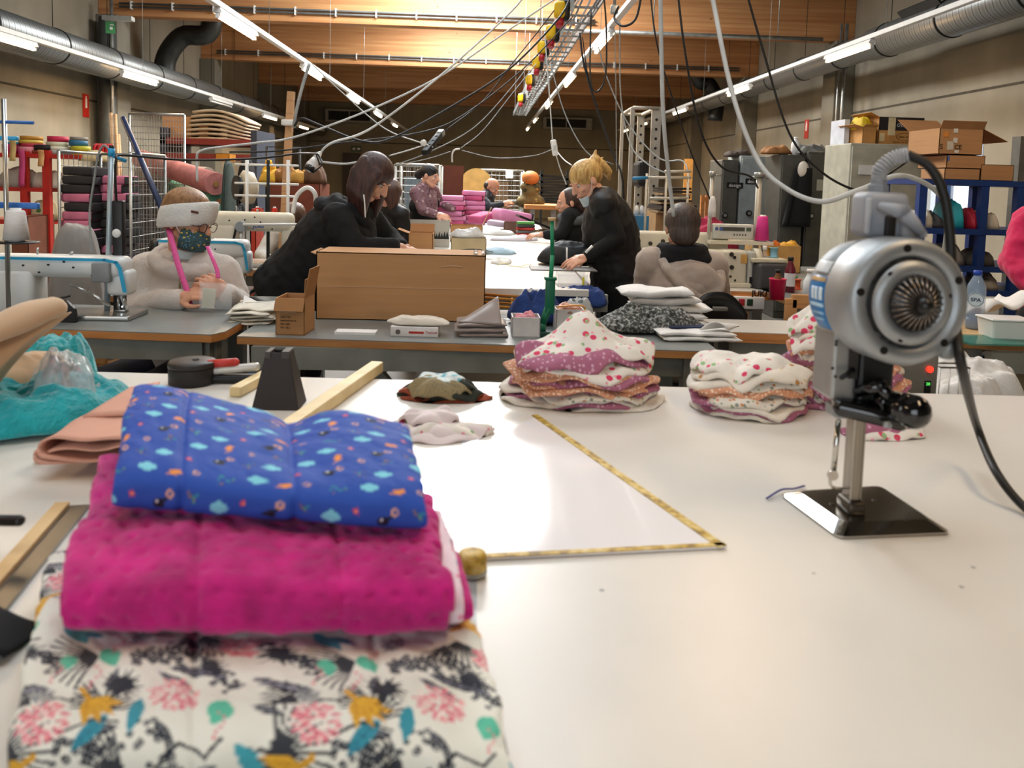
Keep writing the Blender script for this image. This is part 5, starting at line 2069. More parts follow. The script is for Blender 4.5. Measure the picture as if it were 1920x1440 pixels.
# person in pink at the picture edge ---------------------------------------------------------
Y9 = 3.75
J = dict(head=P(1985, 330, Y9), fwd=(-.3, -.9, -.2), up=(0, -.1, 1),
         sL=P(2045, 405, Y9), sR=P(1930, 415, Y9 - .03), pel=P(1975, 600, Y9 + .05))
J['eR'], J['wR'] = P(1902, 492, Y9 - .08), P(1955, 548, Y9 - .25)
J['eL'], J['wL'] = P(2060, 520, Y9), P(2010, 560, Y9 - .2)
J['hR'] = ((.3, -.6, -.3), (0, -.3, .9), 1, .6, -1)
J['hL'] = ((-.4, -.6, -.3), (0, -.3, .9), 1, .6, 1)
c_ = J['pel']
J['kL'], J['kR'] = V(c_.x + .1, c_.y, .5), V(c_.x - .1, c_.y, .5)
J['aL'], J['aR'] = V(c_.x + .1, c_.y, .09), V(c_.x - .1, c_.y, .09)
r10, M, L = person('person in bright pink sweater cut off by the picture edge, elbow bent', J, 'd9a188', top=(mat('pink_jersey', 'cf1f58', .85, var=.08, sheen=.2), 'pink_sweater'), trousers=M_blackcloth, crease=.03, sleeve_r=(.08, .07, .055))
MB().ell(L(0, -.02, .04), (.086, .1, .09), M).wb('hair', hair_mat('3a2219', '5c382a'), r10)

# ------------------------------------------------------------------ packing bench and what lies on it
ZB = .84
fl, fr_ = PZ(428, 630, ZB), PZ(1345, 657, ZB)
t = table('packing_bench', 'grey topped packing bench with brown edge under the big cardboard box', [(fl.x + .03, fl.y), (fr_.x, fr_.y - .02), (fr_.x + .02, 3.28), (fl.x + .03, 3.32)], ZB, .03, M_gt, M_ply)
for x in (-.35, .45):
    MB().box((x, 2.9, .64), (.05, .05, .36), (0, .7 if x > 0 else -.7, 0)).wb('brace', mat('leg_grey', '8a8c84'), t)
MB().bb((fl.x, 2.86, .52), (fr_.x - .1, 2.9, .56)).wb('cross_bar', mat('leg_grey', '8a8c84'), t)
# big closed carton
a, b = PZ(590, 600, ZB), PZ(908, 607, ZB)
t = carton('long brown cardboard box standing closed on the packing bench', ((a.x + b.x) / 2, a.y + .14, ZB), (b.x - a.x, .24, .275), .0, (), closed=True, name='cardboard_box')
MB().box((-.34, .0, .26), (.06, .2, .003), (0, .35, 0)).build('flap', M_card2, t)
MB().bb((-.315, -.1212, .135), (.315, -.1205, .137)).build('crease_line', mat('tape_shine', 'c9a27a', .3), t)
MB().sheet(lambda u, v: (.29 + .05 * u, -.1 + .2 * v, .2765 + .004 * math.sin(u * 9)), 6, 3, .001).build('packing_tape', mat('tape_clear', 'd9d0bd', .15, alpha=.5), t)
MB().sheet(lambda u, v: (.16 + .09 * u, -.1225, .222 + .006 * math.sin(3 * u) + .004 * v), 8, 3, .0005).build('tape_wrinkle', mat('tape_shine', 'c9a27a'), t)
# small open carton
a, b = PZ(514, 629, ZB), PZ(571, 629, ZB)
w = b.x - a.x
t = carton('small open cardboard box with one tall flap, in front of the long box', ((a.x + b.x) / 2 + .005, a.y + .075, ZB), (w, .13, .135), -.06, (('-y0.05', -60), ('+x0.07', 88), ('+x.11', 80)), name='cardboard_box')
MB().bb((-.035, -.067, .085), (.02, -.0655, .11)).build('hand_hole', M_white, t)
mb = MB()
for i, (s_, tx) in enumerate(((.012, 'DATAS'), (.008, 'IMPRIMANTE DE'), (.008, 'NFC 1800'), (.008, 'PVC - BLC'))):
    mb.text(tx, s_, SY, (-.035, -.0662, .066 - .013 * i), .0003, align='LEFT')
mb.build('printed_lettering', M_ink, t)
# sheets, packet, cloth
c = PZ(668, 625, ZB)
solo(MB().box((c.x, c.y, ZB + .005), (.15, .06, .01), -.02), 'paper_pad', M_cotton, 'flat white pad of paper lying on the packing bench before the long box', 'paper')
c = PZ(777, 632, ZB)
t = thing('ribbon_packet', 'white packet with red printed label under a cream cloth on the packing bench', 'packet', (c.x, c.y + .05, ZB), -.03)
MB().rbox((0, 0, .018), (.175, .09, .036), .002).build('packet_box', mat('packet_white', 'e4e0dd', .4), t)
MB().bb((-.02, -.0462, .012), (.035, -.0452, .02)).build('red_band', M_red, t)
MB().cyl((-.06, -.0462, .017), (-.06, -.0452, .017), .009, n=20).build('round_mark', mat('mark_grey', '6c5f5f'), t)
MB().text('Textuel', .014, SY, (.062, -.0458, .017), .0004).build('printed_lettering', M_red, t)
c = PZ(777, 632, ZB)
mb = MB()
heap(mb, (c.x + .012, c.y + .055, ZB + .037), .118, .045, .03, 3, -.1, .3)
solo(mb, 'folded_cloth', mat('cream_cotton', 'ded5c6', .9, var=.08), 'cream folded cloth lying on the white packet', 'cloth', sub=1)
c = PZ(905, 632, ZB)
t = thing('folded_fabric', 'taupe satin fabric folded over itself at the corner of the long box', 'fabric', (c.x, c.y + .06, ZB), 0)
M_sat = mat('taupe_satin', '8f8078', .35, var=.06, sheen=.3)
mb = MB()
fold_stack(mb, (-.005, 0, .0), .19, .14, 3, .017, .04, 2, .004)
mb.build('fabric_layers', M_sat, t)
A_, B_, C_, D_ = V(-.095, -.05, .055), V(.07, -.075, .05), V(.055, .04, .14), V(-.06, .05, .06)
MB().sheet(lambda u, v: A_.lerp(B_, u).lerp(D_.lerp(C_, u), v) + V(0, 0, .012 * math.sin(math.pi * u) * math.sin(math.pi * v)), 14, 14, .004).build('turned_corner', M_sat, t)
# metal tray with papers
c = PZ(548, 566, ZB)
t = thing('metal_tray', 'shallow metal tray holding paper sheets behind the small open box', 'tray', (c.x, 3.2, ZB), .05)
mb = MB().bb((-.11, -.08, 0), (.11, .08, .003))
for sx, sy, ex, ey in ((-.11, -.08, -.107, .08), (.107, -.08, .11, .08), (-.11, -.08, .11, -.077), (-.11, .077, .11, .08)):
    mb.bb((sx, sy, 0), (ex, ey, .065))
mb.build('tray_body', M_steel, t)
solo(MB().box((c.x - .06, 3.17, ZB + .045), (.10, .14, .004), (.1, .5, .3)), 'paper_sheet', M_cotton, 'white sheet of paper leaning out of the metal tray', 'paper')
c = PZ(470, 604, ZB)
mb = MB()
fold_stack(mb, (c.x + .01, c.y + .03, ZB), .17, .2, 5, .012, .1, 5, .006, (-.001, .004))
solo(mb, 'folded_cloth', mat('ecru_cotton', 'd9d3c4', .9, var=.08, vs=30), 'stack of ecru folded cloth at the bench end beside the seated woman', 'cloth')

# cluster round the green tool
c = PZ(986, 634, ZB)
t = carton('small white box of pink tissue beside the taupe fabric', (c.x, c.y + .06, ZB), (.105, .1, .075), .02, (), m=mat('white_card', 'd4d0ce', .6))
mb = MB()
heap(mb, (0, 0, .05), .045, .042, .035, 6)
mb.build('pink_tissue', mat('pink_tissue', 'd98f98', .8, var=.2), t)
c = PZ(1068, 622, ZB)
t = carton('second white box, with red and orange packaging on top, beyond the green tool', (c.x, c.y + .06, ZB), (.11, .1, .085), .02, (), m=mat('white_card', 'd4d0ce'))
mb = MB()
heap(mb, (0, -.005, .07), .05, .045, .03, 16)
mb.build('packaging', mat('pinkish_pack', 'd9a28a', .5, var=.3, vs=18), t)
MB().tube(spline([(-.05, -.045, .095), (.02, -.048, .102), (.056, -.045, .095), (.06, -.045, .05)], 5), .006, 8, flat=.6).build('orange_strap', mat('orange_strap', 'e59a3c', .5), t)
c = PZ(945, 590, ZB)
t = thing('orange_rack', 'orange plastic rack half hidden behind the taupe fabric', 'rack', (c.x, c.y + .05, ZB), .05)
mo = mat('orange_strap', 'e59a3c')
mb = MB()
for z in (.04, .075):
    mb.tube([(-.1, -.05, z), (.07, -.055, z - .01), (.075, .05, z - .01), (-.1, .05, z)], .005, 8, closed=True)
for x, y in ((-.1, -.05), (.07, -.055), (.075, .05), (-.1, .05), (.03, -.053)):
    mb.cyl((x, y, 0), (x, y, .075), .004, n=8)
mb.build('rack_wire', mo, t)
c = PZ(1000, 588, ZB)
mb = MB()
heap(mb, (c.x, c.y + .06, ZB), .09, .06, .09, 12, .2, .5)
solo(mb, 'plastic_bag', mat('milky_film', 'd8d8d5', .3, var=.06, alpha=.85), 'crumpled white plastic bag between the white boxes', 'bag', sub=1)
# the tall green hand tool
c = PZ(1024, 634, ZB)
t = thing('strap_tool', 'tall green hand tool with long upright bar standing among the white boxes', 'hand tool', (c.x, c.y + .03, ZB))
mg = mat('green_enamel', '0f6b4a', .4)
zt = P(1036, 415, c.y).z - ZB
zm = P(1036, 530, c.y).z - ZB
xb = .012
MB().limb([(xb, 0, zm - .02), (xb + .004, 0, zm + .1), (xb - .002, 0, zt)], [.008, .008, .007], 10).build('upright_bar', mat('green_bright', '1c8a60', .35), t)
MB().rbox((xb, 0, zm - .055), (.036, .03, .13), .005).rbox((xb, 0, zm + .012), (.046, .036, .012), .004).build('grip_housing', mg, t)
MB().limb([(xb - .004, 0, zm - .1), (-.012, .0, .05), (-.018, 0, .02)], [.016, .014, .018], 10).build('lever', mg, t)
MB().rbox((-.005, 0, .011), (.07, .05, .022), .005).build('foot', mat('green_dark', '0c3b2c', .4), t)
MB().cyl((xb - .002, 0, zt), (xb - .002, 0, zt + .012), .014, .016, 14).build('wooden_cap', mat('cap_wood', 'c9a878', .6), t)
# navy pieces and clear boxes on the bench back
c = PZ(985, 556, ZB)
mb = MB()
heap(mb, (c.x, 3.15, ZB), .115, .10, .13, 21, .2, .45, 5)
M_navy = mat('navy_knit', '263f7a', .9, var=.2, vs=14, bump=.4, bs=80)
solo(mb, 'navy_garment', M_navy, 'crumpled navy garment with grey stripe in front of the long white table', 'garment', sub=1)
c = PZ(1092, 582, ZB)
mb = MB()
heap(mb, (c.x, c.y + .1, ZB), .13, .08, .10, 25, -.1, .3, 5)
solo(mb, 'navy_garment', M_navy, 'navy garment with magenta trim behind the second white box', 'garment', sub=1)
mb = MB()
c = PZ(1085, 598, ZB)
heap(mb, (c.x, c.y + .03, ZB), .065, .04, .085, 31, .3, .5)
solo(mb, 'printed_bag', mat_print('grey_white_print', 'c9ccca', [(30, .3, '6f787a', 1)]), 'small grey and white printed plastic bag beside the white boxes', 'bag', sub=1)
a, b = PZ(1145, 616, ZB), PZ(1250, 618, ZB)
mb = MB()
heap(mb, (PZ(1196, 600, ZB).x, 3.02, ZB), .215, .11, .095, 41, .0, .4, 6)
k = NT('speckled_fluff')
k.l(k.ramp(k.noise(90, 5), [(.35, lin('2f302e')), (.5, lin('5e605c')), (.68, lin('c9cac6'))]), k.b.inputs['Base Color'])
k.b.inputs['Roughness'].default_value = .95
k.bump(k.noise(120, 4), 1.0, .01)
solo(mb, 'fluffy_fabric', k.m, 'dark grey speckled fluffy fabric heaped below the white folded pile', 'fabric', sub=1, disp=(.012, .02))
c = PZ(1238, 600, ZB)
t = thing('folded_textile', 'pile of thick white folded padding at the back of the packing bench', 'fabric', (c.x, 3.2, ZB), 0)
mb = MB()
fold_stack(mb, (0, 0, .0), .34, .16, 3, .028, .0, 3, .006, (.006, .002))
mb.build('lower_layers', M_cotton, t)
mb = MB()
fold_stack(mb, (-.03, 0, .088), .30, .15, 2, .032, .03, 8, .010, (-.01, 0))
mb.build('upper_layers', M_cotton, t)
c = PZ(1190, 622, ZB)
mb = MB()
fold_stack(mb, (c.x, c.y + .02, ZB), .17, .09, 3, .006, .05, 7, .004)
solo(mb, 'white_sheet_pile', M_cotton, 'thin pile of white sheets before the dark fluffy fabric', 'fabric')
c = PZ(1315, 640, ZB)
t = thing('folded_textile', 'white folded padding with navy lining near the bench end', 'fabric', (c.x - .005, c.y + .06, ZB), .02)
mb = MB()
fold_stack(mb, (0, 0, 0), .30, .15, 2, .017, .0, 9, .006)
mb.build('white_layers', M_cotton, t)
MB().sheet(lambda u, v: (.11 + .075 * v - .11 * u * (1 - v), -.05 + .10 * v, .036 + .03 * math.sin(math.pi * u) * (1 - v) + .004), 10, 10, .004).build('raised_corner', M_cotton, t)
MB().box((-.03, .03, .039), (.14, .05, .006), .1).build('navy_lining', mat('navy_lining', '22304f', .8), t)

# ------------------------------------------------------------------ long white table down the middle
ZW = .93
t = table('long_table', 'long white cutting table running down the hall between the workers', [(-.54, 3.5), (.50, 3.5), (.66, 8.9), (-.44, 8.9)], ZW, .03, M_wt, M_wt)
# measuring tape and papers on it
c = PZ(965, 500, ZW)
solo(MB().sheet(lambda u, v: (c.x - .10 + .2 * u, c.y + .03 * math.sin(7 * u) + .016 * v, ZW + .004 + .012 * max(0, math.sin(9 * u))), 30, 2, .0015), 'tape_measure', mat('yellow_tape', 'cfc52a', .5), 'yellow tape measure lying loose on the long white table', 'tape measure')
c = PZ(1050, 505, ZW)
solo(MB().bb((c.x - .17, c.y - .09, ZW), (c.x + .2, c.y + .1, ZW + .006)), 'cutting_mat', mat('mat_grey', '6d6864', .5), 'dark grey folder under the blonde woman\'s hands', 'mat')
c = PZ(1055, 480, ZW)
mb = MB()
heap(mb, (c.x + .02, 4.65, ZW), .24, .16, .13, 51, .25, .3, 3)
solo(mb, 'black_bag', mat('black_nylon', '121214', .55, var=.15), 'flat black zipped bag lying before the blonde woman', 'bag', sub=1)
c = PZ(1095, 545, ZW)
t = thing('clear_box', 'clear plastic box at the near corner of the long white table', 'box', (c.x - .04, 3.66, ZW), 0)
mb = MB()
for lo, hi in (((-.07, -.06, 0), (.07, .06, .003)), ((-.07, -.06, 0), (-.067, .06, .06)), ((.067, -.06, 0), (.07, .06, .06)), ((-.07, -.06, 0), (.07, -.057, .06)), ((-.07, .057, 0), (.07, .06, .06))):
    mb.bb(lo, hi)
mb.build('box_walls', M_plastic, t)
MB().bb((.045, -.061, .008), (.055, -.0605, .05)).build('yellow_label', mat('yellow_tape', 'cfc52a'), t)
c = PZ(835, 500, ZW)


def clutter_box(x0, y0, x1, y1, Y, dy, lab, m, name='cardboard_box', z=None, cat='box', flaps=(), rz=0, closed=False, group=None):
    a_, b_ = P(x0, y1, Y), P(x1, y0, Y)
    z_ = a_.z if z is None else z
    return carton(lab, ((a_.x + b_.x) / 2, Y + dy / 2, z_), (b_.x - a_.x, dy, b_.z - z_), rz, flaps, m, name=name, closed=closed, group=group)


ZC2 = ZW
clutter_box(765, 438, 812, 466, 5.3, .14, 'small open brown box before the picture of the pine forest', M_card, z=ZC2, flaps=(('+y', 60), ('-x', 20)))
t = thing('forest_picture', 'pale picture of a misty pine forest standing behind a small open box', 'picture', (P(802, 450, 5.6).x, 5.6, ZC2))
a, b = P(760, 470, 5.6), P(843, 413, 5.6)
w, h = b.x - a.x, b.z - ZC2
MB().box((0, 0, h / 2), (w, .018, h), (-.06, 0, 0)).build('board', mat('picture_pale', 'bdbdb6', .6), t)
rnd = random.Random(5)
for i in range(16):
    x = -w / 2 + w * (i + .6) / 16.5
    hh = h * (.18 + .2 * rnd.random())
    MB().prism([(-.009 - .4 * hh * .2, 0), (.009 + .4 * hh * .2, 0), (0, hh)], -.001, .001, M=SY, c=(x, -.0115 - .018 * 0 , h * .30)).build('pine_silhouette', mat('pine_ink', '5d6560' if i % 3 else '2f3431', .8), t)
clutter_box(845, 448, 912, 474, 5.0, .2, 'flat cream box piled with white pouches', mat('cream_card', 'cdb990', .7), z=ZC2)
mb = MB()
a = P(875, 446, 5.08)
heap(mb, (a.x, 5.1, P(845, 448, 5.0).z), .12, .08, .06, 61, .1, .4, 4)
solo(mb, 'white_pouch', mat('silver_white', 'cfd0ce', .4, var=.08), 'white and silver pouches heaped in the flat cream box', 'pouch', sub=1)
clutter_box(844, 424, 905, 446, 6.1, .2, 'brown box with one flap standing up, beyond the forest picture', M_card, z=ZC2, flaps=(('+x0.16', 65),))
c = PZ(848, 480, ZC2)
solo(MB().sheet(lambda u, v: (c.x + .26 * u, 4.85 + .05 * v, ZC2 + .03 + .03 * math.sin(2.4 * u + .3) * (1 - .3 * v)), 16, 4, .004), 'grey_strap', mat('grey_leather', '5b544c', .6), 'dark grey curved leather strap lying behind the long box', 'strap')
mb = MB()
c = P(752, 458, 4.5)
heap(mb, (c.x + .0, 4.5, ZC2), .12, .08, .085, 71, 0, .5, 5)
solo(mb, 'plastic_bag', M_film, 'crumpled clear plastic bag under the bending woman\'s hands', 'bag', sub=1)
# scattered fabrics further along
items = [(930, 440, 7.0, .16, .10, .05, 'dcdcd8', 'pale folded fabric on the long white table beyond the cream box'), (965, 452, 6.4, .20, .10, .04, 'd9d5dc', 'thin white and pink cloth heaped near the coloured ribbons'),
         (905, 432, 7.3, .16, .12, .06, 'e2e1de', 'white tangled cloth behind the pouches'), (1015, 440, 7.0, .12, .09, .06, 'd8c9a8', 'beige paper scraps beside the coloured ribbons'),
         (935, 470, 5.2, .10, .12, .035, 'a9c4d4', 'pale blue cloth by the cream box on the long white table'), (940, 486, 4.6, .10, .06, .03, 'e6e4de', 'small white folded cloth behind the long box end')]
for i, (px, py, Y, rx, ry, h, col, lab) in enumerate(items):
    mb = MB()
    p = P(px, py, Y)
    heap(mb, (p.x, Y, ZC2), rx, ry, h, 80 + i * 3, i * .3, .4, 4, n=36, m=16)
    solo(mb, 'cloth_heap', mat('cl_' + col, col, .9, var=.06), lab, 'cloth')
c = PZ(1000, 446, ZC2)
t = thing('ribbon_rolls', 'stack of green, red and grey ribbon pieces on the long white table', 'ribbon', (P(985, 440, 6.6).x, 6.6, ZC2))
for i, (cl, z, r_) in enumerate((('c93a2e', 0, .2), ('d9432f', .025, -.15), ('6a6f6c', .05, .1), ('b8352c', .075, -.3), ('3f4a44', .10, .1), ('5aa04a', .125, 0))):
    MB().rbox((.0, 0, z + .012), (.15, .09, .022), .006, r_).build('ribbon', mat('rib_' + cl, cl, .6), t)
clutter_box(945, 418, 985, 442, 7.2, .2, 'dark brown flat box behind the ribbon stack', mat('dark_card', '6d4d40', .7), z=ZC2)
solo(MB().box((P(1005, 410, 7.0).x, 7.0, ZC2 + .12), (.36, .25, .02), (0, .35, .1)), 'black_board', M_black, 'tilted black board leaning behind the ribbon stack', 'board')

# ------------------------------------------------------------------ pink bags: stacked at the far end
M_pk = mat('pink_felt', 'd98bb0', .8, var=.06)
M_pk2 = mat('deep_pink_felt', 'c4567f', .8, var=.08)
M_gf = mat('lilac_grey_felt', 'b9a6b6', .8, var=.06)
M_bk = mat('black_felt', '1a181b', .85)


def flat_bag(name, label, loc, s, rz, m1, group, tilt=0.0, parentless=True):
    t = thing(name, label, 'bag', loc, rz, group, rot=(0, tilt, rz))
    MB().rbox((0, 0, s[2] / 2), s, min(s) * .3).build('bag_body', m1, t)
    MB().rbox((s[0] * .485, 0, s[2] / 2), (s[0] * .02, s[1] * 1.01, s[2] * 1.04), .002).build('black_piping', M_bk, t)
    return t


b0 = None
ordn = ['lowest', 'second', 'third', 'fourth', 'fifth', 'sixth', 'seventh', 'eighth', 'ninth']
for st, (px0, px1, Y, n_, zs, nm) in enumerate(((822, 868, 8.2, 6, .97, 'stack beside the apron woman'), (868, 905, 8.5, 7, .97, 'taller stack behind it'))):
    a, b = P(px0, 400, Y), P(px1, 400, Y)
    for i in range(n_):
        z = .94 + i * .052
        flat_bag('pink_bag', 'pink felt bag, %s from the bottom of the %s' % (ordn[i], nm), ((a.x + b.x) / 2 + .012 * math.sin(i * 2.3), Y, z), (b.x - a.x + .04, .3, .05), .1 * math.sin(i * 1.9 + st), M_pk if (i + st) % 3 else M_pk2, 'pink felt bags stacked on the long table', .03 * math.sin(i * 1.3))
for i, (px, py, Y, s, rz, m1, lab, tl) in enumerate(((958, 392, 7.9, (.36, .3, .12), .3, M_pk, 'large pink bag slumped beside the pink stacks', .16), (955, 402, 7.5, (.42, .25, .05), -.1, M_gf, 'pale lilac flat bag in front of the slumped bag', .1),
                                                      (905, 398, 8.0, (.25, .2, .08), .8, M_pk2, 'deep pink bag fallen between stack and slumped bag', -.2))):
    p = P(px, py, Y)
    flat_bag('pink_bag', lab, (p.x, Y, .94 + (.06 if abs(tl) > .15 else .03)), s, rz, m1, 'pink felt bags on the long table', tl)

# ------------------------------------------------------------------ cut pieces and cloths on the cutting table
M_flor = mat_print('strawberry_print', 'ece6dc', [(34, .26, 'd63a62', 1), (30, .2, '8fb47c', 1.3), (46, .16, 'e8a0b0', 1)])
M_peach = mat_print('peach_dots', 'd79a78', [(120, .32, 'edd0ba', 1)])
M_mauv = mat_print('mauve_leaf', 'a8647f', [(70, .3, 'c79ab0', 1.4)])
M_crm = mat('cream_jersey', 'e2dacd', .9, var=.08, vs=30)
M_multi = mat_print('small_birds', 'e3ddd0', [(60, .24, '8a8f84', 1), (52, .2, 'd08a5c', 1.2), (64, .18, '8c9c6c', 1)])
M_donut = mat_print('golden_dots', 'eae2d4', [(22, .2, 'bd8a4c', 1), (40, .15, 'd9bf94', 1)])
PR = dict(f=(M_flor, 'strawberry print'), p=(M_peach, 'peach dotted'), m=(M_mauv, 'mauve leaf print'), c=(M_crm, 'plain cream'), b=(M_multi, 'small bird print'), d=(M_donut, 'golden spot print'))
NUM = ['lowest', 'second', 'third', 'fourth', 'fifth', 'sixth', 'seventh', 'eighth', 'ninth', 'tenth', 'eleventh', 'twelfth', 'thirteenth', 'fourteenth', 'fifteenth']


def cut_piece(mb, c, rx, ry, th, seed, wav=.006, droop=.01, peak=None, rot=0):
    """soft cut piece: rounded outline, wavy, thin puffy edge"""
    c = Vector(c)
    n, m = 56, 12
    R = rotm(rot)

    def zt(x, y, r, a):
        z = wav * (1.3 * fbm(x * 11 + seed, y * 11, seed) + .8 * math.sin(a * 5 + seed) * r * r + .5 * math.sin(a * 9 + seed * 2) * r ** 3) - droop * r ** 4
        if peak:
            z += peak[2] * math.exp(-(((x - peak[0]) / (rx * .45)) ** 2 + ((y - peak[1]) / (ry * .5)) ** 2)) + peak[3] * math.exp(-abs(x - peak[0]) / (rx * .6)) * (1 - r) ** .5
        return z
    rows = []
    seq = [(j / (m - 1), 1) for j in range(m)] + [(1.012, .5)] + [((m - 1 - j) / (m - 1), 0) for j in range(m)]
    for r, top in seq:
        row = []
        for i in range(n):
            a = 2 * math.pi * i / n
            e = 1 + .07 * math.sin(2 * a + seed) + .05 * math.sin(3 * a + seed * 2.3) + .03 * math.sin(7 * a + seed)
            x, y = rx * r * e * math.cos(a), ry * r * e * math.sin(a)
            rr = min(r, 1)
            puff = th * (1 - .3 * rr ** 6)
            z = zt(x, y, rr, a) + (puff if top == 1 else (puff * .5 if top == .5 else 0))
            row.append(c + R @ Vector((x, y, z)))
        rows.append(row)
    for r_ in rows:
        for p in r_:
            p.z = max(p.z, ZT + .001)
    mb.loft(rows, closed=True, caps=False)
    return mb


def cut_pile(c, rx, ry, seq, th, where, group, peaks={}, seed=0, wav=.007, taper=.9):
    z = ZT + .002
    n = len(seq)
    for i, ch in enumerate(seq):
        m_, nm = PR[ch]
        k_ = 1 - (1 - taper) * i / n
        mb = MB()
        sx, sy = .012 * math.sin(i * 1.9 + seed), .010 * math.cos(i * 2.7 + seed)
        cut_piece(mb, (c[0] + sx, c[1] + sy, z), rx * k_ * (1 + .05 * math.sin(i * 3 + seed)), ry * k_, th * 1.25, seed + i * .35, wav * (1.1 if i < n - 2 else 1.6), .004 + .02 * (i / n) , peaks.get(i - n), .1 * math.sin(i * 2 + seed))
        pos = 'topmost' if i == n - 1 else NUM[i] + (' from the bottom' if i else '')
        solo(mb, 'fabric_piece', m_, '%s fabric cut, %s in the %s' % (nm, pos, where), 'fabric', group)
        z += th


cA, cB = PZ(1090, 752, ZT), PZ(1412, 772, ZT)
cut_pile((cA.x, cA.y + .03), .178, .13, 'cmcbmppmppfdmf', .0095, 'wide peaked pile', 'fabric cuts in the wide peaked pile', {-1: (.0, .02, .05, .015), -2: (.02, .02, .035, .01), -3: (-.02, .0, .022, 0), -4: (-.03, 0, .012, 0)}, 2, .008)
cut_pile((cB.x, cB.y + .02), .135, .10, 'cmcmbppcbdf', .0105, 'round pile by the cutter', 'fabric cuts in the round pile', {-1: (-.05, .02, .014, 0)}, 5, .007)
cC, cD = PZ(1600, 768, ZT), PZ(1630, 802, ZT)
cut_pile((cC.x - .01, cC.y + .05), .155, .075, 'mmbmpmcpmfdpfdf', .0135, 'tall pile behind the cutter', 'fabric cuts behind the cutting machine', {-1: (-.09, 0, .03, 0), -2: (-.09, 0, .02, 0)}, 8, .010, .82)
cut_pile((cD.x, cD.y - .055), .085, .03, 'mfm', .007, 'low pile at the cutter', 'fabric cuts at the foot of the machine', {}, 12, .004)

# scrap piles behind the blue blanket
PR.update(t=(mat_print('teal_bubbles', 'd7e2e2', [(60, .35, '6fb6c4', 1)]), 'teal bubble print'), n=(mat_print('ochre_stripe', '93835f', [(90, .3, '6b6a55', 5)]), 'ochre striped'),
          k=(mat('green_black', '2b3028', .9, var=.3, vs=40), 'dark green'), r=(mat('rust_cloth', '8a4029', .9, var=.2, vs=30), 'rust'), w=(mat('pinkish_white', 'e6dadb', .9, var=.05), 'pinkish white'), s=(M_flor, 'red speckled'))
c1, c2 = PZ(828, 752, ZT), PZ(820, 822, ZT)
cut_pile((c1.x, c1.y + .04), .098, .06, 'rkrkkn', .0065, 'dark scrap pile', 'fabric cuts in the dark scrap pile', {}, 15, .006)
mb = MB()
cut_piece(mb, (c1.x - .005, c1.y + .05, ZT + .045), .055, .045, .004, 3, .005, .006)
solo(mb, 'fabric_piece', PR['t'][0], 'teal bubble print cut, topmost in the dark scrap pile', 'fabric', 'fabric cuts in the dark scrap pile')
cut_pile((c2.x, c2.y + .035), .098, .062, 'swsws', .0045, 'white scrap pile', 'fabric cuts in the white scrap pile', {}, 19, .005)
mb = MB()
cut_piece(mb, (c2.x - .022, c2.y + .055, ZT + .028), .062, .036, .010, 22, .008, .008)
solo(mb, 'fabric_piece', PR['w'][0], 'pinkish white folded cut, topmost in the white scrap pile', 'fabric', 'fabric cuts in the white scrap pile')

# teal dimpled plush, two heaps
M_teal = mat('teal_plush', '12a0a8', .9, var=.2, vs=18, sheen=.5, bump=.9, bs=75, bd=.01)
p = PZ(60, 800, ZT)
mb = MB()
heap(mb, (p.x, p.y + .03, ZT), .19, .14, .085, 3, .35, .45, 4, n=80, m=40)
solo(mb, 'plush_fabric', M_teal, 'teal dimpled plush fabric spread beneath the plastic bag', 'fabric', sub=1)
p = PZ(165, 705, ZT)
mb = MB()
heap(mb, (p.x - .05, p.y - .08, ZT), .12, .09, .12, 9, -.5, .4, 3, n=70, m=36)
solo(mb, 'plush_fabric', M_teal, 'second heap of teal dimpled plush behind the plastic bag', 'fabric', sub=1)
# crumpled clear bag holding printed fabric
p = PZ(135, 770, ZT)
t = thing('plastic_bag', 'crumpled clear plastic bag with colourful fabric inside, lying on the teal plush', 'bag', (p.x, p.y, ZT))
mb = MB()
heap(mb, (p.x - .015, p.y - .01, ZT + .05), .045, .11, .055, 33, .5, .5, 5)
mb.wb('wrapped_fabric', mat_print('dark_red_print', '43424a', [(40, .3, '9a4550', 1), (50, .25, 'c9c4b8', 1)]), t, sub=1)
mb = MB()
heap(mb, (p.x - .01, p.y - .01, ZT + .045), .062, .14, .08, 35, .5, .35, 4, n=64, m=34)
heap(mb, (p.x + .05, p.y - .04, ZT + .02), .07, .07, .05, 36, .2, .35, 5)
mb.wb('plastic_film', M_film, t)
# beige stiff cloth thrown over the table's far corner
M_bei = mat('beige_suede', 'c9a987', .85, var=.05, sheen=.3)
t = thing('suede_cloth', 'large beige suede cloth folded and rolled at the far corner of the cutting table', 'fabric', PZ(20, 760, ZT))
t.location.z = ZT
a, b = P(-60, 645, 1.45), P(118, 573, 1.62)
mb = MB()


rp = spline([a, a.lerp(b, .3) + V(0, 0, .006), a.lerp(b, .7) + V(0, 0, .008), b], 6)
mb.tube(rp, [.034 - .004 * math.sin(i * .5) if i < len(rp) - 3 else (.031, .026, .014)[i - len(rp) + 3] for i in range(len(rp))], 20, flat=.72)
mb.wb('rolled_edge', M_bei, t)
top0, top1 = P(-90, 632, 1.50), P(108, 584, 1.63)
bot0, bot1 = PZ(-80, 860, ZT), PZ(14, 775, ZT)
mb = MB()
mb.sheet(lambda u, v: top0.lerp(top1, u).lerp(bot0.lerp(bot1, u), v) + V(.03 * math.sin(v * 4 + u * 2), -.05 * math.sin(math.pi * v), .012 * math.sin(u * 8 + v * 4) * math.sin(math.pi * v)), 30, 30, .003)
mb.wb('hanging_fold', M_bei, t)
mb = MB()
heap(mb, ((a.x + b.x) / 2 - .09, 1.68, ZT), .13, .07, .12, 44, .3, .2, 3)
mb.wb('under_fold', M_bei, t, sub=1)
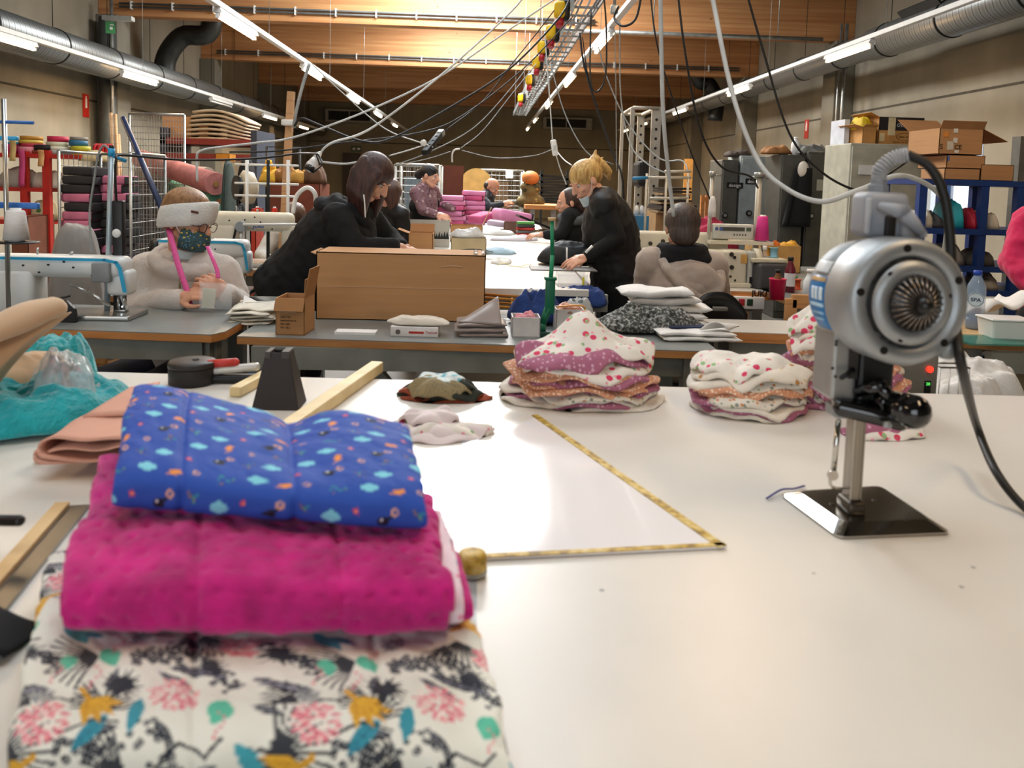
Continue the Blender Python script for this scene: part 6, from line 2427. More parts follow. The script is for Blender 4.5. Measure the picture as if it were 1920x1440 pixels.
# dusty pink cloth in two flattened rolls
M_dp = mat('dusty_pink', 'cf9c88', .85, var=.05)
t = thing('folded_fabric', 'dusty pink fabric folded in two loose loops beside the teal plush', 'fabric', (PZ(150, 860, ZT).x, PZ(150, 860, ZT).y + .05, ZT))


def loop_fold(px0, px1, py, z, h, d, lab):
    p0, p1 = PZ(px0, py, z), PZ(px1, py, z)
    L_ = p1.x - p0.x + .05

    def fn(u, v):
        ang = math.pi * 2 * v
        x = p0.x + L_ * (.5 - .5 * math.cos(ang)) ** .8 if False else p0.x + (L_ / 2) * (1 - math.cos(ang))
        zz = z + h / 2 + h / 2 * math.copysign(abs(math.sin(ang)) ** .55, math.sin(ang))
        return V(x + .004 * math.sin(u * 6), p0.y + d * u + .006 * math.sin(ang * 3), zz + .002 * math.sin(x * 60) + .1 * 0)
    MB().sheet(fn, 12, 44, .004).wb(lab, M_dp, t)
    MB().sheet(lambda u, v: V(p0.x + .012 + (L_ - .02) * v, p0.y + .004 + d * u, z + h * (.28 + .4 * v + .1 * math.sin(v * 9))), 6, 20, .004).wb('inner_fold', M_dp, t)


loop_fold(66, 215, 868, ZT + .001, .030, .12, 'lower_loop')
loop_fold(74, 225, 862, ZT + .034, .036, .14, 'upper_loop')
MB().sheet(lambda u, v: PZ(155, 780, ZT + .075).lerp(PZ(250, 775, ZT + .08), u).lerp(PZ(245, 725, ZT + .09).lerp(PZ(300, 715, ZT + .09), u), v), 8, 8, .004).wb('back_fold', M_dp, t)

# ------------------------------------------------------------------ the near sewing station
a, b = PZ(95, 621, ZB), PZ(412, 634, ZB)
t = table('sewing_table', 'grey topped sewing table with orange-brown edge in front of the seated woman', [(a.x - .55, a.y + .03), (b.x - .03, b.y), (b.x, b.y + .06), (b.x, 3.26), (a.x - .55, 3.3)], ZB + .012, .03, M_gt, m_wood('ply_orange', 'b5743a', 'c98a4c', (3, 3, 20), False))
M_jack = mat('machine_white', 'dfe2e0', .3, var=.02)
M_jb = mat('stripe_blue', '1fa3d0', .35)
p = PZ(120, 583, ZB + .012)
sm = sewing_machine('white sewing machine with blue stripe on the near sewing table', (p.x - .03, 3.02, ZB + .012), .02, M_jack, M_jb, 1.02)
sm.location.x += .085
sm.scale = (1.12, 1, .82)
MB().rbox((-.26, -.05, .13), (.13, .08, .22), .012).build('motor_box', mat('motor_grey', '8c9294', .45), sm)
MB().rbox((-.26, -.092, .14), (.085, .006, .15), .003).build('motor_cover', mat('motor_dark', '5d6466', .5), sm)
MB().bb((-.295, -.0965, .078), (-.225, -.0955, .105)).build('warning_label', mat('label_yellow', 'e2d034', .5), sm)
MB().rbox((.155, -.058, .22), (.06, .03, .09), .006).build('side_cover', mat('cover_grey', '8b9092', .5), sm)
MB().limb([(.06, -.07, .16), (.12, -.075, .13), (.18, -.07, .07)], [.006, .006, .006], 10).build('knee_lifter_lever', M_steel, sm)
MB().ell((.2, 0, .05), .004).build('needle_light', mat('needle_led', 'ffffff', .3, var=0, emit='eaf4ff', es=12), sm)
# dark sleeve guard and puller behind the needle
q = PZ(180, 585, ZB + .012)
t = thing('fabric_guide', 'black rounded guide plate standing behind the needle of the white machine', 'machine guide', (q.x, 2.9, ZB + .012))
MB().prism([(-.075, 0), (.04, 0), (.035, .05), (.0, .085), (-.04, .07), (-.07, .03)], -.01, .012, M=SY).build('guide_plate', M_black, t, bevel=.004)
MB().tube(spline([(-.1, -.02, .004), (-.06, -.03, .03), (-.04, -.02, .08), (.02, -.01, .1)], 5), .004, 8).build('guide_wire', M_black, t)
# white thread cone at the picture edge with its stand
p = P(8, 455, 2.75)
t = thing('thread_stand', 'steel thread stand with dark round plates beside the white machine', 'thread stand', (p.x - .02, 2.8, ZB + .012))
hz = p.z - ZB - .012
MB().cyl((0, 0, 0), (0, 0, hz + .5), .008, n=10).build('stand_rod', M_steel, t)
for dz in (0,):
    MB().lathe([(.01, -.004), (.075, -.004), (.075, 0), (.01, 0)], (.03, 0, hz), n=28).build('spool_plate', M_black, t)
MB().cyl((-.05, 0, hz + .42), (.1, 0, hz + .42), .006, n=8).build('thread_arm', mat('arm_blue', '2f6fc0', .4), t)
cone_spool('large white thread cone on the stand at the picture edge', (p.x + .012, 2.8, p.z + .001), .042, .11, 'e6e4e2')
p = P(-20, 455, 2.75)
t = thing('arm_bar', 'blue thread guide bar above the white thread cone', 'guide bar', P(20, 385, 2.85))
MB().rbox((0, 0, 0), (.2, .02, .022), .004).build('bar', mat('arm_blue', '2f6fc0'), t)
MB().cyl((-.08, 0, 0), (-.08, 0, -.4), .005, n=8).build('bar_post', M_steel, t)
t = thing('arm_bar', 'small turquoise guide bar high at the picture edge', 'guide bar', P(8, 259, 3.0))
MB().rbox((0, 0, 0), (.1, .02, .016), .004).build('bar', mat('arm_cyan', '28a4d8', .4), t)
MB().cyl((-.04, 0, 0), (-.04, 0, -.66), .005, n=8).build('bar_post', M_steel, t)
# pale blue pole with taped rings and black power strip
YP = 3.05
a, b = P(199, 480, YP), P(209, 282, YP)
t = thing('thread_pole', 'tall pale grey pole with blue tape rings rising from the white machine', 'pole', (a.x, a.y, ZB + .012))
a2 = Vector((a.x, a.y, ZB + .012))
MB().cyl(a2, b, .0105, n=12).wb('pole', mat('pole_pale', 'aab8bd', .35, .3), t)
d = (b - a2)
for f, w in ((.965, .03), (.33, .025)):
    q = a2 + d * f
    MB().cyl(q, q + d.normalized() * w, .0125, n=12).wb('blue_tape', mat('tape_cyan', '2c9fd4', .5), t)
MB().cyl(b, b + d.normalized() * .02, .009, n=10).wb('pole_tip', M_black, t)
q = a2 + d * .97
MB().cyl(q, q + V(.055, -.0, -.02), .007, n=8).wb('guide_arm', mat('tape_cyan', '2c9fd4'), t)
a, b = P(212, 478, YP + .0), P(229, 376, YP + .0)
t = thing('power_strip', 'black power strip fixed upright beside the pale grey pole', 'power strip', ((a.x + b.x) / 2 + .006, YP, ZB + .012))
hz = b.z - ZB - .012
MB().rbox((0, 0, hz / 2), (.042, .03, hz), .006).build('strip_body', M_black, t)
for zz in (.72, .27):
    MB().ell((-.002, -.018, hz * zz), (.017, .008, .017)).build('white_plug', M_white, t)
MB().limb([(0, -.02, hz * .27), (.03, -.02, hz * .1), (.034, -.01, hz * .0 + .02)], [.012, .007, .004], 8).build('plug_lead', M_white, t)

# the second white machine behind the seated woman
p = P(438, 500, 3.95)
t4 = table('sewing_table', 'sewing table behind the seated woman carrying the second striped machine', [(-1.95, 3.85), (-1.3, 3.85), (-1.3, 4.35), (-1.95, 4.35)], .80, .03, M_gt, M_ply)
sewing_machine('second white machine with blue stripe, behind the seated woman', (P(388, 500, 4.05).x, 4.05, .80), .03, M_jack, M_jb, .98)
# cream machine
c = P(475, 498, 4.75)
t5 = table('sewing_table', 'sewing table with brown edge carrying the cream machine', [(c.x - .45, 4.55), (c.x + .42, 4.55), (c.x + .42, 5.15), (c.x - .45, 5.15)], c.z, .04, M_wt, M_ply)
m3 = sewing_machine('cream industrial sewing machine with blue lettering behind the seated woman', (c.x - .01, 4.75, c.z), 0.02, M_beige, None, 1.15, 'JUKI')
q = P(450, 425, 4.6)
t = thing('machine_lamp', 'grey gooseneck work lamp fixed beside the cream machine', 'lamp', (q.x, 4.62, c.z))
hz = q.z - c.z
MB().cyl((0, 0, 0), (0, 0, hz), .012, n=12).build('lamp_post', M_galv, t)
MB().cyl((0, -.02, hz), (0, .03, hz), .03, n=20).build('lamp_head', mat('lamp_grey2', '8f9699', .4), t)
MB().tube(spline([(-.03, 0, hz - .01), (-.045, 0, hz - .1), (-.02, 0, hz - .14), (-.002, 0, hz - .05)], 6), .007, 8).build('lamp_cord', M_black, t)
q0, q1 = P(456, 421, 4.6), P(556, 421, 4.6)
MB().cyl(q0, q1, .008, n=8).wb('crossbar', M_white, t)
clutter_box(433, 403, 460, 432, 5.0, .1, 'pale card box standing behind the work lamp', mat('white_card', 'd4d0ce'), z=c.z, closed=True)
clutter_box(417, 408, 434, 440, 5.0, .1, 'tan box next to the pale card box', M_card, z=c.z, closed=True)
# red thread cones on a rack over the machines
Yc = 5.02
rr = thing('thread_rack', 'steel thread rack with crossbars holding two red cones', 'thread rack', (P(505, 500, Yc).x, Yc, c.z))
for px in (463, 503, 540):
    x = P(px, 330, Yc).x
    MB().cyl((x, Yc, c.z), (x, Yc, P(px, 300, Yc).z), .011, n=8).wb('rack_post', M_white if px != 503 else M_dark, rr)
for py in (308, 343, 366, 420):
    MB().cyl(P(440, py, Yc), P(560, py + 3, Yc), .007, n=8).wb('rack_bar', M_white, rr)
pl = P(512, 419, Yc)
MB().bb((P(462, 419, Yc).x, Yc - .06, pl.z - .008), (P(556, 419, Yc).x, Yc + .06, pl.z)).wb('rack_shelf', M_galv, rr)
for px, lb in ((485, 'red thread cone on the rack, beside the dark post'), (517, 'red thread cone on the rack, closest to the timber post')):
    cone_spool(lb, (P(px, 400, Yc).x, Yc - .03, pl.z + .001), .022, .1, 'd8301f', 'red thread cones')
# timber post tied to the rack
a, b = P(526, 410, 5.35), P(546, 172, 5.35)
mb = MB()
a2 = Vector((a.x - .03, 5.35, 0))
d = b - a2
mb.box((a2 + b) / 2, (.045, .045, d.length), frame(d))
tp = solo(mb, 'timber_post', m_wood('post_pine', 'b98a5c', 'cfa577', (3, 3, .4), False), 'tall raw timber post rising behind the bending woman with a lead tied to it', 'post')
MB().rbox(P(541, 230, 5.3), (.09, .05, .04), .01).wb('white_bracket', M_white, tp)
t = thing('white_hose', 'white curved hose arching over the hidden seated person', 'hose', P(551, 440, 5.0))
MB().tube(spline([P(549, 400, 5.0), P(556, 368, 5.0), P(575, 352, 5.0), P(590, 362, 5.0), P(592, 385, 5.05), P(590, 430, 5.1)], 8), .014, 10).wb('hose', M_white, t)

# grey jacket over the covered chair
p = P(135, 478, 3.7)
mb = MB()
heap(mb, (p.x, 3.75, .62), .125, .14, P(140, 421, 3.75).z - .62, 14, .1, .2, 2.5)
cv = solo(mb, 'draped_jacket', mat('grey_jacket', '8d8a86', .85, var=.12, vs=7), 'grey jacket draped over the chair back beyond the white machine', 'jacket', sub=1)
t = thing('chair', 'wooden chair under the grey jacket', 'chair', (p.x, 3.95, 0))
MB().rbox((0, 0, .45), (.42, .42, .03), .01).build('seat', M_ply, t)
for x in (-.18, .18):
    for y in (-.18, .18):
        MB().cyl((x, y, 0), (x, y, .44), .015, n=8).build('leg', M_black, t)
MB().rbox((0, -.2, .58), (.26, .03, .2), .01).build('backrest', M_ply, t)

# blue vacuum cleaner beneath the table end
p = P(375, 668, 3.05)
t = thing('vacuum_cleaner', 'bright blue vacuum cleaner standing beneath the end of the sewing table', 'vacuum cleaner', (p.x + .01, 3.0, 0))
mbl = mat('vacuum_blue', '1678c4', .35)
MB().lathe([(.02, .0), (.12, .02), (.125, .3), (.11, .46), (.10, .50)], n=28).build('tank', mbl, t)
MB().rbox((-.01, -.04, .56), (.14, .14, .13), .02).build('motor_head', mbl, t)
MB().rbox((-.01, -.1, .66), (.03, .02, .08), .005).build('latch', mbl, t)
MB().limb([(.06, 0, .6), (.1, 0, .62)], [.035, .03], 12).build('hose_port', M_black, t)
MB().tube(spline([(-.08, -.08, .6), (-.14, -.1, .55), (-.17, -.1, .4), (-.18, -.1, .1)], 6), .008, 8).build('suction_hose', M_galv, t)
MB().limb([(.13, .02, .38), (.2, .04, .5), (.22, .05, .62)], [.06, .075, .05], 16).build('rear_housing', mat('shell_blue', '7fa3bd', .4), t)

# ------------------------------------------------------------------ sewing stations behind the cutting machine
M_or = m_wood('orange_edge', 'c47c40', 'd89456', (3, 3, 20), False)
a, b = PZ(1318, 596, .82), PZ(1365, 622, .82)
t = table('sewing_table', 'cream topped table with orange edge between the benches and the round pile', [(b.x, b.y), (b.x + .62, b.y - .04), (b.x + .62, b.y + .3), (b.x - .03, b.y + .3)], .82, .045, M_wt, M_or)
for i in range(12):
    x = b.x + .04 + i * .03
    MB().bb((x, b.y - .0025 - .002 * 0 - .0012 * i, .782), (x + .002, b.y - .001, .795)).wb('ruler_mark', M_ink, t)
ZJ = .80
a, b = PZ(1112, 540, ZJ), PZ(1452, 548, ZJ)
t = table('sewing_table', 'long cream sewing table with orange edge before the taupe hooded woman', [(a.x, b.y + .12), (b.x, b.y), (b.x + .02, b.y + 1.1), (a.x, b.y + 1.2)], ZJ, .05, M_wt, M_or)
mb = MB().text('JUKI', .05, SY, P(1424, 551, b.y - .008), .001, bold=.0015)
mb.wb('edge_lettering', M_ink, t)
t = thing('control_box', 'grey switch box with red and black buttons under the sewing table edge', 'control box', (P(1408, 572, 4.5).x, 4.55, P(1408, 582, 4.5).z))
MB().rbox((0, 0, .04), (.18, .06, .075), .006).build('casing', M_white, t)
for x, cl in ((-.05, 'b8303a'), (0, '22402e')):
    MB().rbox((x, -.032, .045), (.035, .01, .04), .004).build('button', mat('btn_' + cl, cl, .4), t)
# machine seen from its wheel end
YJ = b.y + .25
p = P(1378, 540, YJ)
t = thing('sewing_machine', 'cream sewing machine column with round motor beside the taupe hooded woman', 'sewing machine', (p.x, YJ, ZJ))
zt = P(1378, 468, YJ).z - ZJ
MB().rbox((-.03, 0, zt / 2), (.15, .16, zt), .02).build('column', M_beige, t)
MB().rbox((-.30, 0, zt * .84), (.6, .14, zt * .3), .03).build('arm', M_beige, t)
MB().rbox((-.56, 0, zt * .6), (.1, .12, zt * .5), .02).build('head', M_beige, t)
MB().rbox((-.28, 0, .015), (.7, .18, .03), .006).build('bed', M_beige, t)
MB().rbox((.075, 0, zt / 2 + .0), (.05, .15, zt * .97), .015).build('end_cover', mat('cover_pale', 'b9bab2', .4), t)
MB().cyl((.10, 0, zt * .78), (.145, 0, zt * .78), .062, n=30).build('hand_wheel', M_beige, t)
MB().cyl((.15, 0, zt * .62), (.24, 0, zt * .60), .058, .05, n=28).build('motor', mat('motor_taupe', '8a7f70', .5), t)
MB().bb((.0, -.082, zt * .66), (.04, -.0805, zt * .9)).build('warning_label', mat('label_amber', 'd9a95c', .5), t)
for x, z, r in ((-.06, .9, .014), (-.04, .82, .010), (-.055, .55, .014), (-.06, .3, .008), (-.03, .2, .006)):
    MB().cyl((x, -.081, zt * z), (x, -.088, zt * z), r, n=14).build('dial', mat('dial_dark', '4a453c', .4, .5), t)
MB().bb((.062, -.0765, zt * .1), (.09, -.0755, zt * .3)).build('slot', M_black, t)
# machine head and thread tension parts left of her
p = P(1225, 500, 4.9)
t = thing('sewing_machine', 'cream machine head between the black gilet and the taupe hooded woman', 'sewing machine', (p.x, 4.95, ZJ))
zt2 = P(1225, 432, 4.9).z - ZJ
MB().rbox((0, 0, zt2 * .6), (.22, .13, zt2 * .75), .02).build('head', M_beige, t)
MB().rbox((.28, 0, zt2 * .8), (.4, .12, zt2 * .35), .02).build('arm', M_beige, t)
for x, z in ((-.04, .5), (.03, .42), (-.03, .75), (.05, .8)):
    MB().cyl((x, -.066, zt2 * z), (x, -.078, zt2 * z), .013, n=14).build('dial', mat('dial_dark', '4a453c'), t)
MB().cyl((0, 0, .12), (0, 0, 0), .01, n=8).build('needle_bar', M_steel, t)
MB().rbox((.1, 0, .01), (.45, .16, .02), .004).build('bed', M_beige, t)
# electronic panel on the crossbar
YQ = YJ + .1
a, b = P(1335, 447, YQ), P(1411, 421, YQ)
t = thing('control_unit', 'cream electronic control panel with dark display above the machine column', 'control panel', ((a.x + b.x) / 2, YQ, a.z))
w, h = b.x - a.x, b.z - a.z
MB().rbox((0, 0, h / 2), (w, .06, h), .01).build('casing', mat('panel_pale', 'd2d3c8', .4), t)
MB().bb((-w * .36, -.0325, h * .55), (w * .27, -.0305, h * .8)).build('display', mat('display_dark', '54544e', .3), t)
MB().bb((w * .31, -.0325, h * .55), (w * .43, -.0305, h * .8)).build('small_display', mat('display_green', '5d6a5c', .3), t)
MB().cyl((-w * .43, -.0325, h * .68), (-w * .43, -.0305, h * .68), .011, n=16).build('blue_button', mat('btn_blue', '5a6fa8', .4), t)
MB().bb((-w * .36, -.033, h * .55), (-w * .28, -.0306, h * .8)).build('blue_field', mat('btn_blue', '5a6fa8'), t)
for i in range(5):
    MB().bb((w * (.0 + .07 * i), -.0325, h * .25), (w * (.03 + .07 * i), -.0305, h * .36)).build('key_button', mat('display_dark', '54544e'), t)
q0, q1 = P(1325, 449, YQ), P(1442, 451, YQ)
t2 = thing('machine_shelf', 'narrow cream shelf holding the control panel and the pink cone', 'shelf', ((q0.x + q1.x) / 2, YQ, q0.z - .03))
MB().bb((q0.x, YQ - .08, q0.z - .022), (q1.x, YQ + .08, q0.z - .001)).wb('board', M_beige, t2)
for px in (1328, 1436):
    x = P(px, 450, YQ).x
    MB().cyl((x, YQ + .05, ZJ), (x, YQ + .05, q0.z - .02), .012, n=8).wb('shelf_post', M_galv, t2)
cone_spool('large bright pink thread cone on the shelf beside the control panel', (P(1426, 449, YQ).x, YQ - .02, q0.z + .0), .045, P(1426, 405, YQ).z - q0.z, 'e23a93')


def post(px0, py0, px1, py1, Y, z0, r, m, lab, caps=True, arms=()):
    b_ = P(px1, py1, Y)
    a_ = P(px0, py0, Y)
    d_ = (b_ - a_).normalized()
    f = a_ + d_ * ((z0 - a_.z) / d_.z)
    t_ = thing('thread_pole', lab, 'pole', f)
    MB().cyl(f, b_, r, n=10).wb('pole', m, t_)
    if caps:
        MB().cyl(b_, b_ + V(0, 0, .03), r * 1.7, n=12).wb('pole_cap', M_galv, t_)
    for (x0, y0, x1, y1) in arms:
        MB().cyl(P(x0, y0, Y), P(x1, y1, Y), .007, n=8).wb('guide_arm', M_galv, t_)
    return t_


M_pale = mat('pole_cream', 'b9b2a2', .4, .2)
post(1329, 440, 1336, 330, 4.9, ZJ, .013, M_pale, 'cream pole with a white rag tied on, beside the taupe hooded woman', arms=((1336, 329, 1352, 329),))
post(1418, 440, 1424, 332, 4.9, ZJ, .02, M_pale, 'thick cream pole with guide arms beside the pink cone', arms=((1410, 332, 1444, 334),))
mb = MB()
heap(mb, (P(1334, 400, 4.85).x, 4.84, P(1334, 407, 4.85).z), .024, .018, .13, 4)
solo(mb, 'white_rag', M_cotton, 'white rag tied to the cream pole', 'rag')
# thread frame with blue wrapped arm above the hooded woman
Yf = 5.3
t = thing('thread_stand', 'cream thread frame with crossbars and a blue taped arm behind the taupe hooded woman', 'thread frame', (P(1250, 430, Yf).x, Yf, ZJ))
for px in (1213, 1250, 1291):
    x = P(px, 330, Yf).x
    MB().cyl((x, Yf, ZJ), (x, Yf, P(px, 325, Yf).z), .009, n=8).wb('frame_post', M_pale, t)
for (x0, y0, x1, y1) in ((1210, 333, 1296, 333), (1246, 322, 1296, 321), (1218, 372, 1290, 371)):
    MB().cyl(P(x0, y0, Yf), P(x1, y1, Yf), .010, n=8).wb('frame_bar', M_pale, t)
MB().cyl(P(1186, 335, Yf), P(1214, 333, Yf), .012, n=8).wb('blue_taped_arm', mat('arm_blue2', '2a7aa8', .5), t)
for px in (1196, 1206):
    cone_spool('white thread cone on the far frame, %s' % ('beside the blonde woman' if px == 1196 else 'beside the frame post'), (P(px, 404, Yf).x, Yf + .05, P(px, 404, Yf).z), .018, .06, 'e6e4e2', 'white cones on the far frame')
x = P(1201, 405, Yf)
solo(MB().bb((x.x - .06, Yf, ZJ), (x.x + .06, Yf + .12, x.z)), 'cone_box', mat('blue_box', '2f6f9a', .5), 'blue ended box carrying the white thread cones', 'box')

# chair of the hooded woman and the plywood chair
t = thing('chair', 'black plastic chair with slotted backrest behind the taupe hooded woman', 'chair', (P(1355, 585, 3.5).x, 3.55, 0))
zt = P(1355, 552, 3.5).z
mb = MB()
def bk(u, v):
    x = -.135 + .27 * u
    top = zt - .10 * abs(2 * u - 1) ** 2.5
    return V(x, .03 * (1 - (2 * u - 1) ** 2), .52 + (top - .52) * v)
mb.sheet(bk, 20, 10, .012)
mb.build('backrest', mat('chair_black', '121313', .35), t)
MB().rbox((0, -.038 + .03, zt - .075), (.07, .03, .02), .006).build('hand_slot', mat('slot_grey', '6f6d68', .6), t)
MB().rbox((0, .2, .46), (.4, .4, .03), .012).build('seat', mat('chair_black', '121313'), t)
for x in (-.16, .16):
    for y in (.03, .36):
        MB().cyl((x, y, 0), (x, y, .45), .012, n=8).build('leg', M_galv, t)
t = thing('chair', 'plywood chair back with a square opening half hidden by the cutting machine', 'chair', (P(1522, 590, 3.6).x, 3.6, 0))
zt = P(1520, 553, 3.6).z
mp = m_wood('chair_ply', 'b9804a', 'cf9a62', (4, 4, 4), False)
for lo, hi in (((-.13, 0, .5), (-.07, .02, zt - .02)), ((.07, 0, .5), (.13, .02, zt - .02)), ((-.10, 0, zt - .07), (.10, .02, zt)), ((-.13, 0, .5), (.13, .02, .6))):
    MB().bb(lo, hi).build('back_board', mp, t, bevel=.006)
MB().rbox((0, .2, .46), (.38, .38, .02), .008).build('seat', mp, t)
for x in (-.16, .16):
    for y in (.03, .36):
        MB().cyl((x, y, 0), (x, y, .45), .012, n=8).build('leg', M_galv, t)

# supplies on the table at her far side
Ys = 4.35
a = P(1500, 545, Ys)
table('supply_table', 'low supply table crowded with bottles behind the motor of the cutting machine', [(P(1452, 545, Ys).x + .03, Ys - .2), (2.75, Ys - .25), (2.75, Ys + 1.75), (P(1452, 545, Ys).x + .03, Ys + 1.75)], .80, .03, M_gt, M_ply)


def bottle(name, lab, loc, r, h, m, mcap, neck=.4, cat='bottle', label=None, group=None):
    t_ = thing(name, lab, cat, loc, group=group)
    MB().lathe([(r * .9, 0), (r, .004), (r, h * .62), (r * .8, h * .72), (r * neck, h * .84), (r * neck, h * .92)], n=24).build('bottle_body', m, t_)
    MB().lathe([(r * neck * 1.15, h * .9), (r * neck * 1.15, h), (r * neck, h * 1.003)], n=16).build('cap', mcap, t_)
    if label:
        MB().lathe([(r * 1.01, h * .18), (r * 1.012, h * .55)], n=24, caps=False).build('paper_label', label, t_)
    return t_


zS = .80
p = P(1481, 520, 4.55)
bottle('glue_bottle', 'dark red bottle with white label and black cap on the supply table', (p.x, 4.55, zS), .032, P(1481, 482, 4.55).z - zS, mat('bottle_maroon', '6d1f2c', .3), M_black, .45, label=mat('label_white', 'e8e6e6', .5))
p = P(1463, 560, 4.2)
t = thing('pink_pot', 'deep pink plastic pot with a brown bottle standing in it', 'pot', (p.x, 4.25, zS))
MB().lathe([(.040, 0), (.046, .11), (.049, .115), (.046, .118), (.041, .112), (.036, .006)], n=28).build('pot_body', mat('pot_pink', 'c4184e', .4), t)
bottle('brown_bottle', 'small brown bottle with black cap inside the deep pink pot', (p.x, 4.25, zS + .006), .027, .16, mat('bottle_brown', '7a4f2c', .3), M_black, .5)
p = P(1521, 552, 4.2)
bottle('white_bottle', 'tall white plastic bottle beside the deep pink pot', (p.x, 4.2, zS), .045, P(1521, 505, 4.2).z - zS, mat('bottle_white', 'dfe6e8', .35), M_white, .6)
p = P(1432, 500, 4.7)
bottle('water_bottle', 'clear plastic bottle beside the machine motor', (p.x + .02, 4.75, zS), .035, P(1426, 461, 4.75).z - zS, M_plastic, M_white, .35)
clutter_box(1425, 462, 1503, 492, 5.6, .35, 'open tan box with yellow and orange scraps, before the dark lockers', mat('tan_card', 'bf9558', .7), z=.8)
for px, cl, r, lab in ((1480, 'e0a83a', .06, 'yellow cloth scrap on top of the tan open box'), (1452, 'd8742c', .035, 'orange scrap on top of the tan open box'), (1445, '2a2f6a', .03, 'dark blue scrap at the edge of the tan open box')):
    mb = MB()
    q = P(px, 462, 5.75)
    heap(mb, (q.x, 5.75, q.z - .03), r * 1.3, r, .07, px)
    solo(mb, 'cloth_scrap', mat('scr_' + cl, cl, .8), lab, 'cloth')
p = P(1400, 500, 4.6)
solo(MB().rbox((P(1445, 512, 4.7).x, 4.75, zS + .08), (.24, .2, .16), .02, .2), 'grey_box', mat('dark_grey_case', '4a4a4c', .5), 'dark grey rounded case on the supply table', 'case')
solo(MB().rbox((P(1450, 502, 4.6).x, 4.75, zS + .175), (.22, .16, .025), .005, .1), 'book', mat('book_cream', 'd8cfb4', .6), 'cream covered book on the dark grey case', 'book')
for i, (px, py, cl, nm) in enumerate(((1495, 500, 'd9572c', 'orange'), (1455, 492, '7fb4c9', 'pale blue'), (1447, 490, 'e3a13a', 'amber'), (1505, 530, '3f8f5a', 'green'))):
    q = P(px, py + 14, 4.7)
    t = thing('thread_reel', '%s thread reel among the bottles on the supply table' % nm, 'thread reel', (q.x, 4.7 + .05 * i, zS + (.19 if py < 495 else 0)))
    MB().lathe([(.03, 0), (.03, .004), (.022, .006), (.022, .055), (.03, .058), (.03, .062)], n=18).build('reel', mat('reel_' + cl, cl, .6), t)

# ------------------------------------------------------------------ table at the picture edge with the water bottle
ZS5 = .84
a, b = PZ(1788, 655, ZS5), PZ(1930, 700, ZS5)
tt = table('side_table', 'wooden topped side table with the water bottle at the picture edge', [(1.92, 2.95), (2.9, 2.80), (2.9, 3.48), (1.98, 3.48)], ZS5, .03, m_wood('side_ply', 'b59465', 'cdb084', (3, 3, 3), False), M_ply)
p = PZ(1831, 618, ZS5)
t = thing('water_bottle', 'clear plastic water bottle with blue cap and round white label on the side table', 'bottle', (p.x, p.y + .02, ZS5), -math.atan2(p.x, p.y))
H_ = P(1832, 508, p.y).z - ZS5
R_ = .037
M_bot = mat('bottle_clear', 'b4cbe0', .08, var=.05, alpha=.4)
MB().lathe([(R_ * .8, 0), (R_, .008), (R_ * .96, H_ * .18), (R_, H_ * .22), (R_ * .96, H_ * .28), (R_, H_ * .34), (R_, H_ * .66), (R_ * .92, H_ * .76), (R_ * .5, H_ * .88), (.014, H_ * .92), (.014, H_ * .94)], n=32).build('bottle_body', M_bot, t)
MB().lathe([(R_ * .72, .003), (R_ * .9, .01), (R_ * .9, .05)], n=28).build('blue_base', mat('bottle_base_blue', '2f5f9c', .2, alpha=.6), t)
MB().cyl((0, 0, H_ * .92), (0, 0, H_), .0165, n=20).build('cap', mat('cap_blue', '1f49b0', .4), t)
c_ = (0, -R_ - .0005, H_ * .5)
lab_ = MB().cyl((0, -R_ + .004, H_ * .52), (0, -R_ - .003, H_ * .52), .031, n=36).build('round_label', mat('label_pale', 'c9dbe4', .4), t)
MB().tube([(.028 * math.cos(a_), -R_ - .0035, H_ * .52 + .028 * math.sin(a_)) for a_ in [2 * math.pi * k_ / 32 for k_ in range(32)]], .0009, 5, closed=True).build('label_ring', mat('ring_navy', '2b3d5c', .4), lab_, world=False)
MB().text('SPA', .021, SY, (0, -R_ - .0035, H_ * .52 - .002), .0004, bold=.0007, sx=1.1).build('lettering', mat('ring_navy', '2b3d5c'), lab_)
p = PZ(1890, 638, ZS5)
t = thing('plastic_tub', 'white rectangular plastic tub with a lid on the side table', 'tub', (p.x + .02, p.y + .05, ZS5), -.08)
MB().box((0, 0, .038), (.15, .11, .076), None, 1.12).build('tub_body', M_white, t, bevel=.006)
MB().rbox((0, 0, .08), (.178, .13, .008), .003).build('lid', M_white, t)
t = thing('glass_rule', 'green edged glass plate hanging over the side table edge', 'glass plate', PZ(1840, 650, ZS5))
g = [PZ(1800, 640, ZS5 + .002), PZ(1925, 690, ZS5 + .002)]
MB().bb((g[0].x, 2.86, ZS5 + .0005), (g[0].x + .42, 3.05, ZS5 + .007)).wb('glass_sheet', mat('green_glass', '1f8f7c', .1, alpha=.55), t)
a, b = P(1838, 655, 3.0), P(1893, 690, 3.0)
t = thing('carton_pack', 'small white carton with blue ends and tulip shaped marks under the side table edge', 'box', ((a.x + b.x) / 2, 3.06, b.z), -.25)
MB().bb((-.058, -.02, 0), (.058, .03, .055)).build('carton', M_white, t)
for x0, x1 in ((-.058, -.028), (.03, .058)):
    MB().bb((x0, -.0212, .014), (x1, -.0202, .046)).build('blue_field', mat('carton_blue', '24408a', .4), t)
for x in (-.012, .012):
    MB().prism([(-.004, 0), (.004, 0), (.006, .018), (.009, .024), (-.009, .024), (-.006, .018)], -.0006, .0006, M=SY, c=(x, -.0214, .016)).build('tulip_mark', mat('carton_blue', '24408a'), t)
solo(MB().bb((2.12, 3.1, .30), (2.72, 3.38, b.z - .001)), 'drawer_unit', mat('drawer_wood', 'a99473', .6), 'wooden drawer unit under the side table', 'drawer unit')
mb = MB()
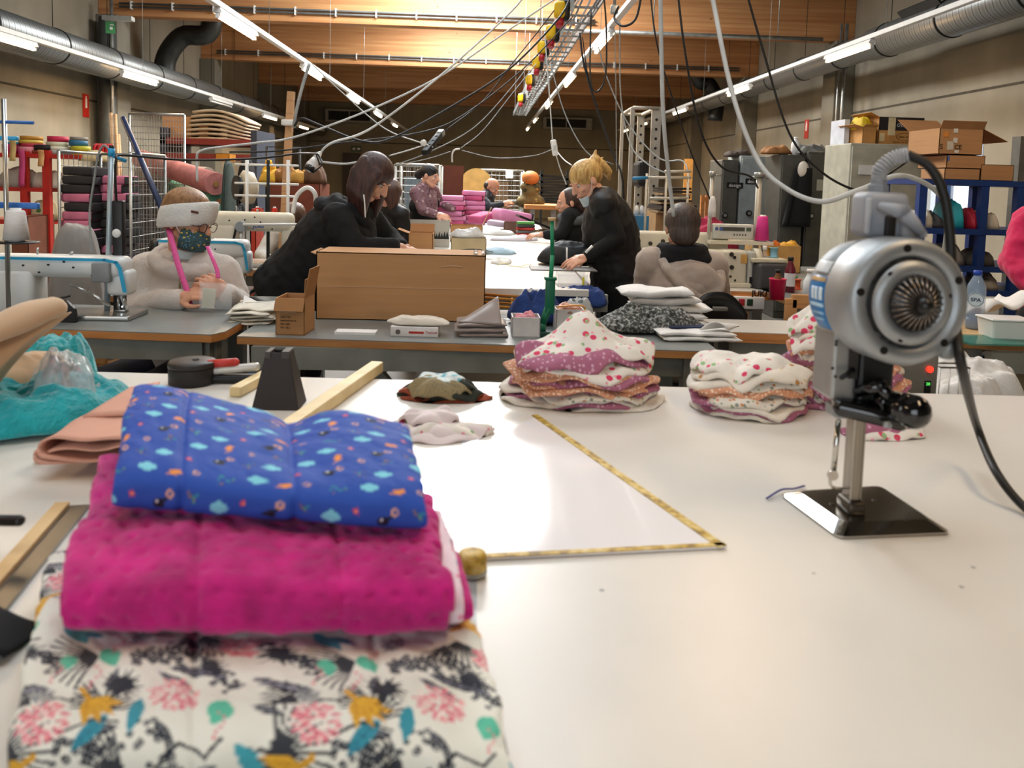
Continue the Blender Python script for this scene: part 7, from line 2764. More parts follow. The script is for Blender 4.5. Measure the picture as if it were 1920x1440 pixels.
q0, q1 = P(1850, 565, 3.25), P(1935, 560, 3.3)
mb.sheet(lambda u, v: q0.lerp(q1, u) + V(0, .22 * v, -.05 + .025 * math.sin(u * 7) + .05 * u - .02 * v + .02 * math.sin(v * 6)), 20, 10, .006)
wt = solo(mb, 'white_fabric', M_cotton, 'white fabric with a torn edge held by the person in pink', 'fabric')
# white padded rolls below, between the tables
for px, py, rx, lab in ((1835, 728, .16, 'white padded bundle behind the cutting table edge'), (1905, 712, .2, 'larger white padded bundle at the picture edge')):
    q = P(px, py, 2.35)
    mb = MB()
    heap(mb, (q.x, 2.42 + (.12 if px > 1850 else 0), .45), rx, .14, P(px, 692 if px > 1850 else 705, 2.4).z - .45, px)
    solo(mb, 'white_bundle', M_cotton, lab, 'bundle', sub=1)
solo(MB().bb((1.3, 2.1, 0), (2.9, 2.75, .449)), 'low_chest', mat('chest_grey', '8d8a80', .6), 'low grey chest under the white padded bundles', 'chest', bevel=.01)
# grey power unit with red lamp
a, b = P(1722, 742, 2.1), P(1762, 655, 2.1)
t = thing('power_unit', 'grey power unit with glowing red button and green figures beside the machine pile', 'control unit', ((a.x + b.x) / 2, 2.18, 0))
w = (b.x - a.x)
MB().bb((-w / 2 - .06, -.08, .451), (w / 2, .08, b.z)).build('casing', mat('unit_grey', '77766e', .45), t, bevel=.004)
q = P(1742, 692, 2.1)
MB().cyl((q.x - (a.x + b.x) / 2, -.081, q.z), (q.x - (a.x + b.x) / 2, -.087, q.z), .009, n=16).build('red_lamp', mat('red_led', 'ff3020', .3, var=0, emit='ff2a18', es=2.5), t)
q2 = P(1738, 728, 2.1)
MB().bb((q2.x - (a.x + b.x) / 2 - .009, -.083, q2.z - .02), (q2.x - (a.x + b.x) / 2 + .009, -.081, q2.z + .022)).build('display', M_black, t)
MB().text('20', .012, SY, (q2.x - (a.x + b.x) / 2, -.084, q2.z + .013), .0003).build('figures', mat('green_led', '60ff60', .3, var=0, emit='58e060', es=1.5), t)
# wire basket frame
t = thing('wire_basket', 'chromed wire basket beside the grey power unit', 'basket', (P(1780, 728, 2.25).x, 2.26, .449))
hz = P(1780, 700, 2.15).z - .451
for f in (0, .5, 1):
    MB().tube([(-.045, -.03, hz * (.5 + .5 * f)), (.045, -.03, hz * (.5 + .5 * f)), (.045, .03, hz * (.5 + .5 * f)), (-.045, .03, hz * (.5 + .5 * f))], .003, 6, closed=True).build('basket_ring', M_steel, t)
for x in (-.045, -.015, .015, .045):
    MB().cyl((x, -.03, 0), (x, -.03, hz), .002, n=6).build('basket_wire', M_steel, t)
# plywood partition strips seen between the piles
solo(MB().bb((P(1533, 700, 2.3).x, 2.3, 0), (P(1548, 700, 2.3).x, 2.34, P(1540, 640, 2.3).z)), 'orange_post', mat('post_orange', 'b8703f', .6), 'narrow orange-brown board standing behind the round pile', 'board')

# ------------------------------------------------------------------ shelves, cages and cupboards along the walls
def bxt(name, lab, cat, x0, y0, x1, y1, Y, dy, m, z0=None, group=None, bevel=0.0, parent=None):
    lo, hi = pxbox(x0, y0, x1, y1, Y, dy, z0)
    mb = MB().bb(lo, hi)
    if parent is not None:
        return mb.wb(name, m, parent, bevel=bevel)
    return solo(mb, name, m, lab, cat, group, bevel=bevel)


M_rs = mat('shelf_red', 'c02a20', .45)
Yr = 6.9
t = thing('storage_shelf', 'red steel storage shelf loaded with tape rolls at the shelf wall', 'shelf', (P(40, 400, Yr).x, Yr, 0))
xs = [P(px, 350, Yr).x for px in (-60, 44, 86, 150)]
for x, z in ((xs[1], 284), (xs[2], 281)):
    MB().bb((x - .03, Yr, 0), (x + .03, Yr + .05, P(60, z, Yr).z)).wb('post', M_rs, t)
zsh = []
for py, xe in ((288, 3), (352, 2), (414, 2)):
    z = P(60, py, Yr).z
    zsh.append(z)
    MB().bb((xs[0], Yr + .005, z - .035), (xs[xe], Yr + .5, z)).wb('shelf_board', M_rs, t)
rolls = [(40, [('b5812c', .035), ('c9b04a', .03), ('b03045', .03), ('d98b95', .06)], .105, 'ochre, red and pink'), (91, [('c42a4c', .05), ('c9c7a8', .04), ('d9d6c2', .035), ('a8adaa', .035)], .10, 'red topped cream'),
         (131, [('8a857a', .03), ('2f6c8c', .05), ('b9b52f', .05), ('c9c23c', .03)], .085, 'teal and lime'), (68, [('1c1a1b', .05), ('8c4432', .03)], .12, 'low black'),
         (5, [('3aa0c0', .02), ('a82a60', .08)], .09, 'magenta and blue'), (110, [('8f9496', .035)], .11, 'single grey')]
for px, st, r, nm in rolls:
    z = zsh[0]
    for i, (cl, h) in enumerate(st[::-1]):
        x = P(px, 270, Yr).x
        t = thing('tape_roll', '%s band roll%s on top of the red shelf, %s stack' % ('topmost' if i == len(st) - 1 else NUM[i], '', nm), 'tape roll', (x + .012 * math.sin(i * 2), Yr + .16, z), group='band rolls on the red shelf')
        MB().lathe([(r * .3, 0), (r * (1 - .05 * i), 0), (r * (1 - .05 * i), h), (r * .3, h)], n=22).build('wound_band', mat('band_' + cl, cl, .6), t)
        z += h
for i, px in enumerate((166, 174, 182, 190)):
    p = P(px, 277, Yr)
    t = thing('red_spool', 'red spool standing on edge on the red shelf, %s of four' % ('first', 'second', 'third', 'fourth')[i], 'spool', (p.x, Yr + .15, zsh[0]), group='red spools on edge')
    MB().cyl((-.012, 0, .055), (.012, 0, .055), .055, n=22).build('spool_disc', mat('spool_red', 'c8202a', .4), t)
mb = MB()
heap(mb, (P(180, 285, Yr).x, Yr + .1, zsh[0] - .05), .16, .1, .09, 5)
solo(mb, 'band_tangle', mat('cream_band', 'e6d2a0', .7, var=.15), 'tangle of cream bands in front of the red spools', 'band')
for px, py0, py1, cl, lab in ((23, 262, 302, 'd0b070', 'sand coloured band hanging off the red shelf'), (40, 280, 350, 'c9487c', 'magenta strap hanging off the red shelf'), (76, 281, 312, 'd9a46a', 'peach band hanging beside the red post')):
    a, b = P(px, py0, Yr - .03), P(px + 2, py1, Yr - .03)
    solo(MB().sheet(lambda u, v: a.lerp(b, v) + V(.05 * (u - .5), .01 * math.sin(5 * v), 0), 3, 10, .004), 'hanging_band', mat('hb_' + cl, cl, .7), lab, 'band')
for px, z, rx, h, cl, lab, nm in ((16, 1, .17, .17, 'a9a39a', 'grey stuffed sack on the red shelf', 'sack'), (76, 1, .13, .15, 'd4cfc0', 'white crumpled bag on the red shelf beside the post', 'bag'),
                                  (66, 2, .10, .19, 'cdbf98', 'cream tote bag with green motif on the red shelf', 'bag'), (22, 2, .12, .12, 'b9b3a6', 'pale bundle low on the red shelf', 'bundle')):
    mb = MB()
    heap(mb, (P(px, 340, Yr).x, Yr + .16, zsh[z]), rx, .12, h, px, 0, .25)
    o = solo(mb, nm, mat('sack_' + cl, cl, .85, var=.1), lab, nm)
    if 'tote' in lab:
        MB().ell((P(px, 340, Yr).x, Yr + .055, zsh[z] + .08), (.03, .012, .03)).wb('green_motif', mat('motif_green', '4a7a3c', .7), o)
clutter_box(22, 406, 52, 460, 6.6, .4, 'brown cabinet standing on the floor before the red shelf', mat('cabinet_brown', '7a4630', .6), z=0, closed=True, name='low_cabinet', cat='cabinet')

# trolley with flat felt bags
Yt = 5.6
t = thing('roll_cage', 'wire roll cage trolley loaded with pink and black felt bags', 'trolley', (P(175, 400, Yt).x, Yt + .3, 0))
xa, xb, zt = P(110, 300, Yt).x, P(244, 300, Yt).x, P(140, 284, Yt).z
for (p0, p1) in (((xa, Yt, .15), (xa, Yt + .6, .15)), ((xb, Yt, .15), (xb, Yt + .6, .15)), ((xa, Yt + .6, .15), (xb, Yt + .6, .15))):
    wire_panel(MB(), p0, p1, zt - .15, 9, 14, .0025, .011).wb('wire_side', M_galv, t)
MB().bb((xa, Yt, .12), (xb, Yt + .6, .15)).wb('platform', M_galv, t)
for x in (xa + .05, xb - .05):
    for y in (Yt + .05, Yt + .55):
        MB().cyl((x - .02, y, .06), (x + .02, y, .06), .06, n=14).wb('wheel', M_black, t)
seq = 'kppkkpkpmpkppkpp'
CC = dict(k=mat('charcoal_felt', '2c2a2c', .85), p=mat('rose_felt', 'c2708e', .8), m=M_gf)
for st, (px, wdt, n_, y_, z0, nm) in enumerate(((137, .17, 17, Yt + .05, .35, 'near stack'), (185, .15, 15, Yt + .2, .42, 'far stack'))):
    x = P(px, 350, Yt).x
    for i in range(n_):
        ch = seq[(i * 3 + st * 5) % len(seq)]
        z = z0 + i * (.064 if st == 0 else .064)
        tb = thing('felt_bag', '%s felt bag, %s up the %s in the roll cage' % (dict(k='charcoal', p='rose', m='lilac grey')[ch], (NUM + ['sixteenth', 'seventeenth'])[i], nm), 'bag', (x + .012 * math.sin(i * 1.7 + st), y_ + .12, z), .06 * math.sin(i * 2.3), 'felt bags in the roll cage')
        MB().rbox((0, 0, .031), (wdt * 1.25, .26, .062), .015).build('bag_body', CC[ch], tb)
        MB().rbox((wdt * .62, 0, .028), (.006, .262, .057), .003).build('black_piping', M_bk, tb)
b_ = MB()
for px0, py0, px1, py1 in ((203, 288, 208, 212), (212, 288, 216, 214), (220, 290, 222, 252)):
    solo(MB().cyl(P(px1, py1, 8.6), (P(px0, 285, 8.2).x + .1, 8.2, .05), .018, n=6), 'timber_lath', m_wood('lath', 'a8835c', 'c2a07a', (3, 3, 1), False) if 'lath' not in _MATS else _MATS['lath'], 'pale timber lath leaning by the downpipe, %s' % {203: 'tallest, with rounded end', 212: 'the middle one', 220: 'the shortest'}[px0], 'lath', 'laths leaning by the downpipe')
solo(MB().cyl(P(231, 222, 6.0), P(304, 392, 5.2), .02, n=10), 'blue_pole', mat('pole_navy', '1f2f52', .4), 'long dark blue pole slanting down towards the white headband', 'pole')
# mesh panel with pallet rack behind
Ym = 8.2
t = thing('mesh_panel', 'tall wire mesh panel standing before the fabric rolls', 'mesh panel', (P(295, 400, Ym).x, Ym, 0))
wire_panel(MB(), (P(243, 300, Ym).x, Ym, .05), (P(346, 300, Ym).x, Ym, .05), P(295, 214, Ym).z - .05, 20, 30, .003, .014).wb('wire_mesh', M_galv, t)
Yk = 10.5
t = thing('pallet_rack', 'dark red pallet rack behind the wire mesh panel', 'rack', (P(360, 350, Yk).x, Yk + .5, 0))
mrd = mat('rack_dark_red', '7a2a20', .5)
for py in (264, 292):
    z = P(380, py, Yk).z
    MB().bb((P(300, py, Yk).x, Yk, z - .05), (P(470, py, Yk).x, Yk + .9, z + .03)).wb('rack_beam', mrd, t)
for px in (300, 470):
    x = P(px, 300, Yk).x
    MB().bb((x, Yk, 0), (x + .08, Yk + .9, 2.0)).wb('rack_post', mat('rack_post_blue', '2c3340', .5), t)
zk = P(380, 264, Yk).z + .03
for x0, y0, x1, lab, nm, m_ in ((302, 218, 356, 'wide closed cardboard box on the pallet rack', 'cardboard_box', M_card), (370, 232, 388, 'small reddish cardboard box on the pallet rack', 'cardboard_box', M_card2), (424, 243, 448, 'dark brown box at the end of the pallet rack', 'cardboard_box', mat('dark_card', '6d4d40'))):
    lo, hi = pxbox(x0, y0, x1, 262, Yk + .1, .5, zk)
    carton(lab, ((lo[0] + hi[0]) / 2, Yk + .4, zk), (hi[0] - lo[0], .5, hi[2] - zk), closed=True, m=m_, tape=m_ is M_card)
for i in range(7):
    x = P(388, 230, Yk).x
    z = zk + .0 + i * .06
    mb = MB().sheet(lambda u, v: (x - .35 + .75 * u + .02 * i, Yk + .1 + .6 * v, z + .07 * math.sin(math.pi * u) * (.3 + .15 * i) - .04 * u * i * .5 + .005), 14, 4, .03)
    solo(mb, 'foam_sheet', mat('foam_cream', 'b9a78c', .8), 'bowed cream foam sheet, %s in the stack on the pallet rack' % NUM[i], 'foam sheet', 'foam sheets on the pallet rack')
# fabric rolls on the ground rack
for (x0, y0, x1, y1, Y0_, Y1_, r, cl, lab) in ((265, 298, 405, 345, 8.9, 7.6, .11, 'c98078', 'thick dusty pink fabric roll poking out beyond the mesh panel'), (330, 352, 410, 378, 8.8, 7.7, .10, '6fae92', 'mint green fabric roll beneath the pink roll'),
                                                (270, 330, 390, 340, 9.2, 8.9, .16, '8a7f74', 'taupe fabric roll behind the wire mesh'), (255, 420, 340, 425, 9.0, 8.9, .14, 'b08a80', 'pale pink fabric roll low behind the wire mesh')):
    t = thing('fabric_roll', lab, 'fabric roll', P((x0 + x1) / 2, (y0 + y1) / 2, (Y0_ + Y1_) / 2))
    MB().cyl(P(x0, y0, Y0_), P(x1, y1, Y1_), r * .93, r, 24).wb('rolled_fabric', mat('roll_' + cl, cl, .85, var=.15, vs=12), t)
    MB().cyl(P(x1, y1, Y1_), P(x1, y1, Y1_) + (P(x1, y1, Y1_) - P(x0, y0, Y0_)).normalized() * .01, .03, n=12).wb('roll_core', M_card2, t)
solo(MB().bb((P(250, 400, 9.3).x, 8.7, 0), (P(345, 400, 9.3).x, 9.4, P(300, 345, 9.0).z - .02)), 'roll_rack', mat('rack_shadow_grey', '5a544c', .7), 'dark low rack carrying the fabric rolls', 'rack')  # one even dull grey
# round black and cream fan head, mixed bags beyond the second machine
t = thing('floor_fan', 'black fan head with cream surround behind the second white machine', 'fan', P(445, 385, 6.4))
q = P(441, 352, 6.4) - Vector(t.location)
MB().cyl(q, q + V(.07, .05, 0), .10, .09, 28).build('fan_face', M_black, t)
MB().lathe([(.10, 0), (.145, .03), (.13, .10), (.05, .14)], q + V(.03, .03, 0), (.8, .5, 0), 28).build('fan_housing', mat('cream_housing', 'c9bba0', .6), t)
MB().cyl((0, .08, -Vector(t.location).z), (0, .08, q.z), .02, n=8).build('fan_stand', M_black, t)
for x0, y0, x1, y1, Y, cl, lab, nm in ((405, 300, 425, 340, 7.2, '3d4a44', 'dark patterned stuffed bag under the white tube', 'bag'), (418, 385, 450, 420, 5.9, '1b1a1a', 'black cloth bundle beside the red cones', 'bundle'), (432, 296, 470, 345, 7.6, '1d1a19', 'black heap of bags beyond the fan', 'bundle'),
                                       (470, 392, 480, 420, 5.7, 'c4402c', 'orange red carton end by the rack post', 'box'), (404, 288, 430, 302, 7.8, 'd98a1c', 'bright orange carton under the pallet rack', 'box')):
    if nm == 'box':
        clutter_box(x0, y0, x1, y1, Y, .2, lab, mat('bx_' + cl, cl, .6), closed=True, z=0 if Y < 6 else None)
    else:
        lo, hi = pxbox(x0, y0, x1, y1, Y, .3, 0.3)
        mb = MB()
        heap(mb, ((lo[0] + hi[0]) / 2, Y + .2, .3), (hi[0] - lo[0]) / 2, .2, hi[2] - .3, x0)
        solo(mb, nm, mat('bn_' + cl, cl, .85, var=.2), lab, nm)
# yellow workwear rack
t = thing('garment_rack', 'rack hung with yellow and dark green workwear behind the timber post', 'rack', (P(525, 400, 8.5).x, 8.5, 0))
MB().tube([P(500, 400, 8.5), P(500, 275, 8.5), P(562, 277, 8.5), P(562, 400, 8.5)], .015, 8).wb('rack_frame', M_dark, t)
for i, (px, py, cl, h) in enumerate(((504, 300, 'd9a51c', 28), (512, 310, 'c9931c', 40), (524, 318, '1f3a2a', 50), (534, 318, '17251c', 56), (545, 330, 'd4a020', 36), (555, 350, 'a87418', 40), (517, 360, 'd9a51c', 30), (548, 372, 'c48a1a', 26))):
    q = P(px, py, 8.4 - .02 * i)
    mb = MB()
    hh = h * 8.4 / 1450
    mb.sheet(lambda u, v: q + V(.07 * (u - .5) * (1 + v), .03 * math.sin(u * 5 + v * 3), -hh * v), 6, 6, .02)
    solo(mb, 'work_garment', mat('wear_' + cl, cl, .8, var=.15), '%s garment hanging in the rack, number of place %s' % ({'d': 'bright yellow', 'c': 'yellow', '1': 'dark green', 'a': 'ochre'}[cl[0]], ('one', 'two', 'three', 'four', 'five', 'six', 'seven', 'eight')[i]), 'garment', 'workwear in the rack')
# heap of yellow scraps on a brown crate
clutter_box(500, 345, 600, 390, 8.0, .5, 'rust coloured crate before the workwear rack', mat('crate_rust', '7a3a22', .6), z=0, closed=True, name='crate', cat='crate')
for i, (px, cl) in enumerate(((505, 'c99a2c'), (530, '8a5a24'), (560, 'b5863a'), (585, '5a3c24'))):
    mb = MB()
    q = P(px, 345, 8.1)
    heap(mb, (q.x, 8.2, q.z), .13, .15, .14 + .04 * (i % 2), i + 3)
    solo(mb, 'cloth_heap', mat('sc_' + cl, cl, .85, var=.2), '%s cloth heap on the rust coloured crate' % ('amber', 'brown', 'sand', 'dark brown')[i], 'cloth', 'cloth heaps on the rust crate')
# crates at the hall's far end
for x0, y0, x1, y1, Y, nm, lab in ((742, 308, 824, 385, 9.8, 'roll_cage', 'silver roll cage with grey boxes behind the woman with the bun'), (893, 318, 982, 385, 13.5, 'roll_cage', 'far roll cage with a paper label behind the bearded man')):
    t = thing(nm, lab, 'trolley', (P((x0 + x1) / 2, 400, Y).x, Y, 0))
    A_, B_ = P(x0, y0, Y), P(x1, y0, Y)
    wire_panel(MB(), (A_.x, Y, .2), (B_.x, Y, .2), A_.z - .2, 12, 16, .004, .018).wb('wire_side', M_galv, t)
    wire_panel(MB(), (A_.x, Y + .7, .2), (B_.x, Y + .7, .2), A_.z - .2, 6, 8, .004, .018).wb('wire_side', M_galv, t)
    for x in (A_.x, B_.x):
        for y in (Y, Y + .7):
            MB().cyl((x - .02, y, .1), (x + .02, y, .1), .1, n=14).wb('wheel', M_black, t)
    MB().bb((A_.x + .1, Y + .1, .2), (A_.x + (B_.x - A_.x) * .7, Y + .6, P(x0, y0 + 22, Y).z)).wb('stacked_load', mat('load_blue', '7f939c', .6) if x0 < 800 else mat('load_brown', '6a5238', .7), t)
bxt('brown_board', 'reddish brown board standing beyond the pink bags', 'board', 830, 311, 869, 350, 10.5, .06, mat('board_brown', '6a3420', .6), 0)
bxt('paper_label', '', '', 948, 320, 962, 334, 13.47, .03, M_white, parent=t)
mb = MB()
q = P(893, 345, 12.8)
solo(MB().bb((q.x - .3, 12.7, 0), (q.x + .3, 13.2, q.z - .258)), 'crate', M_card2, 'brown crate under the round reel behind the bearded man', 'crate')
solo(MB().cyl(q, q + V(0, .3, 0), .26, n=28), 'cable_reel', mat('reel_tan', 'b08a4c', .6), 'round tan reel end behind the bearded man', 'reel')
t = thing('stuffed_sack', 'camouflage patterned sacks with an orange ball on top, beside the dark frames', 'sack', (P(993, 385, 10.5).x, 10.5, P(993, 392, 10.5).z))
mb = MB()
for i, (dx, dz, r) in enumerate(((-.07, .1, .12), (.08, .1, .13), (0, .22, .11), (-.05, .30, .09), (.06, .28, .09))):
    mb.ell((dx, 0, dz), (r, r, r * .75))
mb.build('sack_body', mat_print('camouflage', '6a5a34', [(10, .3, '33301f', 1), (13, .2, 'a08a4a', 1)]), t, fuse=.02)
MB().ell((0, 0, .42), (.12, .12, .1)).build('orange_ball', mat('ball_orange', 'c4783c', .6), t)
t = thing('work_table', 'brown edged table far down the hall under the camouflage sacks', 'table', (P(1010, 390, 10).x, 10.4, 0))
lo, hi = pxbox(985, 386, 1054, 392, 10.0, .9)
MB().bb(lo, hi).wb('tabletop', M_or, t)
for x in (lo[0] + .1, hi[0] - .1):
    MB().bb((x - .03, 10.1, 0), (x + .03, 10.16, lo[2])).wb('leg', M_galv, t)
t = thing('frame_rack', 'rack of stacked dark frames before the far wall', 'rack', (P(1038, 380, 12).x, 12, 0))
A_, B_ = P(1016, 330, 12), P(1062, 385, 12)
for i in range(11):
    z = B_.z + (A_.z - B_.z) * i / 10
    MB().box(((A_.x + B_.x) / 2 + .02 * math.sin(i * 3), 12.2, z), (B_.x - A_.x, .4, .03), (0, .04 * math.sin(i * 2), 0)).wb('dark_frame', M_dark, t)
for x in (A_.x, B_.x):
    MB().bb((x - .02, 12, 0), (x + .02, 12.05, A_.z + .1)).wb('rack_post', M_dark, t)
# tall cream perforated rack
Yp = 9.0
t = thing('tall_rack', 'tall cream steel rack with punched holes beyond the blonde woman', 'rack', (P(1205, 380, Yp).x, Yp, 0))
for px, py, Y, w, ho in ((1168, 212, 9.9, .04, 0), (1187, 202, 9.0, .045, 0), (1203, 214, 9.9, .09, 1), (1232, 200, 9.0, .11, 1)):
    q = P(px, py, Y)
    MB().bb((q.x - w / 2, Y, 0), (q.x + w / 2, Y + .04, q.z)).wb('upright', M_pale, t)
    if ho:
        for i in range(14):
            zz = q.z - .15 - i * .11
            MB().cyl((q.x, Y - .002, zz), (q.x, Y + .002, zz), .017, n=8).wb('punched_hole', M_dark, t)
for a_, b_, Y, Y2_ in (((1187, 202), (1234, 203), 9.0, 9.0), ((1168, 214), (1204, 215), 9.9, 9.9), ((1168, 214), (1187, 203), 9.9, 9.0), ((1204, 215), (1233, 203), 9.9, 9.0)):
    MB().tube([P(*a_, Y), P(*b_, Y2_)], .022, 6).wb('top_rail', M_pale, t)
bxt('dark_bag_heap', 'black padded bundle on the tall cream rack', 'bundle', 1196, 302, 1228, 350, 9.3, .4, M_blackcloth2, bevel=.05)
for i in range(9):
    q = P(1268, 398 - i * 5.5, 8.2)
    solo(MB().box((q.x, 8.4, q.z), (.42 - .02 * i, .5, .022), (0, .03 * math.sin(i * 2.2), .1 * math.sin(i))), 'flat_panel', mat('panel_dark', '2b2622', .5) if i % 3 else mat('panel_tan', '8a7250', .6), 'dark flat panel lying in the pile beyond the thread frame, %s' % NUM[i], 'panel', 'flat panels beyond the thread frame')
solo(MB().bb((P(1230, 400, 8.2).x, 8.2, 0), (P(1305, 400, 8.2).x, 8.8, P(1268, 401, 8.2).z)), 'pallet_crate', mat('crate_tan', '9a7a50', .7), 'tan crate under the pile of dark flat panels', 'crate')
mb = MB()
heap(mb, (P(1330, 400, 7.2).x, 7.2, .75), .3, .2, .36, 2)
solo(MB().bb((P(1300, 400, 7.2).x - .1, 6.95, 0), (P(1300, 400, 7.2).x + .5, 7.45, .75)), 'crate', M_card2, 'brown crate under the crimson bags', 'crate')
solo(mb, 'bag_heap', mat('crimson_felt', 'b52a4c', .8, var=.15), 'crimson bags heaped behind the cream pole', 'bag')
bxt('tall_board', 'amber coloured tall board against the wall beyond the thread frame', 'board', 1280, 298, 1300, 400, 16.0, .06, mat('amber_board', 'b5803c', .6), 0)
t = thing('wooden_easel', 'slatted wooden frame leaning beside the dark locker', 'frame', (P(1332, 440, 9.5).x, 9.5, 0))
for px in (1318, 1327, 1338, 1346):
    q = P(px, 366, 9.5)
    MB().bb((q.x - .02, 9.5, 0), (q.x + .02, 9.54, q.z)).wb('slat', M_or, t)
MB().bb((P(1316, 372, 9.5).x, 9.49, P(1330, 378, 9.5).z), (P(1348, 372, 9.5).x, 9.52, P(1330, 370, 9.5).z)).wb('top_rail', M_or, t)


def locker(lab, x0, y0, x1, Y, dy, m, doors, name='locker', plate=None, knobs=True, label=None):
    lo, hi = pxbox(x0, y0, x1, y0 + 50, Y, dy, 0)
    t_ = thing(name, lab, 'cupboard', ((lo[0] + hi[0]) / 2, Y, 0))
    MB().bb((lo[0], Y, 0), (hi[0], Y + dy, hi[2])).wb('cabinet', m, t_, bevel=.01)
    w_ = (hi[0] - lo[0]) / doors
    for i in range(doors):
        d_ = MB().bb((lo[0] + i * w_ + .012, Y - .02, .08), (lo[0] + (i + 1) * w_ - .012, Y, hi[2] - .03)).wb('door', m, t_, bevel=.004)
        if knobs:
            c_ = Vector((lo[0] + (i + .25) * w_, Y - .02, hi[2] * .62))
            MB().cyl(c_, c_ + V(0, -.03, 0), .035, n=18).wb('handle', M_black, d_)
            MB().cyl(c_ + V(0, -.03, 0), c_ + V(0, -.036, 0), .02, n=14).wb('lock', M_galv, d_)
        if label:
            MB().bb((lo[0] + i * w_ + .06, Y - .023, hi[2] - .34), (lo[0] + i * w_ + .26, Y - .021, hi[2] - .27)).wb('name_plate', M_black, d_)
            MB().text(label, .06, SY, (lo[0] + i * w_ + .16, Y - .025, hi[2] - .305), .0008).wb('lettering', M_white, d_)
    return t_, lo, hi


M_lg, M_ld, M_lp = mat('locker_grey', '55544e', .45), mat('locker_dark', '4a4943', .45), mat('locker_pale', '9aa3a3', .4)
locker('dark grey locker with round handle beside the slatted frame', 1352, 300, 1386, 9.2, .5, M_lg, 1, label='design')
locker('pale blue grey locker with round handle and plate', 1387, 294, 1462, 9.2, .5, M_lp, 1, label='design')
locker('dark locker with a black coat hung on its edge', 1463, 291, 1511, 8.3, .5, M_ld, 1, knobs=False)
t_, lo, hi = locker('wide dark double locker with a pale paper on its door', 1513, 286, 1588, 8.3, .5, M_ld, 2)
MB().bb((lo[0] + .1, 8.272, hi[2] - .42), (lo[0] + .22, 8.278, hi[2] - .3)).wb('paper', mat('paper_dim', 'a8a699', .6), t_)
t_, lo, hi = locker('large pale grey cupboard carrying the cardboard boxes', 1592, 272, 1732, 7.2, .55, mat('cupboard_pale', 'b5b3a2', .4), 1, name='cupboard', knobs=False)
MB().bb((P(1612, 320, 7.15).x, 7.165, P(1612, 327, 7.15).z), (P(1648, 320, 7.15).x, 7.175, P(1648, 310, 7.15).z)).wb('white_label', M_white, t_)
zc = hi[2]
mb = MB()
a, b = P(1503, 315, 8.24), P(1488, 425, 8.24)
mb.sheet(lambda u, v: a.lerp(b, v) + V(.13 * (u - .5) * (1 + 1.1 * v), .03 * math.sin(u * 6), 0), 10, 12, .05)
ct = solo(mb, 'black_coat', M_blackcloth, 'long black coat hanging on the dark locker', 'coat')
MB().ell(P(1506, 318, 8.2), (.06, .04, .09)).wb('cream_lining', mat('cream_cotton', 'ded5c6'), ct)
p = P(1505, 290, 8.3)
bottle('white_canister', 'white canister standing on top of the dark locker', (p.x, 8.5, P(1505, 290, 8.3).z), .05, .2, M_white, M_white, .4)
for i, px in enumerate((1535, 1550, 1475, 1400)):
    mb = MB()
    Yq = 8.5 if px > 1470 else 9.4
    q = P(px, 287 if px > 1470 else 293, Yq - .3)
    heap(mb, (q.x, Yq, q.z), .16, .15, .09, px)
    solo(mb, 'cloth_heap', mat('top_%d' % i, ('8a8a84', '6a6a64', '9a6a3c', '3a2f28')[i], .8), '%s on top of the %s locker' % (('grey cloth heap', 'dark grey cloth heap', 'brown cloth scrap', 'dark bundle')[i], ('double', 'double', 'coat', 'pale')[i]), 'cloth')
# boxes on the cupboard
x0, x1 = P(1648, 270, 7.3).x, P(1732, 270, 7.3).x
h = P(1700, 220, 7.3).z - zc
t = carton('cardboard box with a black band lettered in white, on the pale cupboard', ((x0 + x1) / 2, 7.52, zc), (x1 - x0, .4, h), 0, (('+y0.12', 20), ('-x0.1', 25)), m=mat('box_tan', 'c48f50', .7))
w = x1 - x0
MB().bb((-w / 2 - .001, -.2025, h * .52), (w / 2 + .001, -.2, h)).build('black_band', mat('band_black', '1c1a1c', .5), t)
MB().text('desire', .075, SY, (.04, -.204, h * .74), .0008, shear=.3).build('lettering', mat('letter_grey', 'a8a4a0', .5), t)
MB().bb((-.13, -.2045, h * .34), (-.06, -.2026, h * .98)).build('paper_label', mat('paper_cream', 'd9c79c', .6), t)
MB().tube([(.04 + .085 * math.cos(a_), -.202, h * .3 + .035 * math.sin(a_)) for a_ in [2 * math.pi * k_ / 24 for k_ in range(24)]], .002, 5, closed=True).build('oval_ring', M_ink, t)
MB().text('baby bird', .032, SY, (.04, -.2015, h * .3), .0006).build('lettering', M_ink, t)
MB().text('THE CENTURY OF GARMENT', .018, SY, (.04, -.2015, h * .1), .0006).build('lettering', M_ink, t)
MB().bb((-w / 2 + .01, -.2015, h * .12), (-w / 2 + .06, -.2005, h * .42)).build('paper_label', mat('paper_cream', 'd9c79c'), t)
x0, x1 = P(1616, 270, 7.3).x, P(1647, 270, 7.3).x
t = carton('small open box with flap and yellow cloth beside the lettered box', ((x0 + x1) / 2 - .01, 7.48, zc), (x1 - x0 - .03, .35, h * .62), 0, (('-x0.09', 15), ('-y0.05', 25)), m=mat('box_tan', 'c48f50'))
mb = MB()
heap(mb, ((x0 + x1) / 2 + .0, 7.5, zc + h * .55), .085, .14, .12, 3)
solo(mb, 'yellow_cloth', mat('cloth_yellow', 'd9b81c', .7, var=.15), 'yellow cloth spilling over the small open box', 'cloth')
solo(MB().bb((x0 - .06, 7.55, zc), (x0 - .01, 7.85, zc + h * .95)), 'white_carton', mat('carton_whiteblue', 'd4d8e2', .5), 'narrow white carton behind the small open box', 'box')

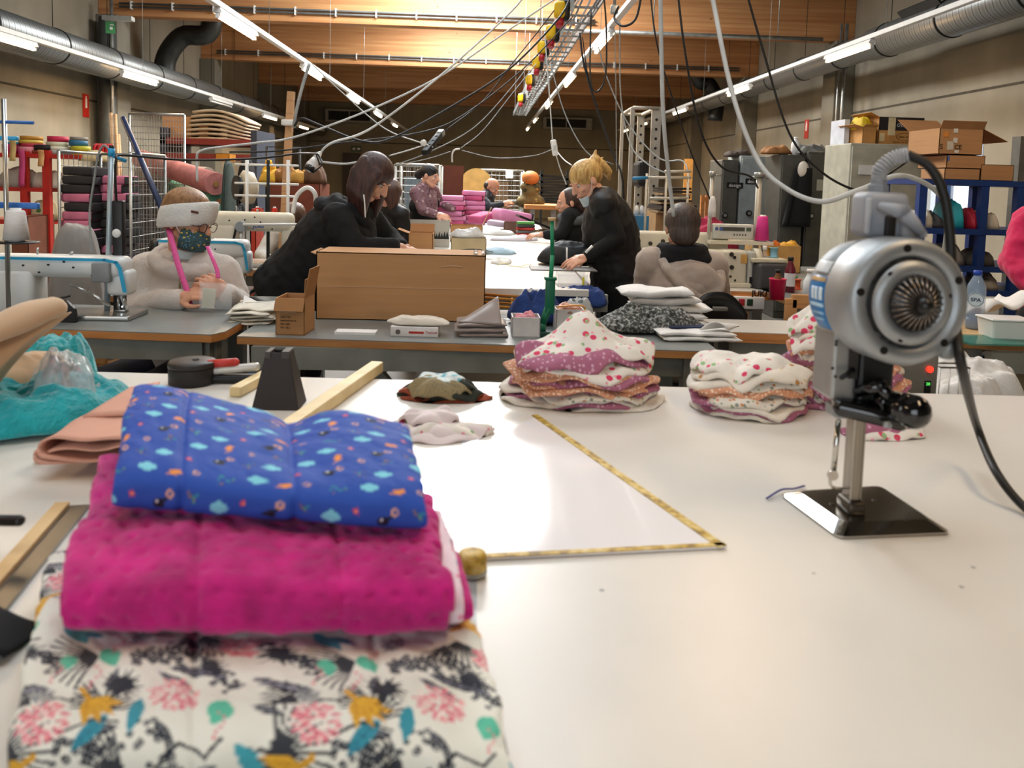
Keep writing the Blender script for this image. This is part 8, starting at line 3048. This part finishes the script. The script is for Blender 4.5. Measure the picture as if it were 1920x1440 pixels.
# blue shelf before the window with cartons on top
M_bs = mat('shelf_blue', '1b3a78', .4)
Yb = 5.3
t = thing('storage_shelf', 'blue steel shelf standing before the window under big cardboard boxes', 'shelf', (P(1800, 450, Yb).x, Yb, 0))
xa, xb, xc = P(1722, 400, Yb).x, P(1838, 400, Yb).x, P(1905, 400, Yb).x
for x in (xa, xb, xc):
    MB().bb((x, Yb, 0), (x + .055, Yb + .05, P(1838, 338, Yb).z)).wb('post', M_bs, t)
    MB().bb((x, Yb + .5, 0), (x + .055, Yb + .55, P(1838, 338, Yb).z)).wb('post', M_bs, t)
zz = []
for py in (338, 430, 500, 545):
    z = P(1838, py, Yb).z
    zz.append(z)
    MB().bb((xa, Yb - .005, z - .04), (xc + .3, Yb + .55, z)).wb('shelf_board', M_bs, t)
mb = MB()


def cart(x0, y0, x1, z_, dy, lab, fl=(), m=M_card, Y=5.35, closed=False, rz=0):
    a_, b_ = P(x0, y0, Y), P(x1, y0, Y)
    return carton(lab, ((a_.x + b_.x) / 2, Y + dy / 2, z_), (b_.x - a_.x, dy, a_.z - z_), rz, fl, m, closed=closed)


z1 = zz[0]
tz = cart(1772, 316, 1838, z1, .3, 'low open box filled with scraps on the blue shelf', closed=False)
cart(1840, 308, 1902, z1, .35, 'flat closed carton at the end of the blue shelf', closed=True)
t2_ = cart(1776, 290, 1848, P(1776, 315, 5.35).z, .36, 'long flat carton with a blue mark on the low open box', closed=True)
MB().bb((-.135, -.183, .05), (-.12, -.181, .085)).build('blue_mark', mat('btn_blue', '5a6fa8'), t2_)
tb = cart(1763, 240, 1845, P(1776, 289, 5.35).z, .4, 'large open cardboard box with raised flaps topmost over the blue shelf', (('+x0.2', -25), ('-y0.06', 60), ('+y0.2', 30)))
for x, z, w_, h_, cl in ((-.13, .12, .035, .035, 'd98a3c'), (-.06, .15, .03, .03, 'e6e2d6'), (-.06, .08, .03, .035, 'e6e2d6'), (-.1, .03, .045, .06, 'd9d0bc'), (-.045, .01, .03, .02, 'e6e2d6')):
    MB().bb((x, -.2045, z), (x + w_, -.2015, z + h_)).build('paper_label', mat('pl_' + cl, cl, .6), tb)
MB().text('CE', .045, SY, (-.02, -.203, .05), .0006).text('S', .05, SY, (-.14, -.203, .05), .0006).build('printed_mark', M_ink, tb)
for i, (px, sh, cl, rx, h, nm) in enumerate(((1803, 1, '1f9fb0', .07, .2, 'turquoise tinsel bag'), (1836, 1, 'b5203a', .045, .14, 'crimson cloth roll'), (1870, 1, 'cfc6b0', .07, .12, 'cream bundle'), (1765, 1, '2b2c30', .08, .10, 'dark bundle'),
                                             (1790, 2, '7d7a76', .16, .14, 'grey padded sack'), (1745, 2, '1f6fd0', .08, .10, 'bright blue bag'), (1860, 2, '4a463f', .10, .12, 'brown cloth heap'), (1800, 3, 'd9cfae', .09, .05, 'cream paper heap'), (1830, 3, '25384a', .07, .06, 'dark teal cloth'), (1875, 3, 'a89f90', .09, .10, 'pale cloth heap'), (1745, 3, '2a3550', .1, .06, 'navy cloth heap'),
                                             (1748, 1, 'c9c2ae', .06, .12, 'white folded stack'))):
    mb = MB()
    heap(mb, (P(px, 400, Yb).x, Yb + .16, zz[sh]), rx, .14, h, i + 20, 0, .3)
    solo(mb, 'bundle', mat('sb_' + cl, cl, .6, var=.2), '%s on the blue shelf, %s board' % (nm, ('', 'upper', 'middle', 'lower')[sh]), 'bundle')
bxt('grey_pillar', 'grey upright board behind the end of the blue shelf', 'board', 1903, 256, 1935, 400, 6.1, .1, mat('pillar_grey', '6a665c', .7), 0)

# ------------------------------------------------------------------ cable tray, socket boxes and hanging cables
Xt, Zt = .86, 3.0
t = thing('cable_tray', 'galvanised cable tray running down the hall beside the lamp rail', 'cable tray', (Xt, 5.0, Zt))
for dx in (-.15, .15):
    MB().bb((dx - .008, 0, 0), (dx + .008, 14, .10)).build('side_rail', M_tray, t)
for k_ in range(40):
    MB().bb((-.15, k_ * .35, .0), (.15, k_ * .35 + .05, .012)).build('rung', M_tray, t)
for k_ in range(7):
    MB().tube([(-.12 + .04 * k_ + .02 * math.sin(y * 1.3 + k_), y, .03 + .02 * math.sin(y * .9 + k_ * 2)) for y in [i * .7 for i in range(21)]], .011, 6).build('tray_cable', mat('cable_grey', '8a8c8c', .5) if k_ % 2 else M_white, t)
for y in (1.5, 5.4, 9.3, 13.2):
    for dx in (-.15, .15):
        MB().cyl((dx, y, .1), (dx, y, ZC - Zt), .006, n=6).build('hanger_rod', M_galv, t)
M_yel, M_rd = mat('socket_yellow', 'e0b414', .4), mat('socket_red', 'b01f28', .4)
for i, (px, py) in enumerate(((1051, 20), (1034, 62), (1017, 90), (1007, 118), (993, 150), (977, 184))):
    Y = PW(px, py, Xt - .26).y
    z = PW(px, py, Xt - .26).z
    s = thing('socket_box', 'yellow power socket box hung along the cable tray, %s from the camera' % ('first', 'second', 'third', 'fourth', 'fifth', 'sixth')[i], 'socket box', (Xt - .24, Y, z), group='yellow socket boxes on the cable tray')
    MB().rbox((0, 0, 0), (.11, .12, .17), .03).build('box_body', M_black, s)
    MB().rbox((-.03, -.03, .0), (.09, .10, .14), .03).build('yellow_cover', M_yel, s)
    MB().cyl((-.02, -.02, -.06), (-.03, -.05, -.14), .035, .03, 14).build('red_plug', M_rd, s)
    MB().bb((.04, -.01, 0), (.09, .01, max(.03, Zt + .07 - z))).build('bracket', M_galv, s)
M_cw, M_cb, M_cg = mat('cable_white', 'c9ccca', .45), mat('cable_black2', '1a1918', .5), mat('cable_midgrey', '8f9290', .45)
CB = [
    (M_cw, .010, [(990, -20, 5.6), (960, 20, 5.5), (840, 130, 5.0), (700, 238, 4.6), (622, 268, 4.35), (598, 290, 4.3)], 'white power cable sagging down to the white plug behind the bending woman'),
    (M_cw, .009, [(1045, -5, 5.8), (960, 52, 5.6), (830, 140, 5.2), (700, 203, 4.9), (560, 255, 4.6), (480, 268, 4.4), (420, 275, 4.3), (376, 283, 4.2), (369, 300, 4.2), (370, 340, 4.2)], 'white cable running down to a hook above the seated woman'),
    (M_cb, .011, [(1072, -10, 5.9), (1048, 34, 5.8), (960, 125, 5.5), (860, 192, 5.2), (740, 257, 4.9), (680, 265, 4.8), (600, 235, 4.9), (565, 222, 5.0), (552, 236, 5.1)], 'black cable in a deep sag ending at the timber post'),
    (M_cw, .014, [(1238, -20, 3.4), (1243, 200, 3.5), (1252, 310, 3.6), (1263, 405, 3.7)], 'thick white cable dropping straight down by the taupe hooded woman'),
    (M_cw, .011, [(1333, -20, 2.6), (1372, 170, 2.5), (1420, 298, 2.4), (1472, 352, 2.3), (1540, 378, 2.2), (1612, 356, 2.2), (1700, 330, 2.3), (1775, 390, 2.5), (1762, 520, 2.8)], 'white cable curving behind the cutting machine'),
    (M_cb, .008, [(1398, -20, 3.6), (1430, 92, 3.6), (1480, 250, 3.6), (1540, 322, 3.6), (1605, 356, 3.6), (1640, 343, 3.6), (1705, 300, 3.6)], 'black cable sweeping in front of the dark lockers'),
    (M_cb, .009, [(1270, -20, 4.2), (1285, 100, 4.2), (1312, 240, 4.3), (1352, 312, 4.4), (1405, 330, 4.6), (1421, 352, 4.8)], 'black cable bending over to the thick cream pole'),
    (M_cb, .007, [(1218, -20, 4.6), (1236, 100, 4.6), (1290, 270, 4.8), (1333, 378, 4.9)], 'thin black cable falling to the rag on the cream pole'),
    (M_cw, .008, [(1021, 60, 6.5), (1028, 150, 6.4), (1036, 262, 6.3)], 'white cable holding the hanging white switch'),
    (M_cw, .007, [(1043, 292, 6.3), (1050, 315, 6.3), (1062, 346, 6.3)], 'white lead below the hanging switch'),
    (M_cw, .007, [(1044, 284, 6.3), (1058, 300, 6.0), (1072, 310, 5.8)], 'short white lead going from the switch to the blonde woman'),
    (M_cb, .014, [(1087, 62, 7.4), (1095, 120, 7.3), (1118, 200, 7.2), (1150, 290, 7.1), (1166, 330, 7.0), (1170, 400, 7.0), (1172, 560, 7.0), (1172, 640, 7.0)], 'thick black cable bundle falling behind the blonde woman'),
    (M_cb, .008, [(1092, 70, 7.6), (1104, 150, 7.5), (1130, 230, 7.4), (1158, 305, 7.3)], 'second black cable beside the thick bundle'),
    (M_cb, .009, [(1132, -15, 5.6), (1137, 60, 5.6), (1135, 145, 5.6), (1118, 172, 5.6), (1107, 145, 5.6), (1108, 20, 5.7)], 'black cable hanging in a narrow loop below the tray'),
    (M_cg, .008, [(1122, 88, 6.5), (1140, 150, 6.4), (1178, 232, 6.2), (1235, 296, 5.8), (1280, 302, 5.5), (1292, 330, 5.3)], 'grey cable running to the far thread frame'),
    (M_cg, .008, [(1162, 40, 6.2), (1164, 180, 6.1), (1182, 270, 5.9), (1215, 308, 5.6), (1252, 326, 5.4)], 'grey cable curving to the frame crossbar'),
    (M_cg, .005, [(1153, 60, 6.0), (1155, 180, 6.0), (1156, 320, 6.0)], 'thin straight grey lead behind the blonde woman'),
    (M_cg, .007, [(1032, 120, 7.0), (1060, 215, 6.8), (1100, 285, 6.6), (1150, 308, 6.5)], 'grey cable falling past the ponytail'),
    (M_cb, .010, [(1204, -15, 4.6), (1192, 35, 4.6), (1168, 49, 4.6), (1152, 34, 4.7), (1160, 12, 4.7)], 'black cable curled under the lamp rail'),
    (M_cb, .007, [(1062, -10, 6.4), (1000, 70, 6.3), (958, 122, 6.1), (905, 190, 5.9), (835, 245, 5.6)], 'thin black cable holding the hanging black power bar'),
    (M_cw, .006, [(585, 120, 5.6), (640, 172, 5.5), (720, 240, 5.4), (790, 268, 5.3), (812, 276, 5.3)], 'thin cream cable reaching the power bar from the lamp rail'),
    (M_cw, .006, [(730, 292, 5.0), (765, 282, 5.1), (796, 272, 5.2)], 'short white lead plugged into the power bar'),
    (M_cg, .006, [(1000, 110, 6.9), (960, 163, 6.7), (890, 238, 6.4), (805, 285, 6.1), (740, 310, 6.0)], 'grey cable crossing behind the power bar'),
    (M_cg, .006, [(1005, 120, 7.2), (960, 176, 7.0), (905, 245, 6.8), (864, 278, 6.6)], 'grey cable carrying the white rag'),
    (M_cg, .005, [(845, 284, 6.6), (800, 298, 6.6), (735, 312, 6.6)], 'thin lead going on from the white rag'),
    (M_cg, .005, [(866, 282, 6.6), (930, 296, 6.7), (1000, 292, 6.8), (1036, 280, 6.9)], 'thin lead strung from the rag to the switch'),
    (M_cg, .016, [(580, 120, 5.4), (566, 165, 5.3), (554, 215, 5.2), (551, 240, 5.2)], 'grey cable bundle falling from the lamp rail to the timber post'),
    (M_cb, .007, [(1075, 30, 6.0), (980, 130, 5.8), (870, 215, 5.4), (790, 248, 5.2), (640, 268, 4.9), (520, 283, 4.7), (430, 285, 4.6)], 'thin dark cable running behind the white ones'),
    (M_cb, .007, [(218, 378, 3.02), (216, 330, 3.0), (218, 300, 3.0), (232, 291, 3.05), (350, 300, 3.3), (480, 297, 3.6), (560, 288, 3.8), (594, 288, 4.2)], 'long black cable running level above the seated woman'),
    (M_cg, .006, [(206, 282, 3.05), (194, 273, 3.05), (184, 292, 3.05), (176, 340, 3.05), (168, 400, 3.05), (172, 472, 3.03)], 'grey lead curving beside the pale grey pole'),
    (M_cb, .006, [(600, 310, 4.25), (592, 286, 4.25), (600, 296, 4.25), (604, 308, 4.2), (590, 322, 4.2)], 'black cord looped round the white plug'),
    (M_cw, .008, [(594, 303, 4.3), (650, 307, 4.4), (700, 296, 4.5)], 'short white cable continuing behind dark brown hair'),
]
for m_, r, pts, lab in CB:
    solo(MB().tube(spline([P(*q) for q in pts], 9), r * .7, 8), 'hanging_cable', m_, lab, 'cable')
# the white plug, switch, power bar and rags
a, b = P(599, 288, 4.3), P(584, 312, 4.28)
t = thing('power_plug', 'large white power plug hanging behind the bending woman', 'plug', b)
MB().limb([a, a.lerp(b, .4), b], [.013, .022, .034], 16).wb('plug_body', M_white, t)
MB().cyl(b, b + (b - a).normalized() * .03, .034, .030, 16).wb('black_face', M_black, t)
a, b = P(1037, 262, 6.3), P(1042, 292, 6.3)
t = thing('inline_switch', 'white in-line switch hanging on its cable over the blonde woman', 'switch', b)
MB().rbox((a + b) / 2, (.05, .03, (a - b).length), .012, frame(a - b) @ Matrix.Rotation(0, 3, 'Z')).wb('switch_body', M_white, t)
MB().rbox((a + b) / 2 + V(0, -.017, 0), (.02, .008, .04), .004).wb('rocker', M_cw, t)
a, b = P(829, 247, 5.5), P(796, 287, 5.25)
t = thing('power_bar', 'black power bar hanging aslant in the cables behind the bending woman', 'power strip', b)
Mx = frame(a - b)
MB().rbox((a + b) / 2, (.05, .04, (a - b).length), .008, Mx).wb('bar_body', M_black, t)
for f in (.3, .5, .7):
    q = b.lerp(a, f) + V(0, -.024, 0)
    MB().ell(q, (.016, .006, .016)).wb('outlet', M_dark, t)
MB().rbox(b.lerp(a, .92) + V(0, -.01, 0), (.05, .045, .05), .01, Mx).wb('end_plug', M_galv, t)
MB().ell(P(794, 268, 5.2), .022).wb('white_plug', M_white, t)
mb = MB().tube(spline([P(862, 279, 6.6), P(852, 281, 6.6), P(848, 290, 6.6), P(848, 304, 6.6)], 5), .018, 8, flat=.4)
solo(mb, 'white_rag', M_cotton, 'white rag knotted on the grey cable over the pink bags', 'rag')
# spiral hanging rods for the lamp rails in view
t = thing('rail_clamp', 'grey clamp tying the lamp rail to the tray', 'clamp', P(1152, 18, 5.3))
MB().cyl((0, 0, 0), (.0, 0, 1.2), .01, n=8).build('rod', M_galv, t)
MB().rbox((0, 0, 0), (.05, .05, .06), .01).build('clamp_block', M_galv, t)
